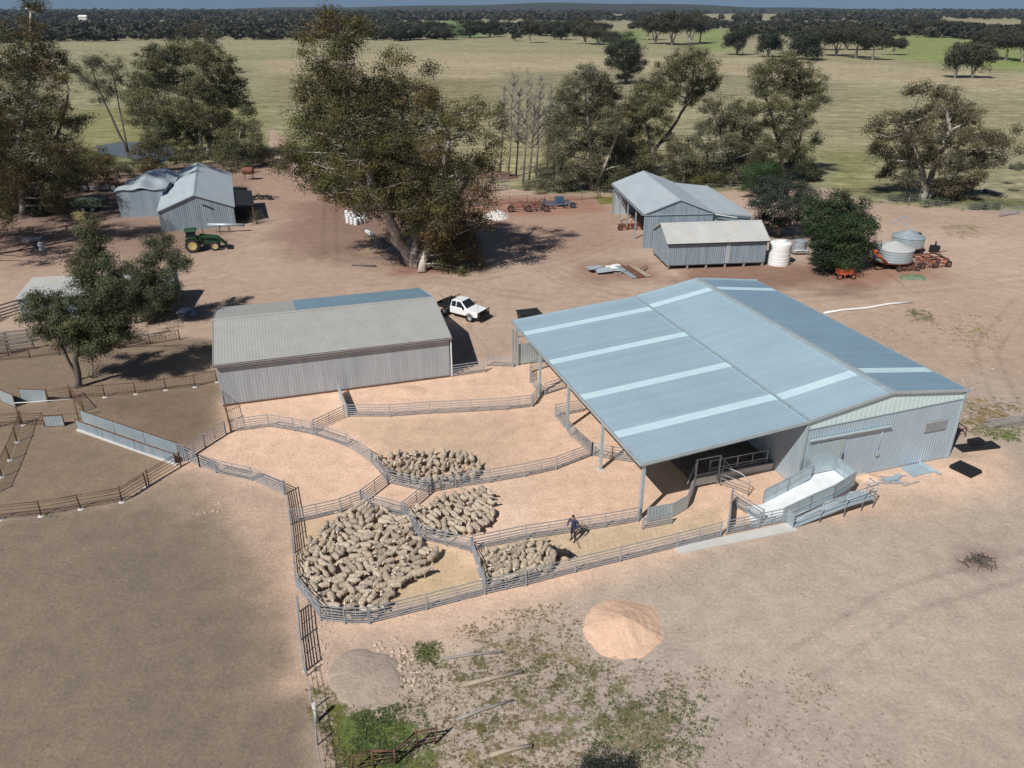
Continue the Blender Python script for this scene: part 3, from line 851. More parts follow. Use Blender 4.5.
# ------------------------------------------------------------------ generic gabled iron shed
def gable_shed(root, W, L, he, hr, wall, roof, pitch=.2, depth=.02, over=.15, w_roof=None, roof_mats=None, skip=(), lift=0.0, kind='sin'):
    """local x across (gable ends at y=0 and y=L), ridge along y"""
    top = lambda u: he + (hr - he) * (1 - abs(u - W / 2) / (W / 2)) - .06
    parts = {}
    if 'front' not in skip:
        mb = MB(); mb.corr((0, 0, 0), (1, 0, 0), (0, 0, 1), (0, -1, 0), W, lift, top, pitch, depth, kind, .03); parts['front'] = mb.build('wall', wall, root)
    if 'back' not in skip:
        mb = MB(); mb.corr((0, L, 0), (1, 0, 0), (0, 0, 1), (0, 1, 0), W, lift, top, pitch, depth, kind, .03); parts['back'] = mb.build('wall', wall, root)
    if 'left' not in skip:
        mb = MB(); mb.corr((0, .03, 0), (0, 1, 0), (0, 0, 1), (-1, 0, 0), L - .06, lift, he - .05, pitch, depth, kind, .03); parts['left'] = mb.build('wall', wall, root)
    if 'right' not in skip:
        mb = MB(); mb.corr((W, .03, 0), (0, 1, 0), (0, 0, 1), (1, 0, 0), L - .06, lift, he - .05, pitch, depth, kind, .03); parts['right'] = mb.build('wall', wall, root)
    for sd in (0, 1):
        s0 = -over if sd == 0 else W + over
        dz = (hr - he) / (W / 2) * over
        a = Vector((s0, 0, he - dz)); r_ = Vector((W / 2, 0, hr))
        d = (r_ - a); Lg = d.length; d.normalize(); n = Vector((-d.z, 0, d.x)) if sd == 0 else Vector((d.z, 0, -d.x))
        segs = [(-over, L + over, roof)]
        if roof_mats and sd in roof_mats: segs = roof_mats[sd]
        for y0, y1, m_ in segs:
            mb = MB(); mb.corr((a.x, y0, a.z), (0, 1, 0), d, n, y1 - y0, 0, Lg - .01, pitch, depth, kind, .025); mb.build('roof', m_, root)
    mb = MB()
    for sgn in (-1, 1):
        k = (hr - he) / (W / 2) * .2
        mb.hull([(W / 2, -over, hr + .02), (W / 2, L + over, hr + .02), (W / 2 + sgn * .2, L + over, hr + .02 - k), (W / 2 + sgn * .2, -over, hr + .02 - k)][::sgn],
                [(W / 2, -over, hr + .05), (W / 2, L + over, hr + .05), (W / 2 + sgn * .2, L + over, hr + .04 - k), (W / 2 + sgn * .2, -over, hr + .04 - k)][::sgn])
    mb.build('ridge_cap', w_roof or roof, root)
    for y in (-over - .03, L + over + .03):
        mb = MB(); mb.bar((-over, y, he - .04), (W / 2, y, hr), .04, .12); mb.bar((W / 2, y, hr), (W + over, y, he - .04), .04, .12); mb.build('barge_trim', w_roof or roof, root)
    return parts


# the older grey shed in the middle (ridge left-right)
OX, OY, OTH, OL, OW, OH0, OH1 = -21.728, 52.039, .304, 17.51, 12.4, 3.49, 4.69
ca, sa = math.cos(OTH), math.sin(OTH)
O = thing('iron_shed', 'older long grey iron shed with part of its rear roof slope in newer sky-tinted zinc sheeting', 'shed', (OX + ca * OL, OY + sa * OL, 0), OTH + math.pi / 2)
gable_shed(O, OW, OL, OH0, OH1, M['old_iron'], M['old_roof'], .22, .010, .16,
           roof_mats={1: [(-.16, 11.3, M['sky_tint_roof']), (11.3, OL + .16, M['old_roof'])]})
mb = MB(); mb.bar((-.26, -.2, OH0 - .1), (-.26, OL + .2, OH0 - .1), .16, .13); mb.build('gutter', M['rust'], O)
mb = MB(); mb.bar((-.34, -.2, OH0 - .055), (-.34, OL + .2, OH0 - .055), .03, .06); mb.build('gutter_lip', M['galv'], O)
mb = MB(); mb.box((-.12, -.12, OH0 / 2), (.1, .1, OH0 - .1)); mb.build('downpipe', M['white'], O)
mb = MB(); mb.box((-.06, OL / 2, .06), (.1, OL, .12)); mb.build('footing', M['rust'], O)

# machinery shed at the back with open left side and a lean-to
KX, KY, KTH = 16.183, 94.52, .092
K = thing('machinery_shed', 'back machinery shed of pale iron, open on its left side, lean-to on the right', 'shed', (KX, KY, 0), KTH)
gable_shed(K, 8.63, 18.3, 4.35, 6.0, M['grey_iron'], M['pale_iron'], .25, .03, .15, skip=('left', 'right'))
top2 = lambda u: 4.3 + (3.75 - 4.3) * u / 5
mb = MB(); mb.corr((8.66, .4, 0), (1, 0, 0), (0, 0, 1), (0, -1, 0), 4.9, 0, lambda u: 4.2 - .1 * u, .25, .03, 'sin', .03); mb.build('wall', M['grey_iron'], K)
mb = MB(); mb.corr((13.6, .4, 0), (0, 1, 0), (0, 0, 1), (1, 0, 0), 17.8, 0, 3.6, .25, .03, 'sin', .03); mb.build('wall', M['grey_iron'], K)
d = Vector((13.85 - 8.7, 0, 3.74 - 4.3)); Lg = d.length
mb = MB(); mb.corr((8.7, .2, 4.3), (0, 1, 0), d, (.1, 0, 1), 18.1, 0, Lg, .25, .03, 'sin', .03); mb.build('lean_to_roof', M['pale_iron'], K)
mb = MB(); mb.bar((8.7, .05, 4.25), (13.85, .05, 3.7), .05, .16); mb.build('barge_trim', M['flashing'], K)
mb = MB(); mb.bar((-.2, -.12, 4.2), (8.7, -.12, 4.2), .06, .09); mb.build('flashing_strip', M['flashing'], K)
mb = MB(); mb.bar((8.8, -.14, 4.15), (11.6, -.14, 3.65), .07, .1); mb.build('downpipe', M['white'], K)
for y in (.1, 4.6, 9.1, 13.6, 18.1):
    mb = MB(); mb.box((.1, y, 2.12), (.16, .16, 4.24)); mb.build('post', M['galv'], K)
mb = MB(); mb.corr((.2, 18.1, 0), (1, 0, 0), (0, 0, 1), (0, -1, 0), 1.8, 0, 3.6, .25, .03, 'sin', .03); mb.build('end_panel', M['pale_iron'], K)
mb = MB(); mb.bar((-.28, -.1, 4.2), (-.28, 18.4, 4.2), .12, .12); mb.build('gutter', M['galv'], K)
mb = MB(); mb.corr((8.6, .1, 0), (0, 1, 0), (0, 0, 1), (-1, 0, 0), 18, 0, 4.2, .25, .03, 'sin', .03); mb.build('inner_wall', M['dark_steel'], K)  # wall coloured dark to paint in the shade of the open interior

# low iron shed on stumps in front of it (ridge left-right)
TX, TY, TTH, TL, TW, TH0, TH1 = 17.64, 85.736, .117, 11.6, 5.95, 3.15, 4.67
ca, sa = math.cos(TTH), math.sin(TTH)
T = thing('stump_shed', 'weathered iron shed raised on stumps, between the machinery shed and the new shed', 'shed', (TX + ca * TL, TY + sa * TL, 0), TTH + math.pi / 2)
gable_shed(T, TW, TL, TH0, TH1, M['grey_iron'], M['dull_roof'], .25, .03, .2, lift=.55)
mb = MB(); mb.bar((-.26, -.2, TH0 - .12), (-.26, TL + .2, TH0 - .12), .1, .12); mb.build('gutter', M['dark_steel'], T)
for i in range(6):
    for x in (.15, TW / 2, TW - .15):
        mb = MB(); mb.box((x, .2 + i * (TL - .4) / 5, .27), (.2, .2, .54)); mb.build('stump', M['grey_timber'], T)
mb = MB(); mb.box((TW / 2, TL / 2, .5), (TW - .1, TL - .1, .1)); mb.build('floor', M['grey_timber'], T)
mb = MB(); mb.corr((-.045, 4.3, .6), (0, 1, 0), (0, 0, 1), (-1, 0, 0), .5, 0, 2.45, .25, .03, 'sin', .02); mb.build('patch_sheet', M['pale_iron'], T)

# left gabled shed
LX, LY, LTH = -46.756, 102.54, .331
B = thing('gabled_shed', 'left steep-roofed pale iron shed standing behind the green tractor', 'shed', (LX, LY, 0), LTH)
gable_shed(B, 9.47, 24.6, 2.74, 4.6, M['grey_iron'], M['pale_iron'], .25, .03, .2)
mb = MB(); mb.bar((5.6, -.08, 3.25), (6.9, -.08, 2.55), .05, .16); mb.build('torn_sheet', M['dark_steel'], B)
# open bay against its right side
mb = MB()
for y in (1, 6.5, 12):
    mb.box((13.2, y, 1.2), (.16, .16, 2.4))
A_ = thing('lean_to', 'low open lean-to, roof coloured as shadow, against the right wall of the left gabled shed', 'lean-to', (LX, LY, 0), LTH)
for y in (2.2, 7.0, 12):
    mb = MB(); mb.box((11.9, y, 1.1), (.16, .16, 2.2)); mb.build('post', M['rust'], A_)
mb = MB(); mb.corr((9.75, 2, 2.45), (0, 1, 0), (1, 0, -.1), (.1, 0, 1), 10.4, 0, 2.5, .25, .03, 'sin', .03); mb.build('roof', M['dark_steel'], A_)  # dark roof colour stands in for the shed wall's shadow
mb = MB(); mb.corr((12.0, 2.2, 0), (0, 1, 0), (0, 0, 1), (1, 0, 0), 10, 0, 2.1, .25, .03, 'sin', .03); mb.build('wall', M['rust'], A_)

# small buckled shed next to it
bx = Vector((-55.85, 110.6, 0))
Cc = thing('buckled_shed', 'small grey iron shed with a buckled pale roof, left of the gabled shed', 'shed', bx, .13)
WW, LL = 6.2, 12.0
mb = MB(); mb.corr((0, 0, 0), (1, 0, 0), (0, 0, 1), (0, -1, 0), WW, 0, lambda u: 3.75 + .12 * math.sin(u * .9), .25, .03, 'sin', .03); mb.build('wall', M['grey_iron'], Cc)
for x, n in ((0, -1), (WW, 1)):
    mb = MB(); mb.corr((x, .03, 0), (0, 1, 0), (0, 0, 1), (n, 0, 0), LL - .06, 0, 3.55, .25, .03, 'sin', .03); mb.build('wall', M['grey_iron'], Cc)
mb = MB(); mb.corr((0, LL, 0), (1, 0, 0), (0, 0, 1), (0, 1, 0), WW, 0, 3.5, .25, .03, 'sin', .03); mb.build('wall', M['grey_iron'], Cc)
nu, nv = 26, 40
vs = []; fs = []
for lay in (0, -.06):
    for j in range(nv):
        for i in range(nu):
            u = -.2 + (WW + .4) * i / (nu - 1); v = -.25 + (LL + .5) * j / (nv - 1)
            z = 3.78 + 1.0 * (1 - abs(u - WW / 2) / (WW / 2)) * min(1, v / 3 + .25) + .28 * math.sin(v * 1.25 + u * .5) * (0.25 + .75 * math.exp(-((v - 5) / 3.5) ** 2)) + .1 * math.sin(u * 2.2 + v * .4)
            vs.append((u, v, z + lay))
o_ = nu * nv
for j in range(nv - 1):
    for i in range(nu - 1):
        a = j * nu + i
        fs.append((a, a + 1, a + nu + 1, a + nu)); fs.append((o_ + a, o_ + a + nu, o_ + a + nu + 1, o_ + a + 1))
for i in range(nu - 1): fs.append((i + 1, i, o_ + i, o_ + i + 1))
for j in range(nv - 1): fs.append((j * nu, (j + 1) * nu, o_ + (j + 1) * nu, o_ + j * nu)); fs.append(((j + 1) * nu + nu - 1, j * nu + nu - 1, o_ + j * nu + nu - 1, o_ + (j + 1) * nu + nu - 1))
mb = MB(); mb.add(vs, fs); mb.build('roof', M['pale_iron'], Cc)

# low old shed behind the left pepper trees
q = G(24, 322)
D = thing('low_shed', 'low old shed with a patchy flat iron roof, half hidden behind the left foreground tree', 'shed', (q.x, q.y, 0), .2)
mb = MB(); mb.corr((-.2, -.2, 2.35), (1, 0, 0), (0, 1, .08), (0, -.08, 1), 9.6, 0, 5.4, .2, .02, 'sin', .03); mb.build('roof', M['dull_roof'], D)
mb = MB(); mb.corr((9.42, -.2, 2.3), (1, 0, 0), (0, 1, .08), (0, -.08, 1), 4.2, 0, 5.0, .2, .02, 'sin', .03); mb.build('roof', M['pale_iron'], D)
mb = MB(); mb.corr((0, 0, 0), (1, 0, 0), (0, 0, 1), (0, -1, 0), 5.6, 0, 2.3, .2, .02, 'sin', .03); mb.build('wall', M['grey_iron'], D)
mb = MB(); mb.corr((0, .03, 0), (0, 1, 0), (0, 0, 1), (-1, 0, 0), 5.0, 0, 2.3, .2, .02, 'sin', .03); mb.build('wall', M['old_iron'], D)
mb = MB(); mb.corr((0, 5.1, 0), (1, 0, 0), (0, 0, 1), (0, 1, 0), 13.4, 0, 2.6, .2, .02, 'sin', .03); mb.build('wall', M['old_iron'], D)
mb = MB(); mb.corr((13.4, .03, 0), (0, 1, 0), (0, 0, 1), (1, 0, 0), 4.8, 0, 2.4, .2, .02, 'sin', .03); mb.build('wall', M['old_iron'], D)
mb = MB(); mb.box((6.6, -.02, .75), (1.7, .08, 1.5)); mb.build('door', M['rust_red'], D)
for x in (7.8, 10.5, 13.3):
    mb = MB(); mb.box((x, .05, 1.15), (.13, .13, 2.3)); mb.build('post', M['grey_timber'], D)

# ------------------------------------------------------------------ fences
def resample(pts, step):
    out = [Vector(pts[0])]
    for a, b_ in zip(pts[:-1], pts[1:]):
        a = Vector(a); b_ = Vector(b_); n = max(1, int(round((b_ - a).length / step)))
        for k in range(1, n + 1): out.append(a.lerp(b_, k / n))
    return out


def fence(name, label, px, style='rail', h=1.0, step=2.4, cat='fence', group=None, world=False, feet=False, name_post='post', jit=0.0):
    pts = [Vector(p) for p in px] if world else [G(*p) for p in px]
    pts = [Vector((p.x, p.y, 0)) for p in pts]
    P = resample(pts, step)
    root = thing(name, label, cat, P[0], 0, group)
    L_ = [p - P[0] for p in P]
    rr = random.Random(len(label) * 7 + int(P[0].x * 10))
    tops = []
    for p in L_:
        mb = MB(); j = Vector((rr.uniform(-jit, jit), rr.uniform(-jit, jit), 0)); hh = h + (.06 if style in ('rail', 'sheet') else .12) + rr.uniform(-jit, jit)
        if style in ('rail', 'sheet'): mb.bar(p + Vector((0, 0, -.05)), p + Vector((0, 0, hh)), .07)
        elif style == 'timber': mb.bar(p + Vector((0, 0, -.05)), p + j + Vector((0, 0, hh)), .14)
        else: mb.tube(p + Vector((0, 0, -.05)), p + j + Vector((0, 0, hh)), .045 if style != 'wire' else .035, n=6)
        tops.append((p, j))
        po = mb.build(name_post, M[{'rail': 'galv', 'sheet': 'galv', 'rust': 'rust', 'mesh': 'rust', 'timber': 'grey_timber', 'wire': 'grey_timber', 'oldsheet': 'rust'}[style]], root)
        if feet:
            mb = MB(); mb.lathe([(.0, .05), (.14, .045), (.19, .0)], 10, p); mb.build('footing', M['concrete'], po)
    for (a, ja), (b_, jb) in zip(tops[:-1], tops[1:]):
        mb = MB(); up = lambda z, q: Vector((q[1].x * z / h, q[1].y * z / h, z))
        d = (b_ - a); 
        if d.length < .05: continue
        n = Vector((d.y, -d.x, 0)).normalized()
        if style == 'rail':
            zs = [.14, .29, .44, .60, .78, h]
            e = d.normalized() * .06
            for k, z in enumerate(zs): mb.bar(a + e + Vector((0, 0, z)), b_ - e + Vector((0, 0, z)), .03, .05 if k < 5 else .055)
            mb.bar(a.lerp(b_, .5) + Vector((0, 0, .1)), a.lerp(b_, .5) + Vector((0, 0, h)), .035)
            m_ = M['galv']; nm = 'rail_panel'
        elif style == 'rust':
            for z in (.2, .42, .64, .86, h): mb.tube(a + up(z, (a, ja)), b_ + up(z, (b_, jb)), .02 if z < h else .026, n=5)
            m_ = M['rust']; nm = 'rail_panel'
        elif style == 'mesh':
            for z in np.arange(.12, h + .01, .16): mb.tube(a + up(z, (a, ja)), b_ + up(z, (b_, jb)), .011, n=4)
            nst = max(2, int(d.length / .25))
            for k in range(nst + 1):
                q = a.lerp(b_, k / nst); mb.tube(q + Vector((0, 0, .1)), q + Vector((0, 0, h)), .008, n=4)
            mb.tube(a + up(h, (a, ja)), b_ + up(h, (b_, jb)), .026, n=5)
            m_ = M['rust']; nm = 'mesh_panel'
        elif style in ('sheet', 'oldsheet'):
            mb.corr(a + n * .03, d, (0, 0, 1), n, d.length, .06, h, .2, .02, 'sin', .015)
            m_ = M['grey_iron' if 'near one' in label else 'galv_sheet']; nm = 'sheet_panel'
        elif style == 'timber':
            for z in (.25, .55, .85, h + .02):
                mb.bar(a + up(z, (a, ja)) + n * .09, b_ + up(z + rr.uniform(-.03, .03), (b_, jb)) + n * .09, .04, .14)
            m_ = M['grey_timber']; nm = 'board_panel'
        else:
            for z in (.25, .5, .75, h): mb.tube(a + up(z, (a, ja)), b_ + up(z, (b_, jb)), .009, n=4)
            m_ = M['galv']; nm = 'wire_panel'
        mb.build(nm, m_, root)
        if style in ('sheet', 'oldsheet'):
            mb = MB(); mb.bar(a + Vector((0, 0, h + .02)), b_ + Vector((0, 0, h + .02)), .06, .05); mb.build('top_rail', M['galv' if style == 'sheet' else 'rust'], root)
    return root


# new galvanised yards
fence('rail_fence', 'curved galvanised rail fence along the back and right of the empty round pen', [(232, 432), (269, 427), (294, 431), (312, 435), (347, 447), (371, 463), (387, 482)])
fence('rail_fence', 'galvanised rail fence closing the lower left side of the empty round pen', [(200, 467), (216, 473), (252, 481), (284, 495)])
fence('rail_fence', 'galvanised rail fence down the left edge of the front sheep pen', [(286, 494), (291, 525), (294, 553), (297, 588), (321, 620)])
fence('rail_fence', 'galvanised rail fence across the bottom corner of the front sheep pen', [(321, 621), (345, 624), (369, 624)], step=2.0)
fence('rail_fence', 'long galvanised rail fence along the front of the sheep pens', [(370, 624), (427, 610), (485, 595), (526, 586), (575, 573), (620, 562), (677, 548), (720, 537)])
fence('rail_fence', 'galvanised rail fence between the empty round pen and the front sheep pen', [(293, 524), (341, 513), (361, 505)])
fence('rail_gate', 'galvanised gate slanting up from the round pen fence to the small diamond pen', [(362, 504), (388, 484)], step=4, cat='gate')
fence('rail_fence', 'galvanised rail fence between the middle and back sheep pens, running on to the awning', [(389, 484), (429, 493), (456, 488), (490, 483), (525, 477), (556, 470), (592, 456)])
fence('rail_gate', 'galvanised gate on the right side of the small diamond pen', [(429, 495), (404, 516)], step=4, cat='gate')
fence('rail_gate', 'galvanised gate on the bottom side of the small diamond pen', [(363, 506), (402, 517)], step=4, cat='gate')
fence('rail_fence', 'galvanised rail fence between the front sheep pen and the middle sheep pen', [(404, 517), (420, 540), (446, 546), (471, 553)])
fence('rail_fence', 'short galvanised rail fence between the front sheep pen and the narrow race', [(472, 553), (478, 572), (485, 593)], step=1.5)
fence('rail_fence', 'galvanised rail fence behind the man, on the upper side of the narrow race', [(473, 551), (526, 540), (572, 533), (605, 528), (638, 522)])
fence('rail_fence', 'galvanised rail fence across the yard below the old iron shed', [(348, 417), (390, 417), (430, 414), (471, 412), (507, 410), (531, 407)])
fence('rail_gate', 'open galvanised gate swung up from the end of the yard fence to the awning post', [(532, 407), (540, 395)], step=4, cat='gate')
fence('rail_gate', 'galvanised gate between the round pen and the yard fence, beside the green sheet', [(314, 433), (345, 418)], step=4, cat='gate')
fence('rail_fence', 'galvanised rail fence from the sheeted race end up to the old iron shed corner', [(184, 461), (205, 447), (226, 434)])
fence('sheet_fence', 'short green-grey sheeted fence running out from the old iron shed wall', [(339, 395), (347, 416)], 'sheet', step=1.3)
fence('rail_fence', 'galvanised rail fence right of the old iron shed, in its shadow', [(451, 377), (485, 372)], step=2)
fence('rail_gate', 'galvanised gate left of the back awning post', [(487, 366), (514, 367)], step=4, cat='gate')
fence('rail_fence', 'galvanised rail fence turning in under the back of the awning', [(541, 396), (530, 383), (530, 373), (552, 366)], step=2)
fence('rail_fence', 'galvanised rail fence inside the awning behind the third post', [(545, 395), (564, 389)], step=2)
fence('rail_fence', 'galvanised rail fence curving along the awning edge between the middle posts', [(582, 412), (555, 417), (570, 436), (592, 456)], step=2)
fence('rail_fence', 'galvanised rail fence leading in under the awning by the second post', [(593, 456), (612, 460), (634, 463)], step=2)
SLW = lambda s, t, z=0: SM @ Vector((s, t, z))
fence('rail_fence', 'galvanised pen rails standing on the raised floor edge deep under the awning', [SLW(6.2, 2.6), SLW(8.2, 2.6), SLW(10.4, 2.6)], world=True, h=1.35, step=2.2)
fence('rail_fence', 'galvanised rail fence at the foot of the loading ramp beside the concrete strip', [SLW(4.1, -2.85), SLW(6.2, -2.85), SLW(7.8, -2.85)], world=True, step=1.8)
fence('sheet_fence', 'tall narrow sheeted fence between the drafting gate and the ramp', [SLW(4.35, -2.6), SLW(5.2, -1.4), SLW(6.0, -.3)], 'sheet', world=True, h=1.15, step=2.6)
fence('rail_gate', 'galvanised gate standing open on the lower end of the ramp apron', [SLW(6.0, -.3), SLW(6.6, -2.6)], world=True, step=4, cat='gate')
fence('sheet_fence', 'sheeted race running from the front awning post to the drafting gate', [SLW(.4, -.3), SLW(2.0, -.35), SLW(3.2, .1), SLW(4.7, 1.9)], 'sheet', world=True, h=.95, step=2)
fence('rail_fence', 'low doubled rail panel at the front awning post, ending in a free end', [SLW(-.2, -.9), SLW(1.6, -.95)], world=True, h=.7, step=2)
# drafting gate portal
r = thing('drafting_gate', 'tall galvanised drafting gate frame under the awning edge', 'gate', SLW(4.75, 1.9), MTH)
for x in (0, 1.65):
    mb = MB(); mb.bar((x, 0, 0), (x, 0, 2.15), .09); mb.build('post', M['galv'], r)
mb = MB(); mb.bar((0, 0, 2.12), (1.65, 0, 2.12), .07); mb.build('crossbar', M['galv'], r)
mb = MB()
for z in (.2, .45, .7, .95): mb.bar((.06, .05, z), (1.6, .05, z), .035, .05)
mb.build('rail_panel', M['galv'], r)
mb = MB(); mb.box((.8, -.03, .5), (1.5, .03, .5)); mb.build('sheet_panel', M['galv_sheet'], r)
for x, dx in ((0, -.9), (1.65, .95)):
    mb = MB(); mb.tube((x, 0, 2.1), (x + dx, -.6, .9), .03, n=6); mb.build('brace', M['galv'], r)
r2 = thing('curved_panel', 'galvanised panel with rounded top rail right of the drafting gate', 'gate', SLW(6.5, 1.7), MTH)
mb = MB(); mb.path([(0, 0, 0), (0, 0, 1.2), (.15, -.1, 1.4), (.7, -.9, 1.35), (1.0, -1.5, 1.1), (1.0, -1.55, 0)], .032, 6); mb.build('frame', M['galv'], r2)
mb = MB()
for z in (.25, .55, .85): mb.bar((0, 0, z), (1.0, -1.52, z), .03, .045)
mb.build('rail_panel', M['galv'], r2)

# older rusty yards on the left
fence('rusty_fence', 'rusty rail fence along the near edge of the old left yards, weeds at its foot', [(-30, 524), (0, 520), (41, 516), (81, 509), (122, 502), (147, 487)], 'rust', 1.0, 2.6, feet=True, jit=.05)
fence('rusty_gate', 'rusty gate closing the corner of the old yards beside the sheeted race', [(149, 485), (181, 466)], 'rust', 1.0, 5, cat='gate')
fence('rusty_fence', 'rusty fence with white footings from the foreground tree to the old iron shed', [(105, 397), (136, 394), (166, 390), (195, 387), (217, 382)], 'mesh', 1.0, 6, feet=True, jit=.04)
fence('rusty_fence', 'short rusty fence between the foreground tree and the footed fence', [(72, 399), (105, 397)], 'mesh', 1.0, 3, jit=.04)
fence('rusty_fence', 'rusty rail fence between the blue sheet and the tree trunk', [(49, 402), (71, 399)], 'rust', 1.0, 3)
fence('rusty_fence', 'short rusty slanting fence from the tree trunk to the race end', [(71, 397), (84, 412)], 'mesh', 1.0, 3)
fence('sheeted_race', 'long blue-grey sheeted race wall, the far one of the pair', [(83, 422), (116, 433.5), (146, 444), (179, 455.5)], 'oldsheet', .95, 3.6)
fence('sheeted_race', 'long blue-grey sheeted race wall, the near one with a white footing', [(78, 429.5), (104, 439), (136, 450.5), (176, 464)], 'oldsheet', .75, 3.4)
a, b_ = G(77, 430.5), G(177, 465.5)
fence('rail_fence', 'short galvanised fence linking the sheeted race to the round pen fence', [(180, 457), (186, 461), (200, 467)], step=1.5)
r = MB(); dd = (b_ - a).normalized(); nn = Vector((dd.y, -dd.x, 0))
r.hull([a - nn * .1, b_ - nn * .1, b_ + nn * .07, a + nn * .07], [x + Vector((0, 0, .1)) for x in (a - nn * .1, b_ - nn * .1, b_ + nn * .07, a + nn * .07)][:4])
tag(r.build('concrete_kerb', M['concrete']), 'white concrete strip along the foot of the sheeted race', 'kerb')
fence('sheet_fence', 'blue sheeted panel at the top of the old yards left of the tree', [(22, 401), (48, 402)], 'oldsheet', 1.0, 4)
fence('sheet_fence', 'blue sheeted panel cut by the left edge, leading to the dark gap', [(-14, 396), (2, 401), (16, 407)], 'oldsheet', 1.0, 4)
fence('sheet_fence', 'small blue sheeted panel on the lower cross fence of the old yards', [(46, 427), (65, 426)], 'oldsheet', .85, 4)
fence('rusty_fence', 'rusty cross fence from the left edge to the lower sheet panel', [(-20, 428), (0, 427), (21, 425), (45, 426)], 'rust', 1.0, 3)
fence('rusty_fence', 'rusty lane fence running down the left edge from the cross fence', [(23, 425), (17, 442), (10, 460), (2, 477), (-6, 494)], 'mesh', 1.05, 2.4, feet=True, jit=.04)
r = thing('pipe_rail', 'thin white overhead pipe rail across the old yards', 'pipe', G(21, 424))
q = G(79, 420) - G(21, 424)
mb = MB(); mb.tube((0, 0, 0), (0, 0, 1.7), .035); mb.build('post', M['rust'], r)
mb = MB(); mb.tube((q.x, q.y, 0), (q.x, q.y, 1.7), .035); mb.build('post', M['rust'], r)
mb = MB(); mb.tube((0, 0, 1.7), (q.x, q.y, 1.7), .028); mb.build('rail', M['white'], r)
fence('rusty_fence', 'rusty gate panels running from the old iron shed corner down to the round pen', [(221, 391), (226, 412), (231, 433)], 'mesh', 1.25, 2.0)
fence('timber_fence', 'grey timber board fence at the left edge above the low shed', [(-12, 325), (0, 318), (22, 311)], 'timber', 1.2, 3)
fence('timber_fence', 'grey timber board fence in front of the low shed', [(-10, 356), (10, 353), (34, 349)], 'timber', 1.2, 2.6)
fence('timber_fence', 'second grey timber board fence just below the first one', [(-10, 348), (8, 345), (30, 342)], 'timber', 1.2, 2.6)
fence('rusty_fence', 'rusty wire fence along the bottom of the shaded low shed yard', [(-10, 362), (30, 358), (60, 355), (120, 349), (180, 340)], 'mesh', .95, 3, jit=.05)
fence('rusty_gate', 'leaning rusty mesh gate at the left edge of the picture', [(-4, 358), (9, 356)], 'mesh', 1.5, 3, cat='gate')
# lane and boundary at the lower left
fence('grey_gate', 'long grey lane gate leaning along the edge of the bare left paddock', [(299, 612), (301, 640), (305, 672)], 'rail', 1.0, 4, cat='gate')
fence('wire_fence', 'low wire boundary fence between bare paddock and weedy grass', [(307, 676), (313, 710), (318, 745), (324, 790), (330, 840)], 'wire', .8, 2.5)
# far yards at the back
fence('rusty_fence', 'rusty rail fence of the back yards behind the red plough', [(486, 206), (510, 204), (545, 202), (582, 200), (598, 198)], 'rust', 1.15, 3.6, jit=.05)
fence('rusty_fence', 'dark rusty fence along the far side of the back yards', [(530, 187), (560, 187), (585, 187), (600, 198)], 'rust', 1.1, 4, jit=.05)
fence('timber_fence', 'old timber stockyard rails beside the white rubble', [(487, 192), (498, 191), (507, 190)], 'timber', 1.7, 2.5, jit=.1)
fence('timber_fence', 'second row of old timber stockyard rails behind the first', [(489, 184), (500, 183), (508, 182)], 'timber', 1.6, 2.5, jit=.1)
fence('wire_fence', 'wire and post fence along the paddock edge at the right', [(850, 196), (880, 203), (908, 206), (962, 211), (1000, 214), (1060, 219)], 'wire', 1.2, 5, jit=.05)
fence('wire_fence', 'wire paddock fence behind the machinery shed', [(598, 195), (640, 190), (700, 188), (760, 190), (840, 194)], 'wire', 1.2, 6)
fence('white_gate', 'white pipe gate end at the right edge by the paddock track', [(999, 217), (1019, 214)], 'rail', 1.1, 4, cat='gate')
fence('rusty_fence', 'broken old rusty pen frame at the bottom of the weedy patch', [(352, 772), (374, 768), (396, 764), (418, 748), (435, 744)], 'rust', .8, 1.0, jit=.12)

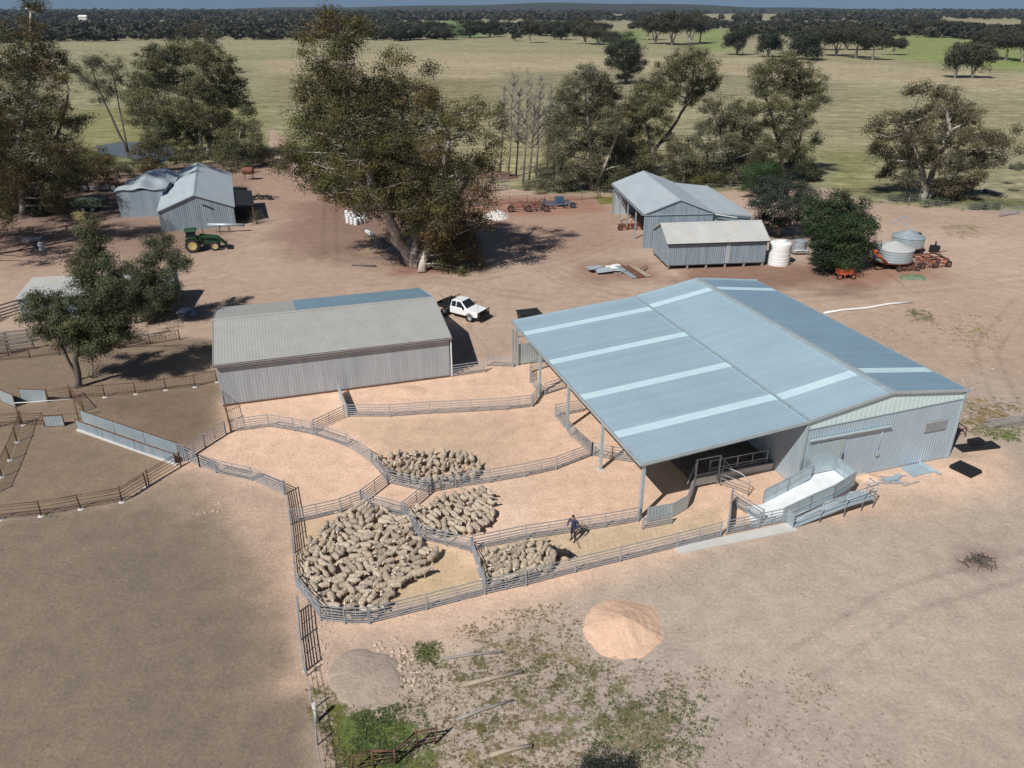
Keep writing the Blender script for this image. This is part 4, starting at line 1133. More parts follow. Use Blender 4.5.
# ------------------------------------------------------------------ remeshed organic bodies
def organic(name, parts, voxel, mats, classify, noise_amp=0.0, noise_sc=9.0, smooth_it=2, seed=0):
    """parts: ('e', centre, radii, rotation matrix or None) ellipsoids and ('t', pts, radii) tubes, fused into one surface"""
    bm = bmesh.new()
    for p in parts:
        if p[0] == 'e':
            r_ = bmesh.ops.create_uvsphere(bm, u_segments=14, v_segments=10, radius=1.0)
            Mx = Matrix.Translation(p[1]) @ (p[3].to_4x4() if len(p) > 3 and p[3] is not None else Matrix()) @ Matrix.Diagonal((*p[2], 1))
            bmesh.ops.transform(bm, matrix=Mx, verts=r_['verts'])
        else:
            pts = [Vector(q) for q in p[1]]; rad = p[2]
            for k in range(len(pts) - 1):
                for f in np.linspace(0, 1, max(2, int((pts[k + 1] - pts[k]).length / (min(rad[k], rad[k + 1]) * .7)) + 1)):
                    c = pts[k].lerp(pts[k + 1], f); rr = rad[k] * (1 - f) + rad[k + 1] * f
                    q = bmesh.ops.create_icosphere(bm, subdivisions=2, radius=rr)
                    bmesh.ops.translate(bm, vec=c, verts=q['verts'])
    me = bpy.data.meshes.new(name + '_src'); bm.to_mesh(me); bm.free()
    ob = bpy.data.objects.new(name + '_src', me); COL.objects.link(ob)
    md = ob.modifiers.new('r', 'REMESH'); md.mode = 'VOXEL'; md.voxel_size = voxel
    s_ = ob.modifiers.new('s', 'SMOOTH'); s_.iterations = smooth_it; s_.factor = .5
    dg = bpy.context.evaluated_depsgraph_get()
    res = bpy.data.meshes.new_from_object(ob.evaluated_get(dg))
    bpy.data.objects.remove(ob); bpy.data.meshes.remove(me)
    res.name = name
    res.materials.clear()
    for m_ in mats: res.materials.append(m_)
    nv = len(res.vertices); co_ = np.empty(nv * 3); res.vertices.foreach_get('co', co_); co_ = co_.reshape(-1, 3)
    if noise_amp:
        no = np.empty(nv * 3); res.vertices.foreach_get('normal', no); no = no.reshape(-1, 3)
        a = fbm(co_[:, 0] + seed + co_[:, 2] * .7, co_[:, 1] - co_[:, 2] * .6, noise_sc, seed + 3, 3) - .5
        wgt = np.array([1.0 if classify(c) == 0 else .12 for c in co_])
        co_ = co_ + no * (a * wgt * noise_amp * 2)[:, None]
        res.vertices.foreach_set('co', co_.ravel())
    mi = [classify(p.center) for p in res.polygons]
    res.polygons.foreach_set('material_index', mi)
    res.polygons.foreach_set('use_smooth', [True] * len(mi))
    res.update()
    return res


def sheep_mesh(v):
    """woolly sheep, nose along +x, standing on z=0"""
    head = [(.60, 0, .78), (.62, .12, .66), (.56, -.16, .84), (.58, .0, .52), (.50, .20, .74), (.62, -.08, .70)][v]
    hx_, hy_, hz_ = head
    yaw = [0, .45, -.6, 0, .9, -.3][v]; pit = [.35, .6, .2, 1.0, .4, .5][v]
    wd = [.245, .235, .25, .24, .235, .25][v]
    parts = [('e', (-.12, 0, .50), (.46, wd, .235)), ('e', (-.36, 0, .51), (.24, wd * .96, .225)), ('e', (.18, 0, .50), (.26, wd * .94, .235)), ('e', (-.05, 0, .58), (.42, wd * .8, .16)),
             ('e', (-.58, 0, .47), (.06, .06, .11))]
    parts.append(('t', [(.28, 0, .55), ((.28 + hx_) / 2 + .02, hy_ * .5, (.56 + hz_) / 2), (hx_, hy_, hz_)], [.19, .145, .095]))
    f = Vector((math.cos(yaw) * math.cos(pit), math.sin(yaw) * math.cos(pit), -math.sin(pit)))
    h = Vector(head)
    parts.append(('t', [h, h + f * .1, h + f * .21], [.098, .082, .052]))
    sd = Vector((-math.sin(yaw), math.cos(yaw), 0))
    for s_ in (-1, 1):
        e = h + sd * s_ * .075 + Vector((0, 0, .03)) - f * .02
        parts.append(('t', [e, e + sd * s_ * .10 + Vector((0, 0, -.01)) - f * .03], [.034, .024]))
    for x in (.24, -.42):
        for s_ in (-1, 1):
            kx = .03 if x < 0 else -.01
            st = random.Random(v * 10 + int(x * 10) + s_).uniform(-.06, .06)
            parts.append(('t', [(x, s_ * .13, .42), (x + kx + st * .4, s_ * .13, .24), (x - kx * .4 + st, s_ * .13, .04)], [.085, .043, .034]))
    hb = h + f * .02

    def cl(c):
        c = Vector(c)
        if c.z < .27: return 1
        return 1 if (c - h).dot(f) > .02 and (c - h).length < .30 and c.x > .35 else 0
    return organic('sheep', parts, .03, [M['wool'], M['sheep_face']], cl, .034, 8.0, 2, v)


SHEEP = [sheep_mesh(v) for v in range(6)]


def pen_sheep(px, n, label, group, ang, jit, seed, dens=1.0, rsep=.295, fixed=()):
    poly = [tuple(G(*p, .4)[:2]) for p in px]
    rr = random.Random(seed)
    xs = [p[0] for p in poly]; ys = [p[1] for p in poly]
    placed = []

    def ends(x, y, a): return [(x + math.cos(a) * o, y + math.sin(a) * o) for o in (-.19, -.06, .06, .19)]

    def ok(x, y, a, k):
        for e in ends(x, y, a):
            if poly_in(e, poly) is False: return False
        e1 = ends(x, y, a)
        for q in placed:
            if abs(q[0] - x) > 1.6 or abs(q[1] - y) > 1.6: continue
            for u in e1:
                for w_ in q[3]:
                    if (u[0] - w_[0]) ** 2 + (u[1] - w_[1]) ** 2 < (rsep * k) ** 2: return False
        return True
    tries = 0
    while len(placed) < n and tries < 22000:
        tries += 1
        x, y = rr.uniform(min(xs), max(xs)), rr.uniform(min(ys), max(ys))
        a = (ang(x, y) if callable(ang) else ang) + rr.gauss(0, jit) + (math.pi if rr.random() < .3 else 0)
        if ok(x, y, a, 1.0 - .34 * tries / 22000): placed.append((x, y, a, ends(x, y, a)))
    for k, (x, y, a, _) in enumerate(placed):
        o = bpy.data.objects.new('sheep', SHEEP[rr.randrange(6)]); COL.objects.link(o)
        s_ = rr.uniform(.58, .71)
        o.location = (x, y, 0); o.rotation_euler = (0, 0, a); o.scale = (s_ * .88, s_ * rr.uniform(1.02, 1.24), s_ * rr.uniform(.98, 1.1))
        tag(o, label, 'sheep', group)
    return len(placed)


def poly_in(p, poly):
    x, y = p; c = False; n = len(poly); j = n - 1
    for i in range(n):
        if ((poly[i][1] > y) != (poly[j][1] > y)) and x < (poly[j][0] - poly[i][0]) * (y - poly[i][1]) / (poly[j][1] - poly[i][1]) + poly[i][0]: c = not c
        j = i
    return c


swirl = lambda x, y: 1.1 + 2.2 * float(vnoise(np.array([x * .28]), np.array([y * .28]), 5)[0]) * 1.6
n1 = pen_sheep([(298, 558), (310, 536), (338, 513), (362, 502), (402, 514), (416, 530), (424, 541), (432, 550), (428, 562), (412, 574), (396, 586), (390, 602), (384, 610), (350, 614), (326, 611), (302, 588), (297, 572)], 165,
               'fluffy sheep in the large mob crowding the front left pen', 'sheep in the front left pen', swirl, .6, 3)
n2 = pen_sheep([(411, 508), (436, 497), (482, 485), (490, 490), (496, 506), (492, 520), (472, 533), (447, 535), (424, 529), (406, 520)], 64,
               'fluffy sheep in the mob crowding the middle pen', 'sheep in the middle pen', lambda x, y: -1.0, .3, 5)
n3 = pen_sheep([(378, 455), (396, 449), (438, 450), (470, 452), (479, 464), (480, 474), (458, 482), (430, 487), (396, 478), (382, 468)], 58,
               'fluffy sheep in the mob at the back pen, farthest from the camera', 'sheep in the back pen', lambda x, y: 1.5, .35, 7)
n4 = pen_sheep([(479, 553), (500, 546), (540, 538), (548, 541), (558, 549), (557, 560), (553, 568), (520, 578), (488, 585), (479, 570)], 48,
               'fluffy sheep packed in the narrow race near the man and dog', 'sheep in the narrow race', lambda x, y: .9, .35, 9)
print('sheep', n1, n2, n3, n4)
for (px, py, a, v, lab) in ((397, 588, .1, 0, 'lone sheep at the open lower right side of the front pen mob'),
                            (421, 578, .35, 5, 'sheep standing out to the right of the front pen mob on the straw coloured floor'),
                            (434, 561, 1.1, 1, 'rightmost sheep of the front pen mob, near the dividing fence')):
    o = bpy.data.objects.new('sheep', SHEEP[v]); COL.objects.link(o); o.location = G(px, py); o.rotation_euler = (0, 0, a); o.scale = (.82, .9, .84)
    tag(o, lab, 'sheep')

# ------------------------------------------------------------------ the man and his dog
mp_ = G(573.5, 540)
pts = [('t', [(.10, -.02, .93), (.13, .02, .50), (.14, -.06, .09)], [.095, .068, .048]), ('t', [(-.10, .02, .93), (-.12, .16, .52), (-.13, .06, .09)], [.095, .068, .048]),
       ('t', [(.14, -.06, .06), (.15, .13, .035)], [.05, .04]), ('t', [(-.13, .06, .06), (-.13, .25, .035)], [.05, .04]),
       ('e', (0, .0, .98), (.175, .125, .15)), ('t', [(0, 0, 1.0), (0, .04, 1.2), (0, .10, 1.40)], [.145, .155, .15]), ('e', (0, .10, 1.40), (.225, .12, .11)),
       ('t', [(0, .11, 1.46), (0, .15, 1.56)], [.06, .055]), ('e', (0, .175, 1.645), (.078, .095, .115)), ('e', (0, .262, 1.635), (.014, .018, .02)),
       ('e', (.078, .165, 1.64), (.012, .02, .03)), ('e', (-.078, .165, 1.64), (.012, .02, .03)),
       ('t', [(.215, .10, 1.41), (.31, .12, 1.15), (.27, .32, 1.0)], [.066, .052, .038]), ('t', [(-.215, .10, 1.41), (-.30, .05, 1.14), (-.27, .24, .96)], [.066, .052, .038])]
for hx_, hy_, hz_ in ((.265, .37, .985), (-.265, .29, .945)):
    pts.append(('e', (hx_, hy_, hz_), (.022, .045, .042)))
    for k in range(4):
        pts.append(('t', [(hx_ + .004, hy_ + .03, hz_ + .028 - k * .02), (hx_ * .96, hy_ + .075 - abs(k - 1.3) * .006, hz_ + .012 - k * .02), (hx_ * .88, hy_ + .07, hz_ - k * .018)], [.0105, .0095, .008]))
    pts.append(('t', [(hx_ * .95, hy_ - .01, hz_ + .03), (hx_ * .86, hy_ + .03, hz_ + .045)], [.012, .010]))


def mcl(c):
    x, y, z = c
    if z > 1.50: return 0
    if (abs(x) > .2 and y > .25 and z < 1.06) and (Vector((abs(x), y, z)) - Vector((.265, .33 + (.03 if x > 0 else -.04), .965))).length < .115: return 0
    if z > .94: return 1
    if z > .10: return 2
    return 3


me = organic('person', pts, .0125, [M['skin'], M['navy'], M['trousers'], M['black']], mcl, 0, 9, 2)
man = bpy.data.objects.new('person', me); COL.objects.link(man); man.location = mp_; man.rotation_euler = (0, 0, R(150))
tag(man, 'person in a navy jumper and dark trousers holding a stick, standing in the narrow race', 'person')
hm = organic('hair', [('e', (0, .155, 1.70), (.087, .10, .085)), ('e', (0, .12, 1.655), (.08, .07, .10))], .02, [M['hair']], lambda c: 0, .01, 20)
ho = bpy.data.objects.new('hair', hm); COL.objects.link(ho); ho.parent = man
for s_ in (-1, 1):
    mb = MB(); mb.lathe([(0, -.008), (.008, 0), (0, .008)], 8, (s_ * .03, .262, 1.66)); mb.build('eye', M['black'], man)
mb = MB(); mb.box((0, .262, 1.592), (.045, .012, .008)); mb.build('mouth', M['rust_red'], man)
st = G(575, 541)
hand = man.matrix_basis @ Vector((.255, .40, .985))
tip = G(580.5, 549)
mb = MB(); a = Vector((hand.x, hand.y, hand.z)) - Vector(tip)
mb.tube((0, 0, 0), a * 1.12, .016, n=6)
tag(mb.build('walking_stick', M['grey_timber'], None, tip), 'thin stick held by the man, its tip on the race floor', 'stick')

dp = G(563, 559)
dparts = [('e', (0, 0, .44), (.30, .115, .13)), ('e', (.18, 0, .44), (.17, .12, .155)), ('e', (-.24, 0, .45), (.13, .10, .12)),
          ('t', [(.28, 0, .50), (.42, 0, .62)], [.095, .075]), ('e', (.47, 0, .66), (.09, .075, .075)), ('t', [(.50, 0, .65), (.63, 0, .61)], [.05, .033]),
          ('t', [(.43, .05, .70), (.41, .07, .80)], [.028, .010]), ('t', [(.43, -.05, .70), (.41, -.07, .80)], [.028, .010]),
          ('t', [(-.34, 0, .47), (-.50, 0, .36), (-.62, .02, .34)], [.035, .028, .018])]
for s_ in (-1, 1):
    dparts.append(('t', [(.22, s_ * .075, .38), (.21, s_ * .08, .20), (.23, s_ * .08, .03), (.27, s_ * .08, .025)], [.06, .033, .026, .028]))
    dparts.append(('t', [(-.26, s_ * .075, .42), (-.19, s_ * .085, .27), (-.33, s_ * .085, .15), (-.30, s_ * .085, .03), (-.26, s_ * .085, .025)], [.085, .05, .028, .026, .028]))
dm = organic('dog', dparts, .018, [M['dog_coat'], M['dog_tan']], lambda c: 1 if c[2] < .14 or (c[0] > .57) else 0, .006, 14)
do = bpy.data.objects.new('dog', dm); COL.objects.link(do); do.location = dp; do.rotation_euler = (0, 0, R(170)); do.scale = (1.15, 1.15, 1.1)
tag(do, 'black working dog behind the sheep in the narrow race', 'dog')

# ------------------------------------------------------------------ the white ute
def wheel(parent, c, r, w_, rimmat, axis='y'):
    mb = MB(); mb.lathe([(r * .6, -w_ / 2), (r * .93, -w_ / 2), (r, -w_ * .3), (r, w_ * .3), (r * .93, w_ / 2), (r * .6, w_ / 2)], 22, c, axis='y', smooth=False)
    wh = mb.build('wheel', M['rubber'], parent)
    mb = MB(); mb.lathe([(0.001, -w_ * .38), (r * .25, -w_ * .4), (r * .6, -w_ * .48), (r * .62, 0), (r * .6, w_ * .48), (r * .25, w_ * .4), (.001, w_ * .38)], 18, c, axis='y')
    mb.build('rim', rimmat, wh)
    return wh


up_ = G(462, 316)
rear = G(438, 310); front = G(484, 321)
ua = math.atan2(front.y - rear.y, front.x - rear.x)
U = thing('parked_ute', 'white utility truck with black bull bar and dark tray, beside the old iron shed', 'ute', up_, ua)
mb = MB()
# lower body: side profile x from nose (2.5) to cab back (-.75)
body = [(-.78, .52), (2.15, .50), (2.42, .55), (2.48, .80), (2.40, 1.02), (1.25, 1.16), (.95, 1.18), (-.78, 1.16)]
mb.profile(body, -.90, .90, 0)
bo = mb.build('body', M['white_paint'], U)
bv = bo.modifiers.new('bevel', 'BEVEL'); bv.width = .06; bv.segments = 2
# greenhouse: tapered
mb = MB()
bot = [(-.76, -.86, 1.14), (1.22, -.86, 1.14), (1.22, .86, 1.14), (-.76, .86, 1.14)]
tp = [(-.66, -.68, 1.78), (.40, -.68, 1.80), (.40, .68, 1.80), (-.66, .68, 1.78)]
mb.hull(bot, tp); g_ = mb.build('cab', M['white_paint'], U)
bv = g_.modifiers.new('bevel', 'BEVEL'); bv.width = .05; bv.segments = 2


def quadpatch(name, q, off, mat, parent):
    q = [Vector(p) for p in q]; n = (q[1] - q[0]).cross(q[3] - q[0]).normalized()
    mb = MB(); mb.hull([p - n * .01 for p in q], [p + n * off for p in q]); return mb.build(name, mat, parent)


quadpatch('windscreen', [(1.12, -.74, 1.22), (1.12, .74, 1.22), (.46, .62, 1.74), (.46, -.62, 1.74)], .012, M['glass'], U)
quadpatch('window', [(.98, -.842, 1.2), (.40, -.70, 1.72), (-.02, -.70, 1.72), (-.02, -.842, 1.2)][::-1], .012, M['glass'], U)
quadpatch('window', [(-.10, -.842, 1.2), (-.10, -.70, 1.72), (-.58, -.70, 1.70), (-.62, -.842, 1.2)][::-1], .012, M['glass'], U)
quadpatch('window', [(.98, .842, 1.2), (.40, .70, 1.72), (-.02, .70, 1.72), (-.02, .842, 1.2)], .012, M['glass'], U)
quadpatch('window', [(-.10, .842, 1.2), (-.10, .70, 1.72), (-.58, .70, 1.70), (-.62, .842, 1.2)], .012, M['glass'], U)
quadpatch('rear_window', [(-.735, -.6, 1.24), (-.735, .6, 1.24), (-.675, .55, 1.70), (-.675, -.55, 1.70)], -.03, M['glass'], U)
mb = MB(); mb.box((2.42, 0, .84), (.14, 1.1, .2)); mb.build('grille', M['black'], U)
for s_ in (-1, 1):
    mb = MB(); mb.box((2.36, s_ * .70, .90), (.2, .3, .16)); mb.build('headlight', M['glass'], U)
    mb = MB(); mb.box((.85, s_ * .99, 1.27), (.12, .16, .2)); mb.build('mirror', M['black'], U)
mb = MB()
for z in (.55, .8, 1.1): mb.tube((2.62, -.85, z), (2.62, .85, z), .05, n=8)
for y in (-.82, -.3, .3, .82): mb.tube((2.62, y, .42), (2.60, y, 1.1), .045, n=8)
mb.box((2.55, 0, .5), (.2, 1.8, .25))
mb.build('bull_bar', M['black'], U)
mb = MB(); mb.tube((2.4, -.7, 1.1), (2.4, -.7, 2.6), .012, n=5); mb.build('aerial', M['black'], U)
mb = MB(); mb.box((-1.62, 0, .88), (1.72, 1.86, .08)); mb.bar((-2.45, -.4, .7), (-.8, -.4, .7), .1, .16); mb.bar((-2.45, .4, .7), (-.8, .4, .7), .1, .16)
tr = mb.build('tray', M['dark_steel'], U)
for nme, (c, sz) in {'a': ((-1.62, -.92, 1.05), (1.7, .04, .28)), 'b': ((-1.62, .92, 1.05), (1.7, .04, .28)), 'c': ((-2.47, 0, 1.05), (.04, 1.84, .28))}.items():
    mb = MB(); mb.box(c, sz); mb.build('side_board', M['dark_steel'], tr)
mb = MB()
for y in (-.88, 0, .88): mb.bar((-.86, y, .9), (-.86, y, 1.85), .05)
for z in (1.3, 1.6, 1.85): mb.bar((-.86, -.88, z), (-.86, .88, z), .05)
mb.build('head_board', M['dark_steel'], U)
tk = thing('dog_crate', 'dark mesh crate riding on the tray of the white ute', 'crate', U.matrix_basis @ Vector((-1.35, .1, .92)), ua)
mb = MB(); mb.box((0, 0, .3), (.8, 1.4, .56)); mb.build('body', M['black'], tk)
mb = MB()
for x in (-.42, 0, .42): mb.bar((x, -.73, .0), (x, -.73, .62), .04); mb.bar((x, .73, 0), (x, .73, .62), .04); mb.bar((x, -.73, .61), (x, .73, .61), .04)
mb.build('frame', M['dark_steel'], tk)
mb = MB(); mb.bar((-.5, .2, .06), (-1.6, .5, .55), .1); tag(mb.build('timber_post', M['grey_timber'], None, U.matrix_basis @ Vector((-1.7, .2, .95)), ua), 'dark post lying on the ute tray, poking out behind', 'post')
for x in (1.55, -1.55):
    for s_ in (-1, 1): wheel(U, (x, s_ * .80, .38), .38, .26, M['galv'])
for s_ in (-1, 1):
    mb = MB(); mb.lathe([(.47, -.02), (.47, .06), (.42, .06), (.42, -.02)], 20, (1.55, s_ * .90 - .02, .40), axis='y'); mb.build('wheel_arch', M['black'], U)
    mb = MB(); mb.box((-2.5, s_ * .78, .78), (.05, .2, .1)); mb.build('tail_light', M['rust_red'], U)

# ------------------------------------------------------------------ the green tractor
ta = G(193, 252); tb = G(216, 250)
taz = math.atan2(tb.y - ta.y, tb.x - ta.x)
TR = thing('tractor', 'green farm tractor with yellow wheels and a front loader, parked at the left gabled shed', 'tractor', ta + Vector((-.1, .55, 0)), taz)
mb = MB(); mb.profile([(.6, .75), (3.0, .72), (3.35, .8), (3.35, 1.3), (2.9, 1.62), (.9, 1.78), (.6, 1.7)], -.36, .36); bo = mb.build('bonnet', M['green_paint'], TR)
bv = bo.modifiers.new('bevel', 'BEVEL'); bv.width = .08; bv.segments = 2
mb = MB(); mb.box((0.2, 0, .95), (1.6, .7, .6)); mb.box((2.2, 0, .66), (2.0, .45, .4)); mb.build('chassis', M['dark_steel'], TR)
mb = MB()
for x in (-.55, .55):
    for y in (-.62, .62): mb.bar((x, y, 1.2), (x * .9, y * .92, 2.55), .07)
mb.build('cab_frame', M['black'], TR)
mb = MB(); mb.hull([(-.6, -.64, 1.25), (.62, -.64, 1.25), (.62, .64, 1.25), (-.6, .64, 1.25)], [(-.5, -.56, 2.52), (.5, -.56, 2.52), (.5, .56, 2.52), (-.5, .56, 2.52)]); mb.build('cab_glass', M['glass'], TR)
mb = MB(); mb.hull([(-.72, -.72, 2.52), (.72, -.72, 2.52), (.72, .72, 2.52), (-.72, .72, 2.52)], [(-.62, -.62, 2.72), (.62, -.62, 2.72), (.62, .62, 2.72), (-.62, .62, 2.72)]); mb.build('cab_roof', M['green_paint'], TR)
mb = MB(); mb.tube((1.4, .28, 1.7), (1.4, .28, 2.6), .05); mb.build('exhaust', M['black'], TR)
for s_ in (-1, 1):
    wheel(TR, (0, s_ * .86, .86), .86, .46, M['yellow_paint']); wheel(TR, (2.55, s_ * .80, .58), .58, .36, M['yellow_paint'])
    mb = MB(); mb.profile([(-.8, 1.55), (-.4, 1.85), (.45, 1.85), (.8, 1.5), (.7, 1.46), (.4, 1.76), (-.35, 1.76), (-.72, 1.5)], s_ * .86 - .24, s_ * .86 + .24); mb.build('mudguard', M['green_paint'], TR)
    mb = MB(); mb.bar((.85, s_ * .5, 1.0), (1.0, s_ * .5, 1.85), .14, .2); mb.bar((1.0, s_ * .5, 1.82), (3.0, s_ * .5, 1.5), .1, .2); mb.bar((3.0, s_ * .5, 1.5), (3.95, s_ * .5, .45), .1, .2); mb.build('loader_arm', M['green_paint'], TR)
mb = MB(); mb.profile([(3.9, .1), (4.6, .08), (4.62, .14), (4.05, .22), (4.0, .75), (3.92, .75)], -.85, .85); mb.build('bucket', M['dark_steel'], TR)

# ------------------------------------------------------------------ tanks, bins and machinery on the right
q = G(778, 266)
WT = thing('water_tank', 'white round poly water tank at the right end of the stump shed', 'tank', q + Vector((.25, .9, 0)))
mb = MB(); mb.lathe([(1.25, 0), (1.27, .3), (1.25, .32), (1.27, .62), (1.25, .64), (1.27, 1.0), (1.25, 1.02), (1.27, 1.5), (1.25, 1.52), (1.27, 2.2), (1.24, 2.5), (1.0, 2.66), (.3, 2.8), (.28, 2.86), (.001, 2.87)], 32); mb.build('body', M['white'], WT)
mb = MB(); mb.lathe([(.3, 2.8), (.3, 2.93), (.001, 2.95)], 16, (0.3, -.2, -.02)); mb.build('lid', M['white'], WT)
mb = MB(); mb.tube((1.29, -.2, .2), (1.5, -.4, .2), .05); mb.build('outlet', M['galv'], WT)
q = G(798, 255)
GT = thing('small_tank', 'small galvanised tank on a low stand beside the dark green bush', 'tank', q + Vector((.3, .8, 0)))
mb = MB(); mb.box((0, 0, .3), (2.0, 1.8, .12)); mb.build('platform', M['grey_timber'], GT)
for x in (-.8, .8):
    for y in (-.7, .7): mb = MB(); mb.box((x, y, .12), (.16, .16, .26)); mb.build('stump', M['grey_timber'], GT)
mb = MB(); mb.lathe([(.001, .36), (.85, .36), (.86, .8), (.84, .82), (.86, 1.2), (.84, 1.22), (.86, 1.55), (.2, 1.72), (.001, 1.73)], 28); mb.build('body', M['galv'], GT)
mb = MB(); mb.tube((-.9, -.92, .62), (1.6, -.95, .6), .045, n=8); mb.build('pipe', M['white'], GT)


def field_bin(loc, r, h, label, hatch):
    b_ = thing('field_bin', label, 'grain bin', loc)
    mb = MB(); z0 = .75
    prof = [(.001, z0)] + [(r * (1.0 + (.008 if k % 2 else 0)), z0 + h * k / 9) for k in range(10)]
    mb.lathe(prof, 36); mb.build('body', M['galv_sheet'], b_)
    mb = MB(); mb.lathe([(r + .06, z0 + h - .02), (r + .06, z0 + h), (r * .12, z0 + h + .75), (.001, z0 + h + .78)], 36); rf = mb.build('roof', M['galv_sheet' if hatch else 'dull_roof'], b_)
    if hatch: mb = MB(); mb.box((r * .62, -.1, z0 + h + .36), (.5, .5, .1)); mb.build('hatch', M['dark_steel'], rf)
    mb = MB(); mb.lathe([(r, z0), (.2, .42), (.001, .42)], 24); mb.build('hopper', M['rust_red'], b_)
    for k in range(8):
        t = k * math.pi / 4; mb = MB(); mb.bar((r * .9 * math.cos(t), r * .9 * math.sin(t), -.02), (r * .98 * math.cos(t), r * .98 * math.sin(t), z0 + .05), .1); mb.build('leg', M['rust_red'], b_)
    mb = MB(); mb.lathe([(r + .01, z0), (r + .05, z0), (r + .05, z0 + .12), (r + .01, z0 + .12)], 30); mb.build('base_ring', M['rust_red'], b_)
    return b_


q = G(897, 269)
B1 = field_bin(q + Vector((-.2, 1.3, 0)), 2.15, 1.4, 'nearer round galvanised field bin with a cone roof on a rusty red frame', False)
mb = MB(); mb.tube((-1.2, -1.6, .7), (-3.7, -3.4, 2.6), .17, n=10); mb.lathe([(.2, 0), (.32, .28)], 10, (-3.7, -3.4, 2.5)); mb.build('auger', M['orange'], B1)
q = G(908, 258)
B2 = field_bin(q + Vector((.9, 2.7, 0)), 1.85, 1.2, 'farther round galvanised field bin, with a dark roof hatch and a lifting arm', True)
mb = MB(); mb.bar((-.3, .4, 2.9), (-.9, .6, 4.2), .1); mb.bar((-.9, .6, 4.2), (-2.2, .2, 3.4), .1); mb.bar((-.9, .6, 4.2), (.1, .3, 3.4), .07); mb.build('lifting_arm', M['galv'], B2)


def implement(name, label, cat, px, py, w_, d_, h_, mats, seed, rz=0, nbar=14, wheels=2, wr=.4):
    rr = random.Random(seed)
    o = thing(name, label, cat, G(px, py) + Vector((0, d_ / 2, 0)), rz)
    mb = MB()
    for y in (-d_ / 2, 0, d_ / 2): mb.bar((-w_ / 2, y, h_ * .55), (w_ / 2, y, h_ * .55), .13)
    for x in (-w_ / 2, -w_ / 6, w_ / 6, w_ / 2): mb.bar((x, -d_ / 2, h_ * .58), (x, d_ / 2, h_ * .58), .12)
    mb.build('frame', M[mats[0]], o)
    for k in range(nbar):
        x, y = rr.uniform(-w_ / 2, w_ / 2), rr.choice((-d_ / 2, 0, d_ / 2)) + rr.uniform(-.1, .1)
        mb = MB(); mb.path([(x, y, h_ * .6), (x + .12, y - .2, h_ * .32), (x + .02, y - .02, .02)], [.05, .045, .03], 5); mb.build('tine', M[mats[1 if k % 3 else 0]], o)
    for k in range(wheels):
        x = -w_ / 2 + w_ * k / max(1, wheels - 1); wheel(o, (x, -d_ / 2 - .1, wr), wr, .25, M[mats[0]])
    for k in range(3):
        mb = MB(); mb.bar((rr.uniform(-w_ / 2, w_ / 2), rr.uniform(-d_ / 2, d_ / 2), h_ * .55), (rr.uniform(-w_ / 2, w_ / 2), rr.uniform(-d_ / 2, d_ / 2), h_ * rr.uniform(.9, 1.3)), .09); mb.build('strut', M[mats[k % len(mats)]], o)
    mb = MB(); mb.bar((w_ / 2, 0, h_ * .5), (w_ / 2 + 1.2, .2, .3), .12); mb.build('drawbar', M[mats[0]], o)
    return o


o = implement('seeder', 'heap of rusty orange tillage machinery right of the field bins', 'machinery', 932, 268, 3.4, 2.6, 1.6, ('rust_red', 'orange', 'rust'), 5, .2, 22, 3)
mb = MB(); mb.box((.9, .4, 1.7), (.9, .7, .8)); mb.tube((.9, .4, 2.0), (.9, .4, 2.6), .1); mb.build('engine', M['dark_steel'], o)
implement('cultivator', 'small rusty cultivator lying in front of the nearer field bin', 'machinery', 907, 271, 2.2, .9, .7, ('rust_red', 'rust'), 6, .1, 9, 2, .3)
o = implement('orange_cart', 'small orange two-wheeled implement in front of the dark green bush', 'machinery', 845, 279, 1.6, .9, 1.0, ('orange', 'rust'), 7, .1, 4, 2, .3)
mb = MB(); mb.hull([(-.7, -.4, .5), (.7, -.4, .5), (.7, .4, .5), (-.7, .4, .5)], [(-.9, -.5, .95), (.9, -.5, .95), (.9, .5, .95), (-.9, .5, .95)]); mb.build('hopper', M['orange'], o)
implement('plough', 'rusty red disc plough parked in front of the back yards', 'plough', 528, 212, 5.2, 2.4, 1.4, ('rust_red', 'rust'), 8, .05, 18, 3, .5)
o = implement('blue_implement', 'blue wide seeding implement right of the red plough', 'machinery', 556, 209, 4.6, 2.2, 1.1, ('blue_paint', 'dark_steel'), 9, .25, 14, 2, .45)
mb = MB(); mb.box((.6, .2, 1.1), (1.2, .9, .8)); mb.build('seed_box', M['blue_paint'], o)
implement('harrow', 'small red harrow by the open side of the machinery shed', 'machinery', 631, 230, 3.2, 1.3, .9, ('rust_red', 'orange'), 10, .1, 12, 2, .35)
implement('old_plough', 'rusty old plough left of the orange tank, beside the left gabled shed', 'plough', 262, 200, 2.6, .9, .8, ('dark_steel', 'rust'), 12, 0, 7, 2, .35)
# tarp heap
bmv = []; nu, nv = 18, 10
q = G(915, 280)
for j in range(nv):
    for i in range(nu):
        x = -1.4 + 2.8 * i / (nu - 1); y = -.6 + 1.2 * j / (nv - 1)
        e = max(0, 1 - (x / 1.4) ** 2) * max(0, 1 - (y / .6) ** 2)
        bmv.append((x, y, -.02 + .5 * e ** .6 * (.7 + .5 * float(vnoise(np.array([x * 3.]), np.array([y * 3.]), 8)[0]))))
mb = MB(); mb.add(bmv, [(j * nu + i, j * nu + i + 1, (j + 1) * nu + i + 1, (j + 1) * nu + i) for j in range(nv - 1) for i in range(nu - 1)], 0, True)
tag(mb.build('tarpaulin', M['tarp'], None, q + Vector((0, .5, 0)), -.15), 'crumpled green tarpaulin heap in front of the field bins', 'tarp')
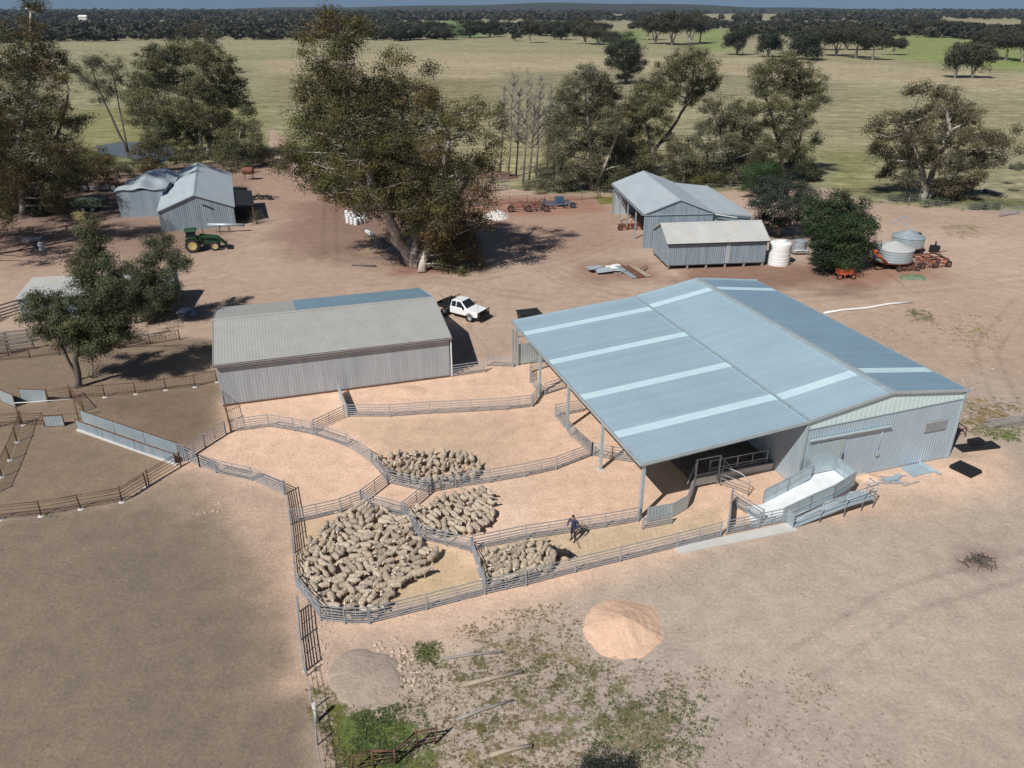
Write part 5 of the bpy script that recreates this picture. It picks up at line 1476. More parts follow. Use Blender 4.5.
# long white pipe
pp = [G(*p) for p in ((824, 314), (842, 311), (866, 309), (888, 305), (912, 303))]
mb = MB(); mb.path([(p.x, p.y, .11) for p in pp], .11, 8); tag(mb.build('white_pipe', M['white']), 'long white plastic pipe lying on the dirt behind the new shed', 'pipe')

# ------------------------------------------------------------------ heaps
def heap(name, label, px, py, rx, ry, h, mat, seed, n=44, cat='heap', flat=.0, rough=.18):
    vs = []; fs = []
    q = G(px, py)
    for j in range(n):
        for i in range(n):
            u = -1.15 + 2.3 * i / (n - 1); v = -1.15 + 2.3 * j / (n - 1)
            x, y = u * rx, v * ry
            ed = 1 + .22 * (float(fbm(np.array([math.atan2(v, u) * 1.3]), np.array([seed * 1.7]), 1.1, seed, 3)[0]) - .5) * 2
            r_ = math.hypot(u, v) / ed
            z = h * (max(0, 1 - r_) ** (1.0 if not flat else .6)) if r_ < 1 else -.05 * min(1, (r_ - 1) * 8)
            vs.append((x, y, z))
    A = np.array(vs); A[:, 2] += np.where(A[:, 2] > 0, 1, 0) * (fbm(A[:, 0] + q.x, A[:, 1] + q.y, 1.5, seed, 4) - .5) * h * rough * 1.2 * np.minimum(1, A[:, 2] / h * 4 + .1)
    A[:, 2] += np.where(A[:, 2] > 0.01, 1, 0) * (vnoise(A[:, 0] * 12, A[:, 1] * 12, seed) - .5) * .03
    idx = np.arange(n * n).reshape(n, n)
    f = np.stack([idx[:-1, :-1], idx[:-1, 1:], idx[1:, 1:], idx[1:, :-1]], -1).reshape(-1, 4)
    o = np_mesh(name, A, f, mat, smooth=True); o.location = (q.x, q.y, 0)
    return tag(o, label, cat)


heap('gravel_heap', 'round heap of pink limestone gravel on the bare ground in front', 623, 628, 1.95, 2.0, .7, M['pink_gravel'], 4, 70)
heap('soil_heap', 'flat heap of grey soil below the sheep pens', 366, 676, 1.7, 1.6, .24, M['grey_gravel'], 9, 70, flat=1)
heap('rubble_heap', 'heap of white rubble beside the old stockyard rails', 496, 216, 1.9, 2.6, .9, M['rubble'], 6, 40, rough=.5)
heap('gravel_heap', 'small low spill of pink gravel against the old iron shed wall', 405, 392, 1.6, 1.2, .3, M['pink_gravel'], 14, 36)
heap('earth_heap', 'low heap of red earth behind the old stockyard rails', 500, 176, 3.5, 3.0, 1.0, M['rust'], 15, 30)
heap('gravel_heap', 'small heap of pale broken stone at the shed wall by the ramp', 868, 478, .9, .6, .25, M['pink_gravel'], 17, 30, rough=.5)

# ------------------------------------------------------------------ sheets, mats and timber near the new shed
def stack(name, label, px, n, w_, d_, rz, mat, th=.05, z0=0., cat='mat', seed=1):
    rr = random.Random(seed); q = G(*px)
    r_ = thing(name, label, cat, (q.x, q.y, 0), rz)
    for k in range(n):
        mb = MB(); mb.box((rr.uniform(-.06, .06), rr.uniform(-.06, .06), z0 + th * (k + .5) + .002 * k), (w_, d_, th), rr.uniform(-.03, .03)); mb.build('sheet', M[mat], r_)
    return r_


stack('rubber_mat', 'stack of black rubber mats on the gravel right of the new shed, nearer one', (966, 470.5), 4, 1.2, 1.45, .55, 'black', .05, seed=3)
stack('rubber_mat', 'wide stack of black rubber mats by the rear right corner of the new shed', (977, 447), 2, 2.9, .85, .2, 'black', .07, seed=4)
mb = MB(); mb.box((0, 0, .12), (.9, .6, .16), .1); mb.box((.05, .02, .24), (.8, .5, .08), .3); q = G(975, 445); tag(mb.build('rubber_block', M['black'], None, (q.x, q.y, .15)), 'small black block on top of the wide rubber mat stack', 'block')
stack('iron_sheet', 'grey-green steel panels lying on the gravel under the louvre wall', (917, 470.5), 2, 1.75, 1.15, .32, 'galv_sheet', .04, cat='panel', seed=5)
q = G(927, 469); mb = MB(); mb.bar((-.3, .9, .12), (.5, -.75, .1), .14, .05); tag(mb.build('steel_channel', M['zinc_roof'], None, q), 'pale steel channel lying across the steel panels', 'channel')
r_ = thing('pipe_offcuts', 'scatter of grey steel offcuts on the gravel beside the loading ramp', 'offcuts', G(895, 481))
for k in range(8):
    x = random.uniform(-.9, .9); y = random.uniform(-.4, .5); a_ = random.uniform(-.3, .5); l_ = random.uniform(.5, 1.1)
    mb = MB(); mb.bar((x - l_ * math.cos(a_), y - l_ * math.sin(a_), .03 + k * .004), (x + l_ * math.cos(a_), y + l_ * math.sin(a_), .03 + k * .004), .07, .04); mb.build('offcut', M['galv'], r_)
for k in range(3):
    mb = MB(); mb.box((-.2 + .2 * k, .1 + .1 * k, .07 + .03 * k), (.9, .35, .02), .4 * k); mb.build('sheet', M['galv_sheet'], r_)
# stick heap
r_ = thing('stick_heap', 'small dark heap of sticks and roots on the bare ground at the right', 'stick heap', G(977, 562))
for k in range(60):
    a_ = random.uniform(0, 6.28); rr_ = random.uniform(0, .75); l_ = random.uniform(.3, .8); t_ = random.uniform(0, 3.14)
    x, y = rr_ * math.cos(a_) * 1.2, rr_ * math.sin(a_); z = .05 + max(0, .3 - rr_ * .3) * random.random()
    if k == 0: mb = MB()
    mb.path([(x - l_ / 2 * math.cos(t_), y - l_ / 2 * math.sin(t_), z), (x, y, z + random.uniform(0, .1)), (x + l_ / 2 * math.cos(t_), y + l_ / 2 * math.sin(t_), z + random.uniform(-.05, .12))], [.012, .02, .01], 4)
mb.build('sticks', M['bark_dark'], r_)
# logs
for k, (a_, b_, rad, lab, mt) in enumerate((((440, 660), (502, 653), .07, 'thin grey log in the weeds below the gravel track, farthest of the long logs', 'grey_timber'), ((462, 687), (522, 673), .11, 'pale thick straight log lying in the weeds left of the pink heap', 'timber'),
                              ((456, 721), (513, 701), .07, 'thin dark log lying in the weeds below the pale thick log', 'grey_timber'), ((490, 757), (532, 747), .10, 'yellowish log at the bottom edge of the weeds', 'timber'),
                              ((984, 192), (1006, 198), .30, 'fallen dead grey log under the big right paddock tree', 'dead_wood'),
                              ((376, 267), (352, 266), .12, 'fallen branch on the dirt left of the big central tree', 'bark_dark'))):
    p, q = G(*a_), G(*b_); mid = p.lerp(q, .5) + Vector((random.uniform(-.05, .05), random.uniform(-.1, .1), 0))
    mb = MB(); mb.path([p + Vector((0, 0, rad * .9)), mid + Vector((0, 0, rad * .9)), q + Vector((0, 0, rad * .85))], [rad, rad * .95, rad * .8], 8); tag(mb.build('log', M[mt]), lab, 'log')
p = G(1000, 428); r_ = thing('timber_stack', 'stack of grey timber beams at the right edge beside the dry grass', 'timber', p, .25)
for k in range(6):
    mb = MB(); mb.box((1.0 + random.uniform(-.2, .3), (k % 3) * .26, .11 + .22 * (k // 3)), (3.4, .2, .2), random.uniform(-.05, .05)); mb.build('beam', M['grey_timber'], r_)
r_ = thing('red_frame', 'small rusty red steel frame at the rear corner of the new shed', 'frame', G(957, 438), .2)
mb = MB()
for x in (-.6, .6): mb.bar((x, 0, 0), (x, 0, .7), .06); mb.bar((x, .8, 0), (x, .8, .7), .06); mb.bar((x, 0, .7), (x, .8, .7), .06)
mb.bar((-.6, 0, .7), (.6, 0, .7), .06); mb.bar((-.6, .8, .7), (.6, .8, .7), .06); mb.build('frame', M['rust_red'], r_)
# debris by the stump shed
r_ = thing('iron_scrap', 'pile of pale crumpled roofing iron and scrap left of the stump shed', 'scrap pile', G(618, 273))
for k in range(9):
    mb = MB(); mb.corr((random.uniform(-2.2, 1.2), random.uniform(-.7, 1.2), .08 + .05 * k), (math.cos(.3 * k), math.sin(.3 * k), random.uniform(-.1, .12)), (-math.sin(.3 * k), math.cos(.3 * k), random.uniform(-.1, .1)), (0, 0, 1), random.uniform(.8, 1.3), 0, random.uniform(1.0, 1.9), .2, .02, 'sin', .01)
    mb.build('sheet', M['white' if k in (2, 5) else 'pale_iron'], r_)
for k in range(10):
    x, y = random.uniform(-1.5, 3.0), random.uniform(-.8, 1.6); a_ = random.uniform(0, 3)
    mb = MB(); mb.bar((x, y, .1), (x + 1.2 * math.cos(a_), y + 1.2 * math.sin(a_), random.uniform(.05, .5)), .09, .06); mb.build('offcut', M['rust' if k % 2 else 'grey_timber'], r_)
r_ = thing('timber_stack', 'stack of long red and grey beams leaning beside the stump shed wall', 'timber', G(650, 279))
for k in range(7):
    x = -1.9 + k * .34; mb = MB(); mb.bar((x, 0.1 * k, .12), (x - 1.5, 3.6, .35 + .04 * (k % 3)), .22, .12); mb.build('beam', M[('galv_sheet', 'galv_sheet', 'rust', 'rust_red', 'rust_red', 'timber', 'timber')[k]], r_)

r_ = thing('iron_scrap', 'pale crumpled iron sheets lying at the right end of the low shed', 'scrap pile', G(183, 316), .5)
for k in range(5):
    mb = MB(); mb.corr((random.uniform(-1.0, .2), random.uniform(-.6, .2), .1 + .07 * k), (math.cos(.25 * k), math.sin(.25 * k), random.uniform(-.12, .15)), (-math.sin(.25 * k), math.cos(.25 * k), random.uniform(-.1, .15)), (0, 0, 1), random.uniform(.9, 1.6), 0, random.uniform(.7, 1.2), .2, .02, 'sin', .01); mb.build('sheet', M['white' if k == 4 else 'pale_iron'], r_)

# ------------------------------------------------------------------ drums and bits in the middle yard
k = 0
for (px, py) in ((348, 223), (352, 224), (356, 225), (350, 219), (355, 220), (360, 224), (364, 223), (347, 217), (360, 219), (366, 219), (353, 216), (364, 215)):
    q = G(px, py); o = thing('white_drum', 'white plastic drum in the cluster left of the big central tree', 'drum', (q.x, q.y, 0), k, 'white drums left of the big tree')
    mb = MB(); mb.lathe([(.001, 0), (.27, 0), (.29, .05), (.29, .42), (.31, .45), (.29, .48), (.29, .88), (.25, .95), (.001, .95)], 16); mb.build('body', M['white'], o)
    mb = MB(); mb.lathe([(.06, .95), (.06, 1.0), (.001, 1.0)], 8, (.12, 0, 0)); mb.build('cap', M['galv'], o); k += 1
q = G(369, 235); o = thing('white_trough', 'white and green trough lying near the white drums', 'trough', q, 2.1)
mb = MB(); mb.tube((-1.2, 0, .3), (.9, 0, .3), .3, .3, 12); mb.build('barrel', M['white'], o)
mb = MB(); mb.tube((.9, 0, .3), (1.5, 0, .28), .3, .22, 12); mb.build('end_cap', M['green_paint'], o)
heap('stump', 'grey broken tree stump left of the big central tree', 382, 247, 1.0, .9, 1.3, M['dead_wood'], 21, 24, 'stump', 1)
q = G(249, 180); o = thing('orange_tank', 'rusty orange cylinder tank on a stand right of the left gabled shed', 'tank', q)
mb = MB(); mb.lathe([(.001, -1.0), (.5, -.95), (.6, -.8), (.6, .8), (.5, .95), (.001, 1.0)], 18, (0, 0, 1.6), axis='x'); mb.build('barrel', M['rust_red'], o)
for x in (-.7, .7):
    for y in (-.45, .45): mb = MB(); mb.bar((x, y * 1.3, 0), (x, y, 1.3), .09); mb.build('leg', M['rust'], o)
q1, q2 = G(206, 236), G(243, 234)
o = thing('auger', 'long pale grain auger lying behind the green tractor', 'auger', q1 + Vector((0, 1.2, 0)))
v_ = q2 - q1
mb = MB(); mb.tube((0, 0, 1.2), (v_.x, v_.y, .9), .2, n=10); mb.build('tube', M['pale_iron'], o)
mb = MB(); mb.bar((v_.x * .55, v_.y * .55 - .5, 0), (v_.x * .55, v_.y * .55, 1.0), .08); mb.bar((v_.x * .55, v_.y * .55 + .5, 0), (v_.x * .55, v_.y * .55, 1.0), .08); mb.bar((1.5, 0, 0), (1.5, 0, 1.1), .08); mb.build('stand', M['dark_steel'], o)
# things in the shade at the far left
q = G(80, 219); o = thing('yellow_crate', 'yellow crate at the edge of the shade under the left trees', 'crate', q, .1)
mb = MB(); mb.box((0, 0, .45), (1.7, 1.2, .8)); mb.build('body', M['yellow_paint'], o); mb = MB(); mb.box((0, 0, .88), (1.8, 1.3, .07)); mb.build('lid', M['yellow_paint'], o)
q = G(42, 250); o = thing('white_drum', 'single white drum standing in the shade below the left trees', 'drum', q)
mb = MB(); mb.lathe([(.001, 0), (.3, 0), (.31, .05), (.31, .9), (.25, .98), (.001, .98)], 16); mb.build('body', M['white'], o); mb = MB(); mb.lathe([(.07, .98), (.07, 1.03), (.001, 1.03)], 8, (.1, 0, 0)); mb.build('cap', M['galv'], o)
q = G(32, 240); o = thing('water_trough', 'grey concrete trough in the shade of the left trees', 'trough', q, .1)
mb = MB(); mb.box((0, 0, .25), (2.2, .9, .5)); mb.build('body', M['concrete'], o); mb = MB(); mb.box((0, 0, .49), (2.0, .7, .06)); mb.build('water', M['water'], o)
q = G(88, 212); o = thing('green_trailer', 'dark green trailer in the shade left of the buckled shed', 'trailer', q + Vector((0, 1, 0)), .05)
mb = MB(); mb.hull([(-2.2, -.9, .7), (2.2, -.9, .7), (2.2, .9, .7), (-2.2, .9, .7)], [(-2.4, -1.05, 1.7), (2.4, -1.05, 1.7), (2.4, 1.05, 1.7), (-2.4, 1.05, 1.7)]); mb.build('body', M['tarp'], o)
for x in (-.7, .7):
    for s_ in (-1, 1): wheel(o, (x, s_ * .95, .42), .42, .24, M['galv'])
implement('scrap_machinery', 'dark tangled machinery in the deepest shade at the left edge', 'machinery', 56, 207, 4.0, 1.6, 1.5, ('blue_paint', 'dark_steel', 'rust'), 31, .1, 10, 2, .5)
implement('hay_rake', 'old hay rake with hooped tines left of the buckled shed', 'machinery', 100, 192, 4.5, 1.2, 1.0, ('galv', 'rust'), 33, .05, 9, 2, .7)
# dark skip behind the far awning corner
q = G(527, 330); o = thing('dark_skip', 'dark steel skip peeping over the back corner of the awning roof', 'skip', q + Vector((.2, 1.2, 0)), .3)
mb = MB(); mb.hull([(-.8, -.6, .1), (.8, -.6, .1), (.8, .6, .1), (-.8, .6, .1)], [(-1.05, -.7, 1.35), (1.05, -.7, 1.35), (1.05, .7, 1.35), (-1.05, .7, 1.35)]); mb.build('body', M['dark_steel'], o)
mb = MB(); mb.bar((-1.07, -.72, 1.33), (1.07, -.72, 1.33), .1); mb.bar((-1.07, .72, 1.33), (1.07, .72, 1.33), .1); mb.build('rim', M['dark_steel'], o)
# pale marker post in the weeds
q = G(317, 722); o = MB(); o.tube((0, 0, -.05), (-.05, .05, 1.0), .09, n=8); tag(o.build('marker_post', M['concrete'], None, q), 'leaning pale post on the boundary of the bare paddock and the weeds', 'post')
# far buildings in the bush at upper left
for (px, py, w_, lab) in ((84, 20, 16, 'tiny white-roofed house far off in the woodland, left'), (103, 14, 14, 'tiny pale house farther back in the woodland')):
    q = G(px, py + 2); o = thing('far_house', lab, 'house', q)
    mb = MB(); mb.box((0, 0, 5), (w_, 8, 10)); mb.build('wall', M['concrete'], o)
    mb = MB(); mb.hull([(-w_ / 2 - 1, -5, 10), (w_ / 2 + 1, -5, 10), (w_ / 2 + 1, 5, 10), (-w_ / 2 - 1, 5, 10)], [(-w_ / 2, -.2, 13), (w_ / 2, -.2, 13), (w_ / 2, .2, 13), (-w_ / 2, .2, 13)]); mb.build('roof', M['white'], o)

# ------------------------------------------------------------------ trees
def rand_dirs(n, g):
    v = g.normal(size=(n, 3)); return v / np.linalg.norm(v, axis=1)[:, None]


def leaf_quads(cent, size, g, droop=.0, aspect=.5, outd=None):
    """one quad per leaf spray, random facing, optionally hanging"""
    n = len(cent)
    d = rand_dirs(n, g); d[:, 2] -= droop; d /= np.linalg.norm(d, axis=1)[:, None]
    if outd is not None:
        nn = outd * 1.0 + rand_dirs(n, g) * .75 + np.array([0, 0, .25]); nn /= np.linalg.norm(nn, axis=1)[:, None] + 1e-9
        d = d - nn * (d * nn).sum(1)[:, None]; d /= np.linalg.norm(d, axis=1)[:, None] + 1e-9
        u = np.cross(nn, d)
    else: u = np.cross(d, rand_dirs(n, g))
    u /= np.linalg.norm(u, axis=1)[:, None] + 1e-9
    s_ = size * g.uniform(.6, 1.35, n)[:, None]
    a, b_ = d * s_, u * s_ * aspect
    v = np.stack([cent - a * .5, cent + b_ * .5, cent + a * .5, cent - b_ * .5], 1).reshape(-1, 3)
    f = np.arange(4 * n).reshape(n, 4)
    return v, f


def make_tree(name, label, base, stems, lobes, group=None, seed=1, leaf=.34, per=34, dens=1.0, tints=((.060, .066, .030), (.078, .072, .036)), bark='bark_pale', cr=.30, droop=.5, twig=True, aspect=.5, twigs=None, cat='tree', rz=1.0, tint_p=None):
    """base: ground point; stems: list of (points, r0) in world; lobes: list of (centre, radius)"""
    g = np.random.default_rng(seed)
    rr = random.Random(seed)
    base = Vector((base[0], base[1], 0))
    root = thing(name, label, cat, base, 0, group)
    tm = MB(); skel = []
    for pts, r0 in stems:
        pts = [Vector(p) - base for p in pts]
        fine_ = []
        for k in range(len(pts) - 1):
            nseg = 4
            for j in range(nseg): fine_.append(pts[k].lerp(pts[k + 1], j / nseg))
        fine_.append(pts[-1])
        fine_ = [p + Vector((rr.uniform(-1, 1), rr.uniform(-1, 1), 0)) * r0 * .35 * (0 if i == 0 else 1) for i, p in enumerate(fine_)]
        rad = [r0 * (1.25 if i == 0 else 1) * (1 - .72 * i / (len(fine_) - 1)) for i in range(len(fine_))]
        tm.path(fine_, rad, 8)
        skel += list(zip(fine_[1:], rad[1:]))
    bm_ = tm; outs = []
    if not skel: skel = [(Vector((0, 0, .05)), .09)]
    cents = []; tints_ = []
    tints = [np.array(t) for t in tints]
    for (c, Rr) in lobes:
        c = Vector(c) - base
        if 1:
            cand = [(((p - c).length + max(0, p.z - c.z + Rr * .3) * 1.6), p, r_) for p, r_ in skel]
            _, p0, r_ = min(cand, key=lambda t: t[0])
            lr = min(r_ * .7, .05 + Rr * .045)
            if (p0 - c).length > .3:
                m1 = p0.lerp(c, .45) + Vector((rr.uniform(-.1, .1), rr.uniform(-.1, .1), rr.uniform(-.12, .05))) * (p0 - c).length
                bm_.path([p0, m1, c], [lr, lr * .75, lr * .4], 6)
        ncl = max(6, int(dens * .95 * (Rr / cr) ** 2))
        dirs = rand_dirs(ncl, g)
        dirs[:, 2] = dirs[:, 2] * .9 + .12
        rad = Rr * 1.08 * g.uniform(.12, 1.05, ncl) ** .55
        lt = tints[g.integers(len(tints))] if tint_p is None else tints[g.choice(len(tints), p=tint_p)]
        for k in range(ncl):
            cc = Vector(dirs[k]) * rad[k]; cc.z *= .85 * rz
            cc = cc + c
            if cc.z < .25: cc.z = .25
            if twig and (k % 2 == 0):
                bm_.path([c + (cc - c) * .05, c.lerp(cc, .55) + Vector((0, 0, -.06 * Rr)), cc], [.028 + Rr * .007, .02 + Rr * .004, .012], 4, cap=False)
            np_ = int(per * 3.5 * g.uniform(.5, 1.5))
            sp = np.array([cr * 1.45, cr * 1.45, cr * .95]) * g.uniform(.7, 1.5)
            q = g.normal(size=(np_, 3)) * .62
            q = q / np.maximum(1, np.linalg.norm(q, axis=1) / 1.35)[:, None]
            cents.append(q * sp + np.array(cc)[None, :]); lo_ = np.array(cc - c); outs.append(q / (np.linalg.norm(q, axis=1)[:, None] + 1e-6) + lo_[None, :] / (np.linalg.norm(lo_) + 1e-6) * .8)
            tint = lt * .6 + tints[g.integers(len(tints))] * .4
            tints_.append(np.repeat((tint * 1.22 * g.uniform(.75, 1.3))[None, :], np_, 0))
    if bm_.v: bm_.build('trunk' if stems else 'stems', M[bark if stems else 'bark_dark'], root)
    cents = np.concatenate(cents); tn = np.concatenate(tints_)
    cents[:, 2] = np.maximum(cents[:, 2], .08)
    ou_ = np.concatenate(outs); ou_ /= np.linalg.norm(ou_, axis=1)[:, None] + 1e-9
    v, f = leaf_quads(cents, leaf * .50, g, droop, aspect, ou_)
    tn = tn * g.uniform(.85, 1.18, (len(tn), 1))
    np_mesh('crown', v, f, M['leaf'], root, np.repeat(tn, 4, 0))
    return root


def px_lobes(base, L_, dy=4.0, seed=0, k=1.0):
    """crown lobes surveyed from the photograph: (px, py, radius px [, depth offset m])"""
    rr = random.Random(seed); out = []
    for l in L_:
        off = l[3] if len(l) > 3 else rr.uniform(-dy, dy)
        p = atY(l[0], l[1], base[1] + off)
        Rr = l[2] * depth(p) / FPX * k * 1.06
        p.z = max(p.z, Rr * .45)
        out.append((p, Rr))
    return out


def px_stem(base, pts, dys=None):
    return [atY(p[0], p[1], base[1] + (dys[i] if dys else 0)) if i else Vector((G(*p).x, G(*p).y, -.1)) for i, p in enumerate(pts)]


GUM = ((.082, .074, .025), (.064, .066, .025), (.112, .070, .030), (.094, .084, .029), (.052, .055, .022))
GUMG = ((.096, .099, .044), (.078, .084, .040), (.116, .108, .050), (.066, .070, .034))
GREY = ((.106, .106, .060), (.088, .090, .052), (.126, .116, .066), (.070, .072, .042))

# big central gum: two leaning stems and a third
b0 = G(417, 268)
stems = [(px_stem(b0, [(412, 264), (393, 231), (375, 190), (355, 120), (338, 40)], [0, 0, -1, 1, 0]), .75),
         (px_stem(b0, [(422, 272), (428, 238), (440, 190), (448, 140), (440, 95)], [0, 0, 1, 0, 2]), .46),
         (px_stem(b0, [(414, 266), (417, 215), (408, 160), (400, 90)], [0, 1, 2, 2]), .55),
         (px_stem(b0, [(415, 267), (455, 200), (487, 150)], [0, 3, 4]), .35)]
big = [(333, 14, 15), (325, 30, 17), (345, 40, 22), (352, 22, 12), (362, 28, 9), (305, 40, 9), (318, 62, 22), (345, 78, 26), (330, 100, 30), (308, 112, 18), (318, 140, 26), (300, 152, 14), (308, 172, 20), (330, 170, 28), (298, 128, 14),
       (398, 62, 14), (390, 82, 20), (408, 96, 24), (425, 92, 14), (430, 70, 8), (385, 115, 28), (358, 135, 32), (400, 140, 30), (428, 128, 24), (436, 108, 12), (455, 118, 20), (474, 110, 14), (470, 132, 16), (495, 112, 10), (503, 124, 8), (492, 140, 12), (440, 160, 30), (470, 165, 22),
       (390, 172, 34), (350, 185, 26), (415, 195, 28), (455, 195, 30), (478, 185, 16), (370, 208, 16), (440, 225, 26), (465, 222, 22), (452, 250, 18), (470, 248, 14), (440, 262, 8), (476, 262, 9), (430, 243, 13), (380, 150, 25), (350, 155, 25), (280, 165, 8), (285, 148, 7), (405, 215, 24), (425, 180, 30), (370, 160, 30), (355, 100, 26), (375, 100, 20), (415, 160, 26), (432, 210, 22), (395, 205, 22), (455, 238, 22), (440, 248, 18), (340, 195, 18), (325, 185, 14), (400, 235, 14), (480, 225, 16), (462, 268, 10), (446, 190, 26), (335, 125, 26), (378, 180, 26), (485, 205, 14), (360, 200, 16), (492, 160, 14), (315, 90, 18), (420, 225, 18), (350, 120, 24, -5), (360, 160, 24, -5), (374, 195, 17, -5), (340, 72, 18, -4), (345, 42, 12, -3), (395, 150, 22, -5), (430, 150, 20, -5), (440, 215, 18, -5), (305, 160, 16), (320, 178, 16), (336, 192, 14), (292, 156, 10), (350, 206, 12), (404, 182, 18, -5), (412, 208, 15, -5), (425, 100, 14, -3)]
make_tree('gum_tree', 'tallest big gum tree with several pale leaning trunks, in the middle of the yard', b0, stems, px_lobes(b0, big, 4.5, 3), seed=5, leaf=.40, per=30, tints=GUM, dens=1.25, cr=.50)

# tall gum at the upper left
b1 = G(24, 214)
stems = [(px_stem(b1, [(24, 214), (21, 180), (20, 140), (32, 70), (31, 12)], [0, 0, 0, 1, 1]), .5), (px_stem(b1, [(18, 212), (0, 170), (-12, 100)], [0, -1, -2]), .5),
         (px_stem(b1, [(30, 210), (48, 170), (62, 120), (70, 90)], [0, 3, 3, 4]), .4)]
l1 = [(31, 4, 8), (26, 6, 5), (37, 6, 5), (30, 20, 7), (27, 27, 8), (34, 33, 10), (14, 38, 16), (28, 52, 18), (45, 48, 14), (56, 62, 12), (8, 65, 20), (35, 78, 22), (58, 84, 14), (68, 66, 7), (75, 68, 6), (12, 95, 24), (42, 105, 24), (64, 120, 14), (76, 128, 10), (20, 130, 26), (50, 140, 22), (68, 150, 12), (8, 160, 26), (38, 168, 24), (62, 172, 18), (22, 65, 18), (48, 62, 14), (30, 112, 22), (55, 155, 18), (10, 225, 16), (40, 205, 18), (78, 122, 7), (20, 200, 22),
      (-20, 60, 26), (-25, 110, 30), (-20, 165, 30), (-22, 215, 24), (2, 225, 15), (52, 195, 16), (70, 185, 10), (88, 118, 6), (25, 222, 10), (30, 190, 26), (58, 205, 14), (40, 150, 28), (5, 130, 24), (62, 105, 14), (45, 215, 13), (12, 180, 24), (72, 165, 12)]
make_tree('gum_tree', 'tall dark gum tree at the left edge, its thin top reaching above the horizon', b1, stems, px_lobes(b1, l1, 4, 8), seed=9, leaf=.40, per=30, tints=GUM[1:] + ((.04, .045, .024),), dens=1.2, cr=.50)
b1b = G(-52, 262)
make_tree('gum_tree', 'dark gum tree partly outside the left edge, behind the timber fence', b1b, [(px_stem(b1b, [(-52, 262), (-55, 190), (-56, 90)], [0, 0, 1]), .5)], px_lobes(b1b, [(-30, 150, 26), (-40, 190, 26), (-8, 200, 16), (-14, 228, 16), (-45, 230, 22), (-30, 110, 22), (-30, 95, 20), (-55, 85, 26), (-16, 135, 18), (-65, 130, 26), (-4, 178, 14), (-65, 180, 24), (4, 215, 10), (-80, 110, 26), (-85, 160, 26), (-80, 210, 24)], 4, 2), seed=10, leaf=.40, per=30, tints=GUM[1:], dens=1.2, cr=.5)

b1c = G(-20, 240)
make_tree('gum_tree', 'dark low-branched gum at the left edge, in front of the tall gum', b1c, [(px_stem(b1c, [(-20, 240), (-18, 190), (-14, 150)], [0, 0, 1]), .4)], px_lobes(b1c, [(-25, 130, 22), (-5, 140, 16), (-18, 165, 22), (2, 170, 14), (-8, 195, 18), (8, 200, 12), (-28, 200, 20), (-2, 222, 14), (-40, 150, 22), (-40, 185, 22), (-12, 110, 16)], 3, 22), seed=11, leaf=.40, per=30, tints=GUM[1:], dens=1.2, cr=.5)

# group behind the left sheds
b2 = G(203, 160)
stems = [(px_stem(b2, [(203, 160), (200, 130), (190, 95), (180, 65)], [0, 0, 1, 1]), .5), (px_stem(b2, [(205, 160), (215, 120), (232, 90)], [0, 1, 1]), .4), (px_stem(b2, [(200, 160), (165, 130), (150, 100)], [0, 0, -1]), .35)]
l2 = [(148, 62, 14), (165, 56, 16), (185, 54, 15), (205, 56, 17), (222, 66, 15), (232, 82, 13), (238, 100, 12), (145, 85, 18), (172, 82, 22), (200, 84, 22), (220, 98, 18), (150, 108, 20), (178, 110, 22), (208, 118, 20), (162, 130, 18), (190, 132, 20), (135, 98, 13), (137, 118, 12), (225, 122, 14), (245, 112, 9), (150, 140, 12), (215, 138, 13)]
make_tree('gum_tree', 'broad grey-green tree behind the two left sheds', b2, stems, px_lobes(b2, l2, 5, 4), seed=12, leaf=.55, per=28, tints=GUMG, dens=1.5, cr=.52)
b3 = G(128, 152)
make_tree('gum_tree', 'slender leaning tree with a thin open crown left of the broad tree', b3, [(px_stem(b3, [(128, 152), (112, 118), (98, 88), (90, 64)], [0, 0, 0, 0]), .3), (px_stem(b3, [(128, 152), (118, 100), (112, 72)], [0, 1, 1]), .2)],
          px_lobes(b3, [(88, 64, 9), (98, 62, 10), (84, 78, 8), (95, 84, 11), (110, 70, 9), (118, 62, 7), (112, 90, 10), (100, 100, 8), (122, 80, 7)], 3, 4), seed=13, bark='bark_dark', leaf=.42, per=22, tints=GREY, dens=1.7, cr=.5)
b3 = G(236, 168)
make_tree('gum_tree', 'low bushy grey-green tree right of the broad tree, above the gabled shed', b3, [(px_stem(b3, [(236, 168), (238, 150), (240, 130)]), .25)], px_lobes(b3, [(228, 138, 13), (245, 130, 14), (252, 145, 12), (238, 152, 14), (258, 138, 8), (222, 152, 10), (250, 158, 8), (262, 150, 7)], 3, 6), seed=14, leaf=.5, per=26, tints=GUMG, dens=1.3, cr=.5)
b3 = G(202, 74)
make_tree('gum_tree', 'brownish tree far behind the broad tree, at the paddock edge', b3, [(px_stem(b3, [(202, 74), (204, 50)]), .6)], px_lobes(b3, [(185, 38, 9), (198, 32, 11), (212, 40, 10), (204, 48, 12), (190, 46, 8)], 6, 6), seed=15, leaf=1.2, per=30, tints=((.075, .062, .036), (.06, .055, .034)), dens=.4, cr=1.0)
for i, (px, py, w_, lab) in enumerate(((78, 165, 16, 'grey scrubby bush beside the pond at the left'), (100, 168, 14, 'dark scrubby bush on the near bank of the pond'), (120, 172, 12, 'small dark bush behind the buckled shed'), (148, 172, 11, 'reedy dark bush between pond and buckled shed'))):
    q = G(px, py + 6); make_tree('bush', lab, q, [], px_lobes(q, [(px - w_ * .5, py - 2, w_ * .6), (px + w_ * .5, py - 3, w_ * .6), (px, py - 8, w_ * .6)], 1.5, i), seed=30 + i, leaf=.4, per=26, tints=GREY if i % 2 == 0 else GUM[1:], dens=1.5, cr=.45, twig=False, cat='bush')

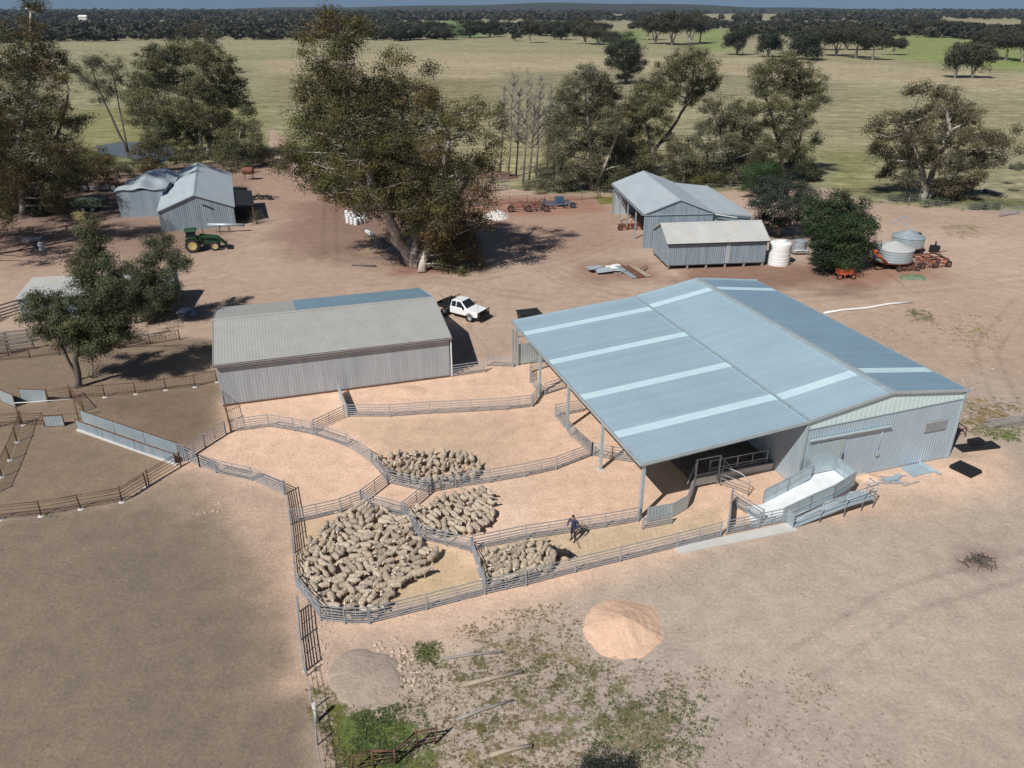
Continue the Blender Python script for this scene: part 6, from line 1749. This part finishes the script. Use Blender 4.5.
for i, (base, L_, lab, tn) in enumerate((
        ((88, 186), [(82, 150, 9), (95, 158, 12), (78, 166, 13), (96, 174, 13), (84, 184, 12), (106, 166, 10), (108, 180, 10), (70, 178, 11)], 'dense dark undergrowth tree right of the tall left gum tree', GUM[1:]),
        ((58, 196), [(52, 150, 12), (64, 160, 13), (48, 172, 14), (66, 178, 14), (56, 190, 12), (74, 188, 10)], 'dark low tree growing against the tall left gum tree', GUM[1:]),
        ((14, 205), [(4, 170, 14), (18, 178, 14), (8, 192, 15), (26, 192, 13), (-8, 190, 15)], 'dark low tree under the tall left gum tree at the picture edge', GUM[1:]),
        ((150, 172), [(138, 150, 8), (150, 146, 10), (163, 152, 9), (146, 160, 10), (160, 163, 9), (134, 162, 8), (172, 158, 7)], 'dark waterside scrub right in front of the pond', GUM[1:]),
        ((185, 166), [(176, 148, 9), (190, 150, 10), (182, 160, 9), (200, 158, 9)], 'dark scrub under the broad tree behind the buckled shed', GUMG),
        ((268, 166), [(258, 156, 7), (270, 158, 8), (280, 163, 6), (264, 164, 6)], 'dark low scrub along the track right of the low bushy tree', GUM[1:]),
        ((228, 172), [(218, 160, 8), (232, 162, 8), (244, 166, 7), (226, 168, 6)], 'low dark scrub right behind the gabled shed roof', GUMG))):
    q = G(*base); make_tree('bush', lab, q, [], px_lobes(q, L_, 3, 70 + i), seed=130 + i, leaf=.46, per=24, tints=tn, dens=1.3, cr=.5, twig=False, cat='bush')

# foreground left trees
b4 = G(78, 387)
stems = [(px_stem(b4, [(78, 387), (76, 358), (80, 335), (92, 290), (95, 240)], [0, 0, 0, 1, 1]), .26), (px_stem(b4, [(78, 380), (60, 340), (46, 312)], [0, .5, 1]), .14)]
l4 = [(92, 222, 7, 1), (86, 234, 9, 1), (98, 238, 9, 1), (88, 250, 10, 1), (100, 254, 9, 1), (80, 268, 11), (94, 268, 11), (108, 262, 10), (84, 284, 12), (102, 284, 12), (118, 278, 10), (96, 300, 12), (112, 302, 11), (30, 305, 8), (40, 300, 10), (52, 298, 9), (34, 318, 10), (48, 318, 11), (60, 310, 9), (40, 332, 9), (56, 334, 10), (68, 326, 9), (82, 318, 10), (76, 336, 9), (90, 334, 10), (104, 330, 11), (116, 318, 10), (60, 346, 6), (96, 346, 8), (106, 348, 7), (118, 336, 9), (72, 302, 8), (110, 340, 11), (96, 325, 13), (82, 345, 10), (120, 325, 12), (128, 334, 9), (70, 335, 12), (100, 312, 12), (112, 285, 12), (120, 310, 12), (60, 322, 11), (88, 308, 11), (90, 352, 7)]
make_tree('pepper_tree', 'leafy green tree in the left foreground, standing alone with its trunk bare below', b4, stems, px_lobes(b4, l4, 1.3, 5), seed=17, leaf=.25, per=40, tints=((.074, .084, .036), (.060, .074, .034), (.094, .098, .044), (.052, .062, .030)), dens=2.2, cr=.30, bark='bark_dark', droop=.3, aspect=.55)
b4 = G(143, 324)
stems = [(px_stem(b4, [(136, 323), (136, 300), (132, 282)], [0, 0, 0]), .16), (px_stem(b4, [(149, 324), (152, 296), (160, 270)], [0, 0, 0]), .16)]
l4 = [(152, 244, 8), (164, 242, 8), (160, 256, 10), (174, 254, 8), (184, 264, 7), (148, 262, 10), (172, 270, 10), (158, 276, 11), (140, 274, 9), (128, 268, 8), (170, 288, 9), (152, 292, 11), (136, 290, 11), (166, 302, 9), (150, 308, 9), (134, 306, 10), (124, 290, 9), (178, 262, 6), (140, 300, 12), (160, 292, 12), (148, 280, 12), (172, 296, 9), (162, 312, 8), (142, 316, 7)]
make_tree('pepper_tree', 'leafy green twin-stemmed tree just behind the left foreground tree', b4, stems, px_lobes(b4, l4, 1.6, 6), seed=18, leaf=.27, per=38, tints=((.064, .074, .038), (.050, .062, .034), (.078, .084, .044)), dens=2.1, cr=.32, bark='bark_dark', droop=.3, aspect=.55)
q = G(92, 378)
make_tree('dead_shrub', 'bare twiggy shrub beside the left foreground tree trunk', q, [], px_lobes(q, [(92, 360, 9), (100, 364, 7), (88, 372, 7)], .5, 2), seed=19, leaf=.14, per=10, tints=((.20, .15, .11), (.16, .12, .09)), dens=1.2, cr=.3, cat='shrub', twig=False)
q = G(116, 348)
make_tree('dead_shrub', 'dry brown scrub between the low shed and the old iron shed', q, [], px_lobes(q, [(125, 344, 8), (140, 338, 8), (158, 334, 9), (172, 330, 8), (112, 348, 6)], 1, 2), seed=20, leaf=.2, per=18, tints=((.15, .11, .08), (.11, .085, .06)), dens=1.3, cr=.34, cat='shrub', twig=False)
q = G(257, 224)
make_tree('dead_shrub', 'dry leggy shrub at the right front corner of the left gabled shed', q, [], px_lobes(q, [(255, 214, 6), (260, 220, 6), (252, 221, 4)], .5, 2), seed=21, leaf=.22, per=14, tints=((.12, .11, .07), (.09, .09, .05)), dens=1.4, cr=.36, cat='shrub', twig=False)

# row behind the machinery shed
for i, (base, tip, label) in enumerate(((((523, 184), (529, 68), 'bare dead slender tree with a forked twiggy top, left of the tree row')), ((536, 176), (541, 75), 'bare dead tree, the right one of the slender dead pair'), ((508, 178), (514, 72), 'thin grey dead tree nearest the big central tree'), ((516, 176), (520, 88), 'short bare grey sapling between the thin dead trees'), ((529, 180), (536, 92), 'bare grey sapling leaning among the slender dead pair'), ((546, 178), (552, 84), 'twiggy bare grey sapling just left of the crooked tree'), ((500, 174), (504, 86), 'twiggy bare grey sapling closest to the big central tree'))):
    q = G(*base); rr = random.Random(40 + i)
    top = atY(tip[0], tip[1], q.y)
    r_ = thing('dead_tree', label, 'tree', (q.x, q.y, 0))
    tm = MB(); tp_ = top - q; tm.path([(0, 0, 0), tp_ * .35 + Vector((.1, 0, 0)), tp_ * .7 + Vector((-.15, 0, 0)), tp_], [.2, .15, .09, .03], 6); tm.build('trunk', M['dead_wood'], r_)
    bmm = MB()
    for k in range(60):
        f = rr.uniform(.35, .98); p = tp_ * f; a_ = rr.uniform(0, 6.28); l_ = (1.15 - f) * rr.uniform(2.2, 5.0) * .8
        e = p + Vector((math.cos(a_) * l_, math.sin(a_) * l_, l_ * rr.uniform(.5, 1.3)))
        m_ = p.lerp(e, .5) + Vector((0, 0, -.1 * l_))
        bmm.path([p, m_, e], [.06, .045, .015], 4)
        for j in range(7):
            s_ = m_.lerp(e, rr.uniform(0, 1)); bmm.path([s_, s_ + Vector((rr.uniform(-1, 1), rr.uniform(-1, 1), rr.uniform(.1, 1.2))) * l_ * .35], [.025, .01], 3)
    bmm.build('branches', M['dead_wood'], r_)

ROW = [
    ('grey-green crooked tree left of the machinery shed, in front of the paddock', (592, 190), [[(592, 190), (590, 150), (586, 90)], [(594, 190), (612, 150), (620, 125)]], [(586, 72, 10), (575, 84, 12), (596, 82, 12), (562, 98, 9), (580, 102, 15), (604, 100, 13), (614, 112, 10), (566, 120, 13), (590, 125, 18), (612, 130, 13), (572, 142, 15), (598, 148, 18), (620, 148, 13), (558, 155, 12), (580, 165, 16), (606, 168, 16), (566, 176, 11), (628, 165, 10), (590, 175, 14), (555, 132, 9), (600, 84, 9), (622, 128, 10), (615, 178, 12), (576, 118, 13)], GREY),
    ('tall forked tree with a dark lower trunk and high crown, behind the machinery shed roof', (652, 178), [[(652, 178), (655, 150), (672, 128), (690, 100), (694, 70)], [(650, 178), (650, 140), (640, 105)]], [(694, 56, 11), (680, 62, 12), (706, 66, 12), (716, 78, 9), (666, 74, 12), (688, 78, 15), (704, 88, 12), (672, 92, 13), (692, 98, 10), (654, 86, 10), (642, 92, 12), (632, 106, 10), (650, 108, 14), (664, 118, 10), (640, 126, 12), (656, 134, 11), (646, 146, 9), (668, 136, 6), (662, 100, 11), (636, 116, 10), (640, 150, 9), (654, 160, 9), (672, 150, 6)], GUMG),
    ('bushy tree with pale stems right of the tall forked tree', (723, 182), [[(723, 182), (722, 150), (714, 118)], [(716, 182), (708, 160), (702, 140)]], [(706, 108, 8), (716, 104, 9), (728, 118, 12), (742, 120, 10), (716, 128, 12), (732, 138, 14), (748, 146, 11), (720, 152, 14), (738, 162, 14), (706, 148, 9), (698, 160, 9), (722, 172, 12), (752, 164, 8), (690, 170, 10), (708, 172, 11), (738, 176, 11), (758, 150, 9), (700, 130, 9)], GREY),
    ('tall tree with several rounded crowns above the bright green bush', (786, 180), [[(786, 180), (780, 150), (770, 110), (760, 85)], [(788, 180), (800, 140), (806, 100)]], [(758, 76, 11), (772, 68, 12), (788, 64, 12), (804, 72, 12), (816, 84, 11), (822, 98, 8), (764, 90, 12), (784, 84, 15), (804, 92, 12), (812, 106, 9), (776, 106, 14), (796, 112, 12), (770, 124, 11), (788, 130, 14), (804, 124, 9), (782, 148, 13), (798, 150, 11), (768, 142, 9), (802, 164, 10), (812, 172, 6), (760, 158, 10), (772, 165, 10), (752, 110, 8), (814, 140, 8), (790, 168, 12)], GUMG),
    ('smaller thin tree between the bare dead trees and the crooked tree', (552, 186), [[(552, 186), (556, 150), (560, 120)]], [(552, 108, 6), (562, 114, 8), (550, 124, 7), (562, 134, 8), (550, 146, 8), (556, 160, 10), (546, 172, 8)], GREY),
    ('grey leafy tree filling the gap behind the lean-to roof', (684, 183), [[(684, 183), (682, 165)]], [(676, 146, 10), (690, 144, 10), (682, 158, 12), (696, 162, 10), (670, 166, 10), (684, 172, 12), (702, 176, 9)], GREY),
    ('leafy tree between the pale-stemmed tree and the many-crowned tall tree', (744, 180), [[(744, 180), (742, 150), (744, 120)]], [(735, 106, 8), (748, 110, 9), (740, 124, 11), (753, 130, 10), (744, 144, 12), (758, 152, 11), (736, 158, 11), (750, 168, 12)], GUMG),
    ('leafy tree tucked close behind the right side of the crooked tree', (616, 184), [[(616, 184), (612, 150), (608, 110)]], [(606, 82, 8), (614, 94, 10), (602, 108, 12), (620, 114, 11), (630, 132, 11), (614, 144, 13), (634, 148, 10), (622, 164, 12), (640, 162, 9)], GUM),
    ('small tree just left of the machinery shed back corner', (640, 186), [[(640, 186), (636, 160)]], [(630, 152, 10), (642, 158, 10), (634, 168, 12), (650, 170, 9), (622, 172, 8)], GUMG),
]
for i, (lab, b_, st_, lb, tn) in enumerate(ROW):
    q = G(*b_)
    make_tree('gum_tree', lab, q, [(px_stem(q, s_, [0, 0, 1, 1, 1][:len(s_)]), .42 - .1 * k) for k, s_ in enumerate(st_)], px_lobes(q, lb, 3.2, 50 + i, 1.08), seed=60 + i, leaf=.46, per=24, tints=tn, dens=1.5, cr=.46, bark='bark_pale' if i not in (1, 3, 6) else 'bark_dark')
for i, (px, py, w_, lab) in enumerate(((560, 190, 15, 'low dark scrub at the foot of the crooked tree'), (622, 188, 14, 'low dark scrub left of the machinery shed roof'), (690, 180, 16, 'low scrub behind the lean-to roof'), (710, 184, 13, 'low scrub behind the lean-to, right of the other'), (742, 180, 12, 'low scrub under the bushy pale-stemmed tree'), (480, 172, 13, 'low scrub behind the big central tree, beside the dead trees'), (540, 186, 11, 'low scrub at the foot of the bare dead trees'))):
    q = G(px, py + 3); make_tree('bush', lab, q, [], px_lobes(q, [(px - w_ * .7, py - 3, w_ * .5), (px + w_ * .7, py - 3, w_ * .5), (px, py - 7, w_ * .55), (px - w_ * 1.3, py - 1, w_ * .35)], 2, i), seed=80 + i, leaf=.42, per=26, tints=GUM[1:] if i % 2 else GREY, dens=1.5, cr=.46, twig=False, cat='bush')
q = G(628, 84)
make_tree('dark_tree', 'lone dense dark tree standing in the paddock beyond the tree row', q, [(px_stem(q, [(626, 84), (625, 60)]), .7)], px_lobes(q, [(626, 42, 9), (616, 50, 10), (634, 52, 10), (626, 58, 13), (614, 64, 9), (637, 64, 9), (625, 72, 11), (608, 53, 5)], 5, 9), seed=90, leaf=.9, per=34, tints=((.034, .042, .026), (.042, .048, .030)), dens=1.5, cr=.85, bark='bark_dark')

# right: dense green bushes
q = G(838, 272)
make_tree('green_bush', 'large dense dark green bush between the white tank and the field bins', q, [], px_lobes(q, [(835, 206, 14), (817, 210, 13), (855, 212, 14), (822, 226, 20), (848, 226, 20), (866, 228, 11), (820, 240, 12), (832, 245, 20), (851, 246, 17), (866, 246, 9), (824, 258, 12), (840, 260, 14), (850, 260, 11), (832, 270, 7), (840, 232, 24)], 2.2, 11), seed=91, leaf=.36, per=44, tints=((.026, .048, .018), (.034, .056, .022), (.022, .040, .018), (.042, .062, .026)), dens=1.6, cr=.42, twig=False, cat='bush', aspect=.6)
q = G(782, 238)
make_tree('dark_bush', 'dusky blue-green tree-like bush behind the dense dark green bush', q, [(px_stem(q, [(778, 236), (780, 215)]), .25)], px_lobes(q, [(768, 186, 13), (784, 186, 13), (798, 190, 12), (760, 200, 13), (778, 202, 17), (796, 206, 15), (810, 200, 9), (764, 216, 11), (784, 218, 14), (802, 220, 11), (772, 226, 8)], 2.5, 12), seed=92, leaf=.36, per=40, tints=((.036, .048, .034), (.030, .042, .030), (.044, .054, .038)), dens=1.5, cr=.42, cat='bush')
q = G(762, 196)
make_tree('bright_bush', 'brighter green bushy tree above the dusky bush, beside the lean-to', q, [], px_lobes(q, [(764, 168, 10), (752, 174, 9), (774, 176, 9), (762, 182, 11), (748, 186, 7), (776, 186, 7)], 2, 13), seed=93, leaf=.42, per=38, tints=((.045, .078, .028), (.036, .062, .024)), dens=1.8, cr=.46, twig=False, cat='bush')
q = G(812, 182)
make_tree('dark_bush', 'small dark bush at the right end of the tree row, on the paddock edge', q, [], px_lobes(q, [(800, 168, 8), (812, 168, 8), (820, 174, 6), (806, 176, 8)], 2, 13), seed=94, leaf=.42, per=30, tints=((.036, .044, .026), (.030, .038, .024)), dens=1.5, cr=.46, twig=False, cat='bush')

b5 = G(922, 198)
stems = [(px_stem(b5, [(922, 198), (924, 178), (918, 155), (905, 125)], [0, 0, 0, 0]), .7), (px_stem(b5, [(924, 198), (935, 165), (950, 130), (945, 100)], [0, 1, 1, 1]), .55), (px_stem(b5, [(926, 198), (960, 170), (985, 150)], [0, 1, 0]), .4)]
l5 = [(922, 90, 9), (936, 92, 10), (950, 96, 10), (912, 92, 6), (938, 110, 12), (955, 112, 14), (972, 118, 14), (920, 118, 12), (898, 118, 11), (880, 124, 9), (872, 132, 7), (886, 138, 12), (906, 138, 15), (928, 138, 17), (950, 136, 17), (974, 138, 16), (992, 138, 12), (1006, 144, 9), (1014, 130, 6), (878, 152, 11), (896, 158, 15), (918, 160, 15), (942, 162, 16), (964, 162, 16), (984, 160, 13), (1000, 160, 8), (890, 174, 10), (908, 180, 12), (946, 184, 14), (962, 184, 13), (974, 178, 11), (934, 190, 9), (958, 196, 8), (1020, 150, 7)]
make_tree('gum_tree', 'big spreading brownish gum tree at the right, before the paddock', b5, stems, px_lobes(b5, l5, 4.5, 21), seed=95, leaf=.50, per=26, tints=((.098, .082, .044), (.080, .072, .042), (.116, .098, .054), (.062, .058, .034)), dens=1.4, cr=.48)
for i, (px, py, w_, lab) in enumerate(((905, 200, 14, 'grey-green saltbush on the bank under the big right tree'), (935, 204, 12, 'pale saltbush along the fence below the big right tree'), (1018, 168, 7, 'low grey shrub at the right edge by the paddock'), (985, 207, 12, 'green saltbush right of the big right tree'))):
    q = G(px, py + 2); make_tree('bush', lab, q, [], px_lobes(q, [(px - w_ * .8, py - 1, w_ * .4), (px + w_ * .8, py - 1, w_ * .4), (px, py - 2, w_ * .45)], 1, i), seed=100 + i, leaf=.34, per=26, tints=((.085, .10, .075), (.07, .085, .06)), dens=1.6, cr=.4, twig=False, cat='bush')
q = G(600, 775)
make_tree('dark_bush', 'dark leafy bush cut off by the bottom edge of the picture', q, [], px_lobes(q, [(585, 784, 9), (604, 780, 9), (622, 781, 8), (600, 794, 18), (630, 788, 10), (575, 789, 10)], .4, 3), seed=110, leaf=.12, per=40, tints=((.026, .034, .022), (.03, .036, .03)), dens=2.2, cr=.2, twig=False, cat='bush')

# ---- paddock trees farther out: a few kinds, copied
def proto(seed, Wd, Ht, kind):
    g = random.Random(seed); lob = []
    for k in range(13):
        a = g.uniform(0, 6.28); r_ = Wd * .5 * math.sqrt(g.random()) * .75
        f = r_ / (Wd * .5)
        z = Ht * ((.62 if kind == 'flat' else .45) + g.uniform(-.12, .28) * (1 - f * .6)) if kind != 'round' else Ht * g.uniform(.28, .82) * (1 - .3 * f)
        lob.append((Vector((r_ * math.cos(a), r_ * math.sin(a), max(z, Ht * .22))), Wd * g.uniform(.15, .24)))
    tn = {'round': ((.034, .040, .026), (.042, .047, .031)), 'flat': ((.056, .054, .036), (.046, .048, .032)), 'open': ((.060, .060, .038), (.052, .052, .036))}[kind]
    st_ = [([Vector((0, 0, -.1)), Vector((.2, 0, Ht * .3)), Vector((-.3, .3, Ht * .6))], .4), ([Vector((0, 0, 0)), Vector((1.2, .4, Ht * .35)), Vector((2.2, .5, Ht * .55))], .25), ([Vector((0, 0, 0)), Vector((-1.2, -.4, Ht * .35)), Vector((-2.4, -.3, Ht * .5))], .25)]
    return make_tree('paddock_tree', 'x', (0, 0), st_, lob, seed=seed, leaf=1.0, per=26, tints=tn, dens=1.5, cr=.85, bark='bark_dark' if kind == 'round' else 'bark_pale', twig=False)


PROT = {('round', 0): proto(201, 11, 10, 'round'), ('round', 1): proto(202, 11, 10, 'round'), ('flat', 0): proto(203, 11, 10, 'flat'), ('flat', 1): proto(204, 11, 10, 'flat'), ('open', 0): proto(205, 11, 10, 'open'), ('open', 1): proto(206, 11, 10, 'open')}
PAD = [  # px, base py, width px, height px, kind, label
    (737, 55, 28, 30, 'round', 'dark round paddock tree, left one of the row of three right of centre'),
    (768, 57, 27, 27, 'round', 'dark round paddock tree, middle one of the row of three right of centre'),
    (806, 60, 38, 32, 'round', 'widest dark round paddock tree, right one of the row of three'),
    (955, 78, 30, 36, 'open', 'spreading open tree alone in the right paddock, left of its twin'),
    (972, 78, 34, 38, 'open', 'spreading open tree in the right paddock, right of its twin'),
    (626, 46, 20, 20, 'round', 'x1'), (530, 43, 17, 22, 'flat', 'small upright tree in the paddock left of the dense dark tree'), (515, 41, 12, 12, 'round', 'smallest round tree in the far paddock edge near the centre'),
    (561, 40, 22, 20, 'round', 'dark rounded tree just left of the far spreading trees'),
]
CL = [('dark tree in the clump behind the right paddock', 'trees in the clump behind the right paddock', [(836, 56, 34, 28), (856, 58, 34, 30), (872, 60, 30, 26), (893, 55, 24, 16), (824, 50, 28, 22), (846, 50, 30, 20), (868, 50, 26, 18)], 'flat'),
      ('dark flat-topped tree in the clump standing on the green field', 'trees on the green field', [(655, 44, 34, 26), (672, 45, 34, 30), (690, 44, 30, 28), (647, 40, 26, 22), (700, 43, 20, 22)], 'flat'),
      ('spreading tree in the far clump left of the green field clump', 'trees in the far clump near the centre', [(585, 44, 26, 26), (598, 45, 26, 22), (574, 36, 24, 18), (610, 47, 22, 16), (545, 36, 30, 16)], 'open'),
      ('tree in the line at the far right paddock edge', 'trees in the line at the far right', [(985, 58, 36, 26), (1005, 60, 36, 26), (1022, 62, 30, 26), (1045, 62, 36, 26), (940, 36, 30, 14), (915, 35, 28, 14), (965, 38, 30, 14)], 'flat'),
      ('dark tree along the near edge of the woodland left of centre', 'trees along the woodland edge left of centre', [(430, 38, 26, 18), (445, 40, 24, 16), (470, 38, 26, 20), (490, 37, 24, 18), (410, 40, 24, 16), (395, 41, 22, 16)], 'round')]
used = set()


def put(px, py, wpx, hpx, kind, label, group=None):
    q = G(px, py); Z = depth(q); key = (kind, (len(used) + int(px)) % 2)
    pr = PROT[key]
    o = pr if key not in used else copy_tree(pr)
    used.add(key) if key not in used else used.add(('c', len(used)))
    s_ = wpx * Z / FPX / 11; h_ = hpx * Z / FPX / 10 * 1.06
    o.location = (q.x, q.y, 0); o.scale = (s_, s_, h_); o.rotation_euler = (0, 0, px * 1.37)
    if 'group' in o.keys(): del o['group']
    tag(o, label, 'tree', group)


for (px, py, wd, ht, kd, lab) in PAD:
    if lab == 'x1': continue
    put(px, py, wd, ht, kd, lab)
for lab, gr, L_, kd in CL:
    for (px, py, wd, ht) in L_: put(px, py, wd, ht, kd, lab, gr)
for k, o in PROT.items():
    if k not in used:
        for ch in list(o.children): bpy.data.objects.remove(ch)
        bpy.data.objects.remove(o)

# ---- far woodland: reads as one dark mass
def wood(name, label_zones, n, seed, holes, smin, smax, r0, r1, xlim):
    g = np.random.default_rng(seed)
    tg = []
    for v in range(6):          # small leafy crowns, ~48 faces
        k = 46; d = rand_dirs(k, g); c = d * np.array([.5, .5, .42]) * g.uniform(.55, 1.0, (k, 1)); c[:, 2] += .58
        q, f = leaf_quads(c, .46, g, .2, .8)
        tq = np.array([[-.03, 0, 0], [.03, 0, 0], [.02, 0, .5], [-.02, 0, .5]])
        tg.append((np.concatenate([q, tq]), np.concatenate([f, np.arange(4)[None] + 4 * k])))
    Ys = r0 * (r1 / r0) ** g.random(n) if r1 / r0 > 3 else g.uniform(r0, r1, n)
    Xs = g.uniform(-1, 1, n) * (Ys * .78 + 60)
    keep = np.ones(n, bool)
    for h in holes: keep &= ~(poly_sd(Xs, Ys, PW(h)) > 0)
    if label_zones:
        ins = np.zeros(n, bool)
        for z in label_zones: ins |= poly_sd(Xs, Ys, PW(z)) > 0
        keep &= ins
    Xs, Ys = Xs[keep], Ys[keep]
    V, Fc, Cc_ = [], [], []; off = 0
    base = np.array([(.046, .050, .032), (.056, .054, .036), (.040, .044, .030), (.062, .056, .040)])
    for x, y in zip(Xs, Ys):
        vq, fq = tg[g.integers(6)]
        s_ = g.uniform(smin, smax) * (1 + y / 9000); a = g.uniform(0, 6.28); h_ = g.uniform(.75, 1.15)
        wv = vq * np.array([s_, s_, s_ * .8 * h_])
        wv = np.stack([wv[:, 0] * math.cos(a) - wv[:, 1] * math.sin(a) + x, wv[:, 0] * math.sin(a) + wv[:, 1] * math.cos(a) + y, wv[:, 2]], 1)
        V.append(wv); Fc.append(fq + off); off += len(vq)
        c = base[g.integers(4)] * g.uniform(.75, 1.25) * g.uniform(.8, 1.2, (len(vq), 1)); Cc_.append(c)
    o = np_mesh(name, np.concatenate(V), np.concatenate(Fc), M['leaf_far'], None, np.concatenate(Cc_))
    return tag(o, kind='stuff')


holes = [[(610, 20.5), (790, 20.5), (790, 14), (610, 14.5)], [(935, 29), (1030, 33), (1020, 20), (940, 19)], [(420, 29.5), (630, 29.5), (640, 24.5), (420, 24.5)], [(425, 26.5), (520, 25.5), (620, 25.5), (620, 24), (425, 24.5)], [(610, 15.5), (760, 14), (790, 18), (760, 19), (610, 17.5)], [(940, 19.5), (1010, 23), (1010, 29), (940, 26)],
         [(892, 36), (975, 40), (1100, 60), (1100, 85), (890, 70)], [(690, 29), (730, 29), (730, 50), (640, 50), (600, 46), (610, 34)], [(765, 13), (790, 13), (790, 19), (765, 18)], [(446, 24), (482, 24), (482, 40), (446, 38)]]
near_zone = [[(62, 42), (200, 40), (440, 41), (480, 36), (560, 36), (600, 30), (700, 28), (760, 36), (830, 40), (900, 36), (1000, 50), (1200, 60), (1200, 20), (60, 20)], [(-200, 46), (70, 42), (70, 20), (-200, 20)]]
w1 = wood('woodland', near_zone, 8500, 301, holes, 6.5, 11.5, 480, 1500, 0)
w1['label'] = 'dark woodland belt beyond the paddock, nearer part'; w1['category'] = 'woodland'
w2 = wood('far_woodland', [[(-400, 21.5), (1500, 21.5), (1500, 9.0), (-400, 9.0)]], 10000, 302, holes, 10, 17, 1300, 5600, 0)
w2['label'] = 'distant woodland reaching to the horizon'; w2['category'] = 'woodland'

# ------------------------------------------------------------------ weeds, grass tufts and stones (uncountable)
def scatter_mask(n, polys, seed):
    g = np.random.default_rng(seed); out = []
    for pl, cnt in polys:
        P_ = PW(pl); xs = [p[0] for p in P_]; ys = [p[1] for p in P_]
        x = g.uniform(min(xs), max(xs), cnt); y = g.uniform(min(ys), max(ys), cnt)
        k = (poly_sd(x, y, P_) > 0) & (fbm(x, y, .7, seed, 3) + g.uniform(-.15, .15, cnt) > .47)
        out.append(np.stack([x[k], y[k]], 1))
    return np.concatenate(out)


g = np.random.default_rng(77)
def weeds(name, polys, seed, size, cols, per=9):
    pos = scatter_mask(0, polys, seed)
    n = len(pos)
    P3 = np.repeat(np.concatenate([pos, np.zeros((n, 1))], 1), per, 0)
    s_ = np.repeat(g.uniform(.5, 1.5, n), per) * size
    P3[:, :2] += g.normal(size=(n * per, 2)) * (s_ * .45)[:, None]; P3[:, 2] = g.uniform(.0, .5, n * per) * s_
    v, f = leaf_quads(P3, size * .8, g, -.35, .32)
    v[:, 2] = np.maximum(v[:, 2], .006)
    c = np.array(cols)[g.integers(len(cols), size=n)] * g.uniform(.75, 1.3, (n, 1))
    return tag(np_mesh(name, v, f, M['leaf'], None, np.repeat(c, per * 4, 0)), kind='stuff')


DRYG = [(.24, .21, .11), (.18, .17, .08), (.28, .23, .13), (.13, .14, .06), (.16, .15, .07)]
GRN = [(.09, .14, .05), (.11, .15, .06), (.15, .16, .075)]
o = weeds('weeds', [([(316, 690), (352, 700), (400, 712), (420, 768), (420, 840), (335, 840)], 2600), ([(400, 655), (500, 610), (590, 600), (640, 640), (690, 700), (690, 800), (420, 800), (400, 720)], 3800), ([(640, 660), (820, 670), (900, 768), (640, 790)], 700),
                    ([(905, 308), (1000, 318), (1005, 352), (950, 345)], 500), ([(958, 396), (1024, 398), (1040, 440), (965, 432)], 900), ([(800, 330), (900, 320), (1000, 420), (900, 370)], 350)], 401, .11, DRYG)
tag(o, 'dry olive weeds and grass tufts over the bare ground', 'weeds')
o = weeds('green_weeds', [([(345, 715), (420, 700), (440, 735), (400, 770), (345, 760)], 1500), ([(410, 645), (440, 640), (446, 662), (420, 668)], 260), ([(316, 655), (322, 690), (312, 690)], 120), ([(40, 520), (122, 506), (150, 492), (146, 486), (120, 501), (40, 515)], 260), ([(905, 308), (930, 310), (935, 322), (908, 322)], 220), ([(985, 425), (1020, 428), (1020, 442), (990, 440)], 220), ([(680, 690), (730, 700), (700, 760), (580, 768), (580, 700)], 700)], 402, .13, GRN)
tag(o, 'bright green weed patches', 'weeds')
# stones
sv_ = []; sf = []; pos = []
gs = random.Random(5)
for (cx, cy, sx, sy, cnt, s0, s1) in ((398, 650, 26, 10, 40, .05, .15), (410, 672, 14, 16, 34, .05, .14), (425, 690, 30, 18, 24, .04, .09), (322, 650, 10, 25, 40, .04, .1), (370, 560, 120, 60, 0, .03, .06), (200, 500, 60, 30, 40, .03, .06), (560, 610, 60, 12, 40, .03, .06), (868, 480, 8, 3, 30, .06, .14), (215, 505, 26, 14, 9, .06, .13), (960, 380, 40, 30, 40, .05, .12), (820, 600, 120, 60, 60, .03, .06), (620, 628, 45, 25, 60, .03, .07)):
    for k in range(cnt):
        q = G(gs.gauss(cx, sx * .6), gs.gauss(cy, sy * .6)); r_ = gs.uniform(s0, s1)
        b0_ = len(sv_)
        for (x, y, z) in ((1, 0, 0), (0, 1, 0), (-1, 0, 0), (0, -1, 0), (.1, .1, 1), (.6, .6, .55), (-.6, .5, .5), (-.5, -.6, .5), (.6, -.5, .55)):
            sv_.append((q.x + x * r_ * gs.uniform(.8, 1.2), q.y + y * r_ * gs.uniform(.7, 1.2), z * r_ * gs.uniform(.6, .9) - .003))
        for a, b_, c in ((0, 1, 5), (1, 2, 6), (2, 3, 7), (3, 0, 8), (0, 5, 8), (1, 6, 5), (2, 7, 6), (3, 8, 7), (4, 8, 5), (4, 5, 6), (4, 6, 7), (4, 7, 8)): sf.append((b0_ + a, b0_ + b_, b0_ + c))
mb = MB(); mb.add(sv_, sf); o = tag(mb.build('stones', M['stone']), 'loose stones and clods scattered on the dirt', 'stones', kind='stuff')

# ------------------------------------------------------------------ air: even haze round the whole scene
mh = bpy.data.materials.new('haze'); mh.use_nodes = True
nt = mh.node_tree; nt.nodes.clear()
ou = nt.nodes.new('ShaderNodeOutputMaterial'); pv = nt.nodes.new('ShaderNodeVolumePrincipled')
pv.inputs['Color'].default_value = (.62, .78, .98, 1); pv.inputs['Density'].default_value = .00006; pv.inputs['Anisotropy'].default_value = .2
nt.links.new(pv.outputs[0], ou.inputs['Volume'])
mb = MB(); mb.box((0, 3000, 49), (15000, 7200, 102)); hz = mb.build('haze', mh); tag(hz, kind='stuff')
hz['label'] = 'thin blue air haze'; hz['category'] = 'haze'
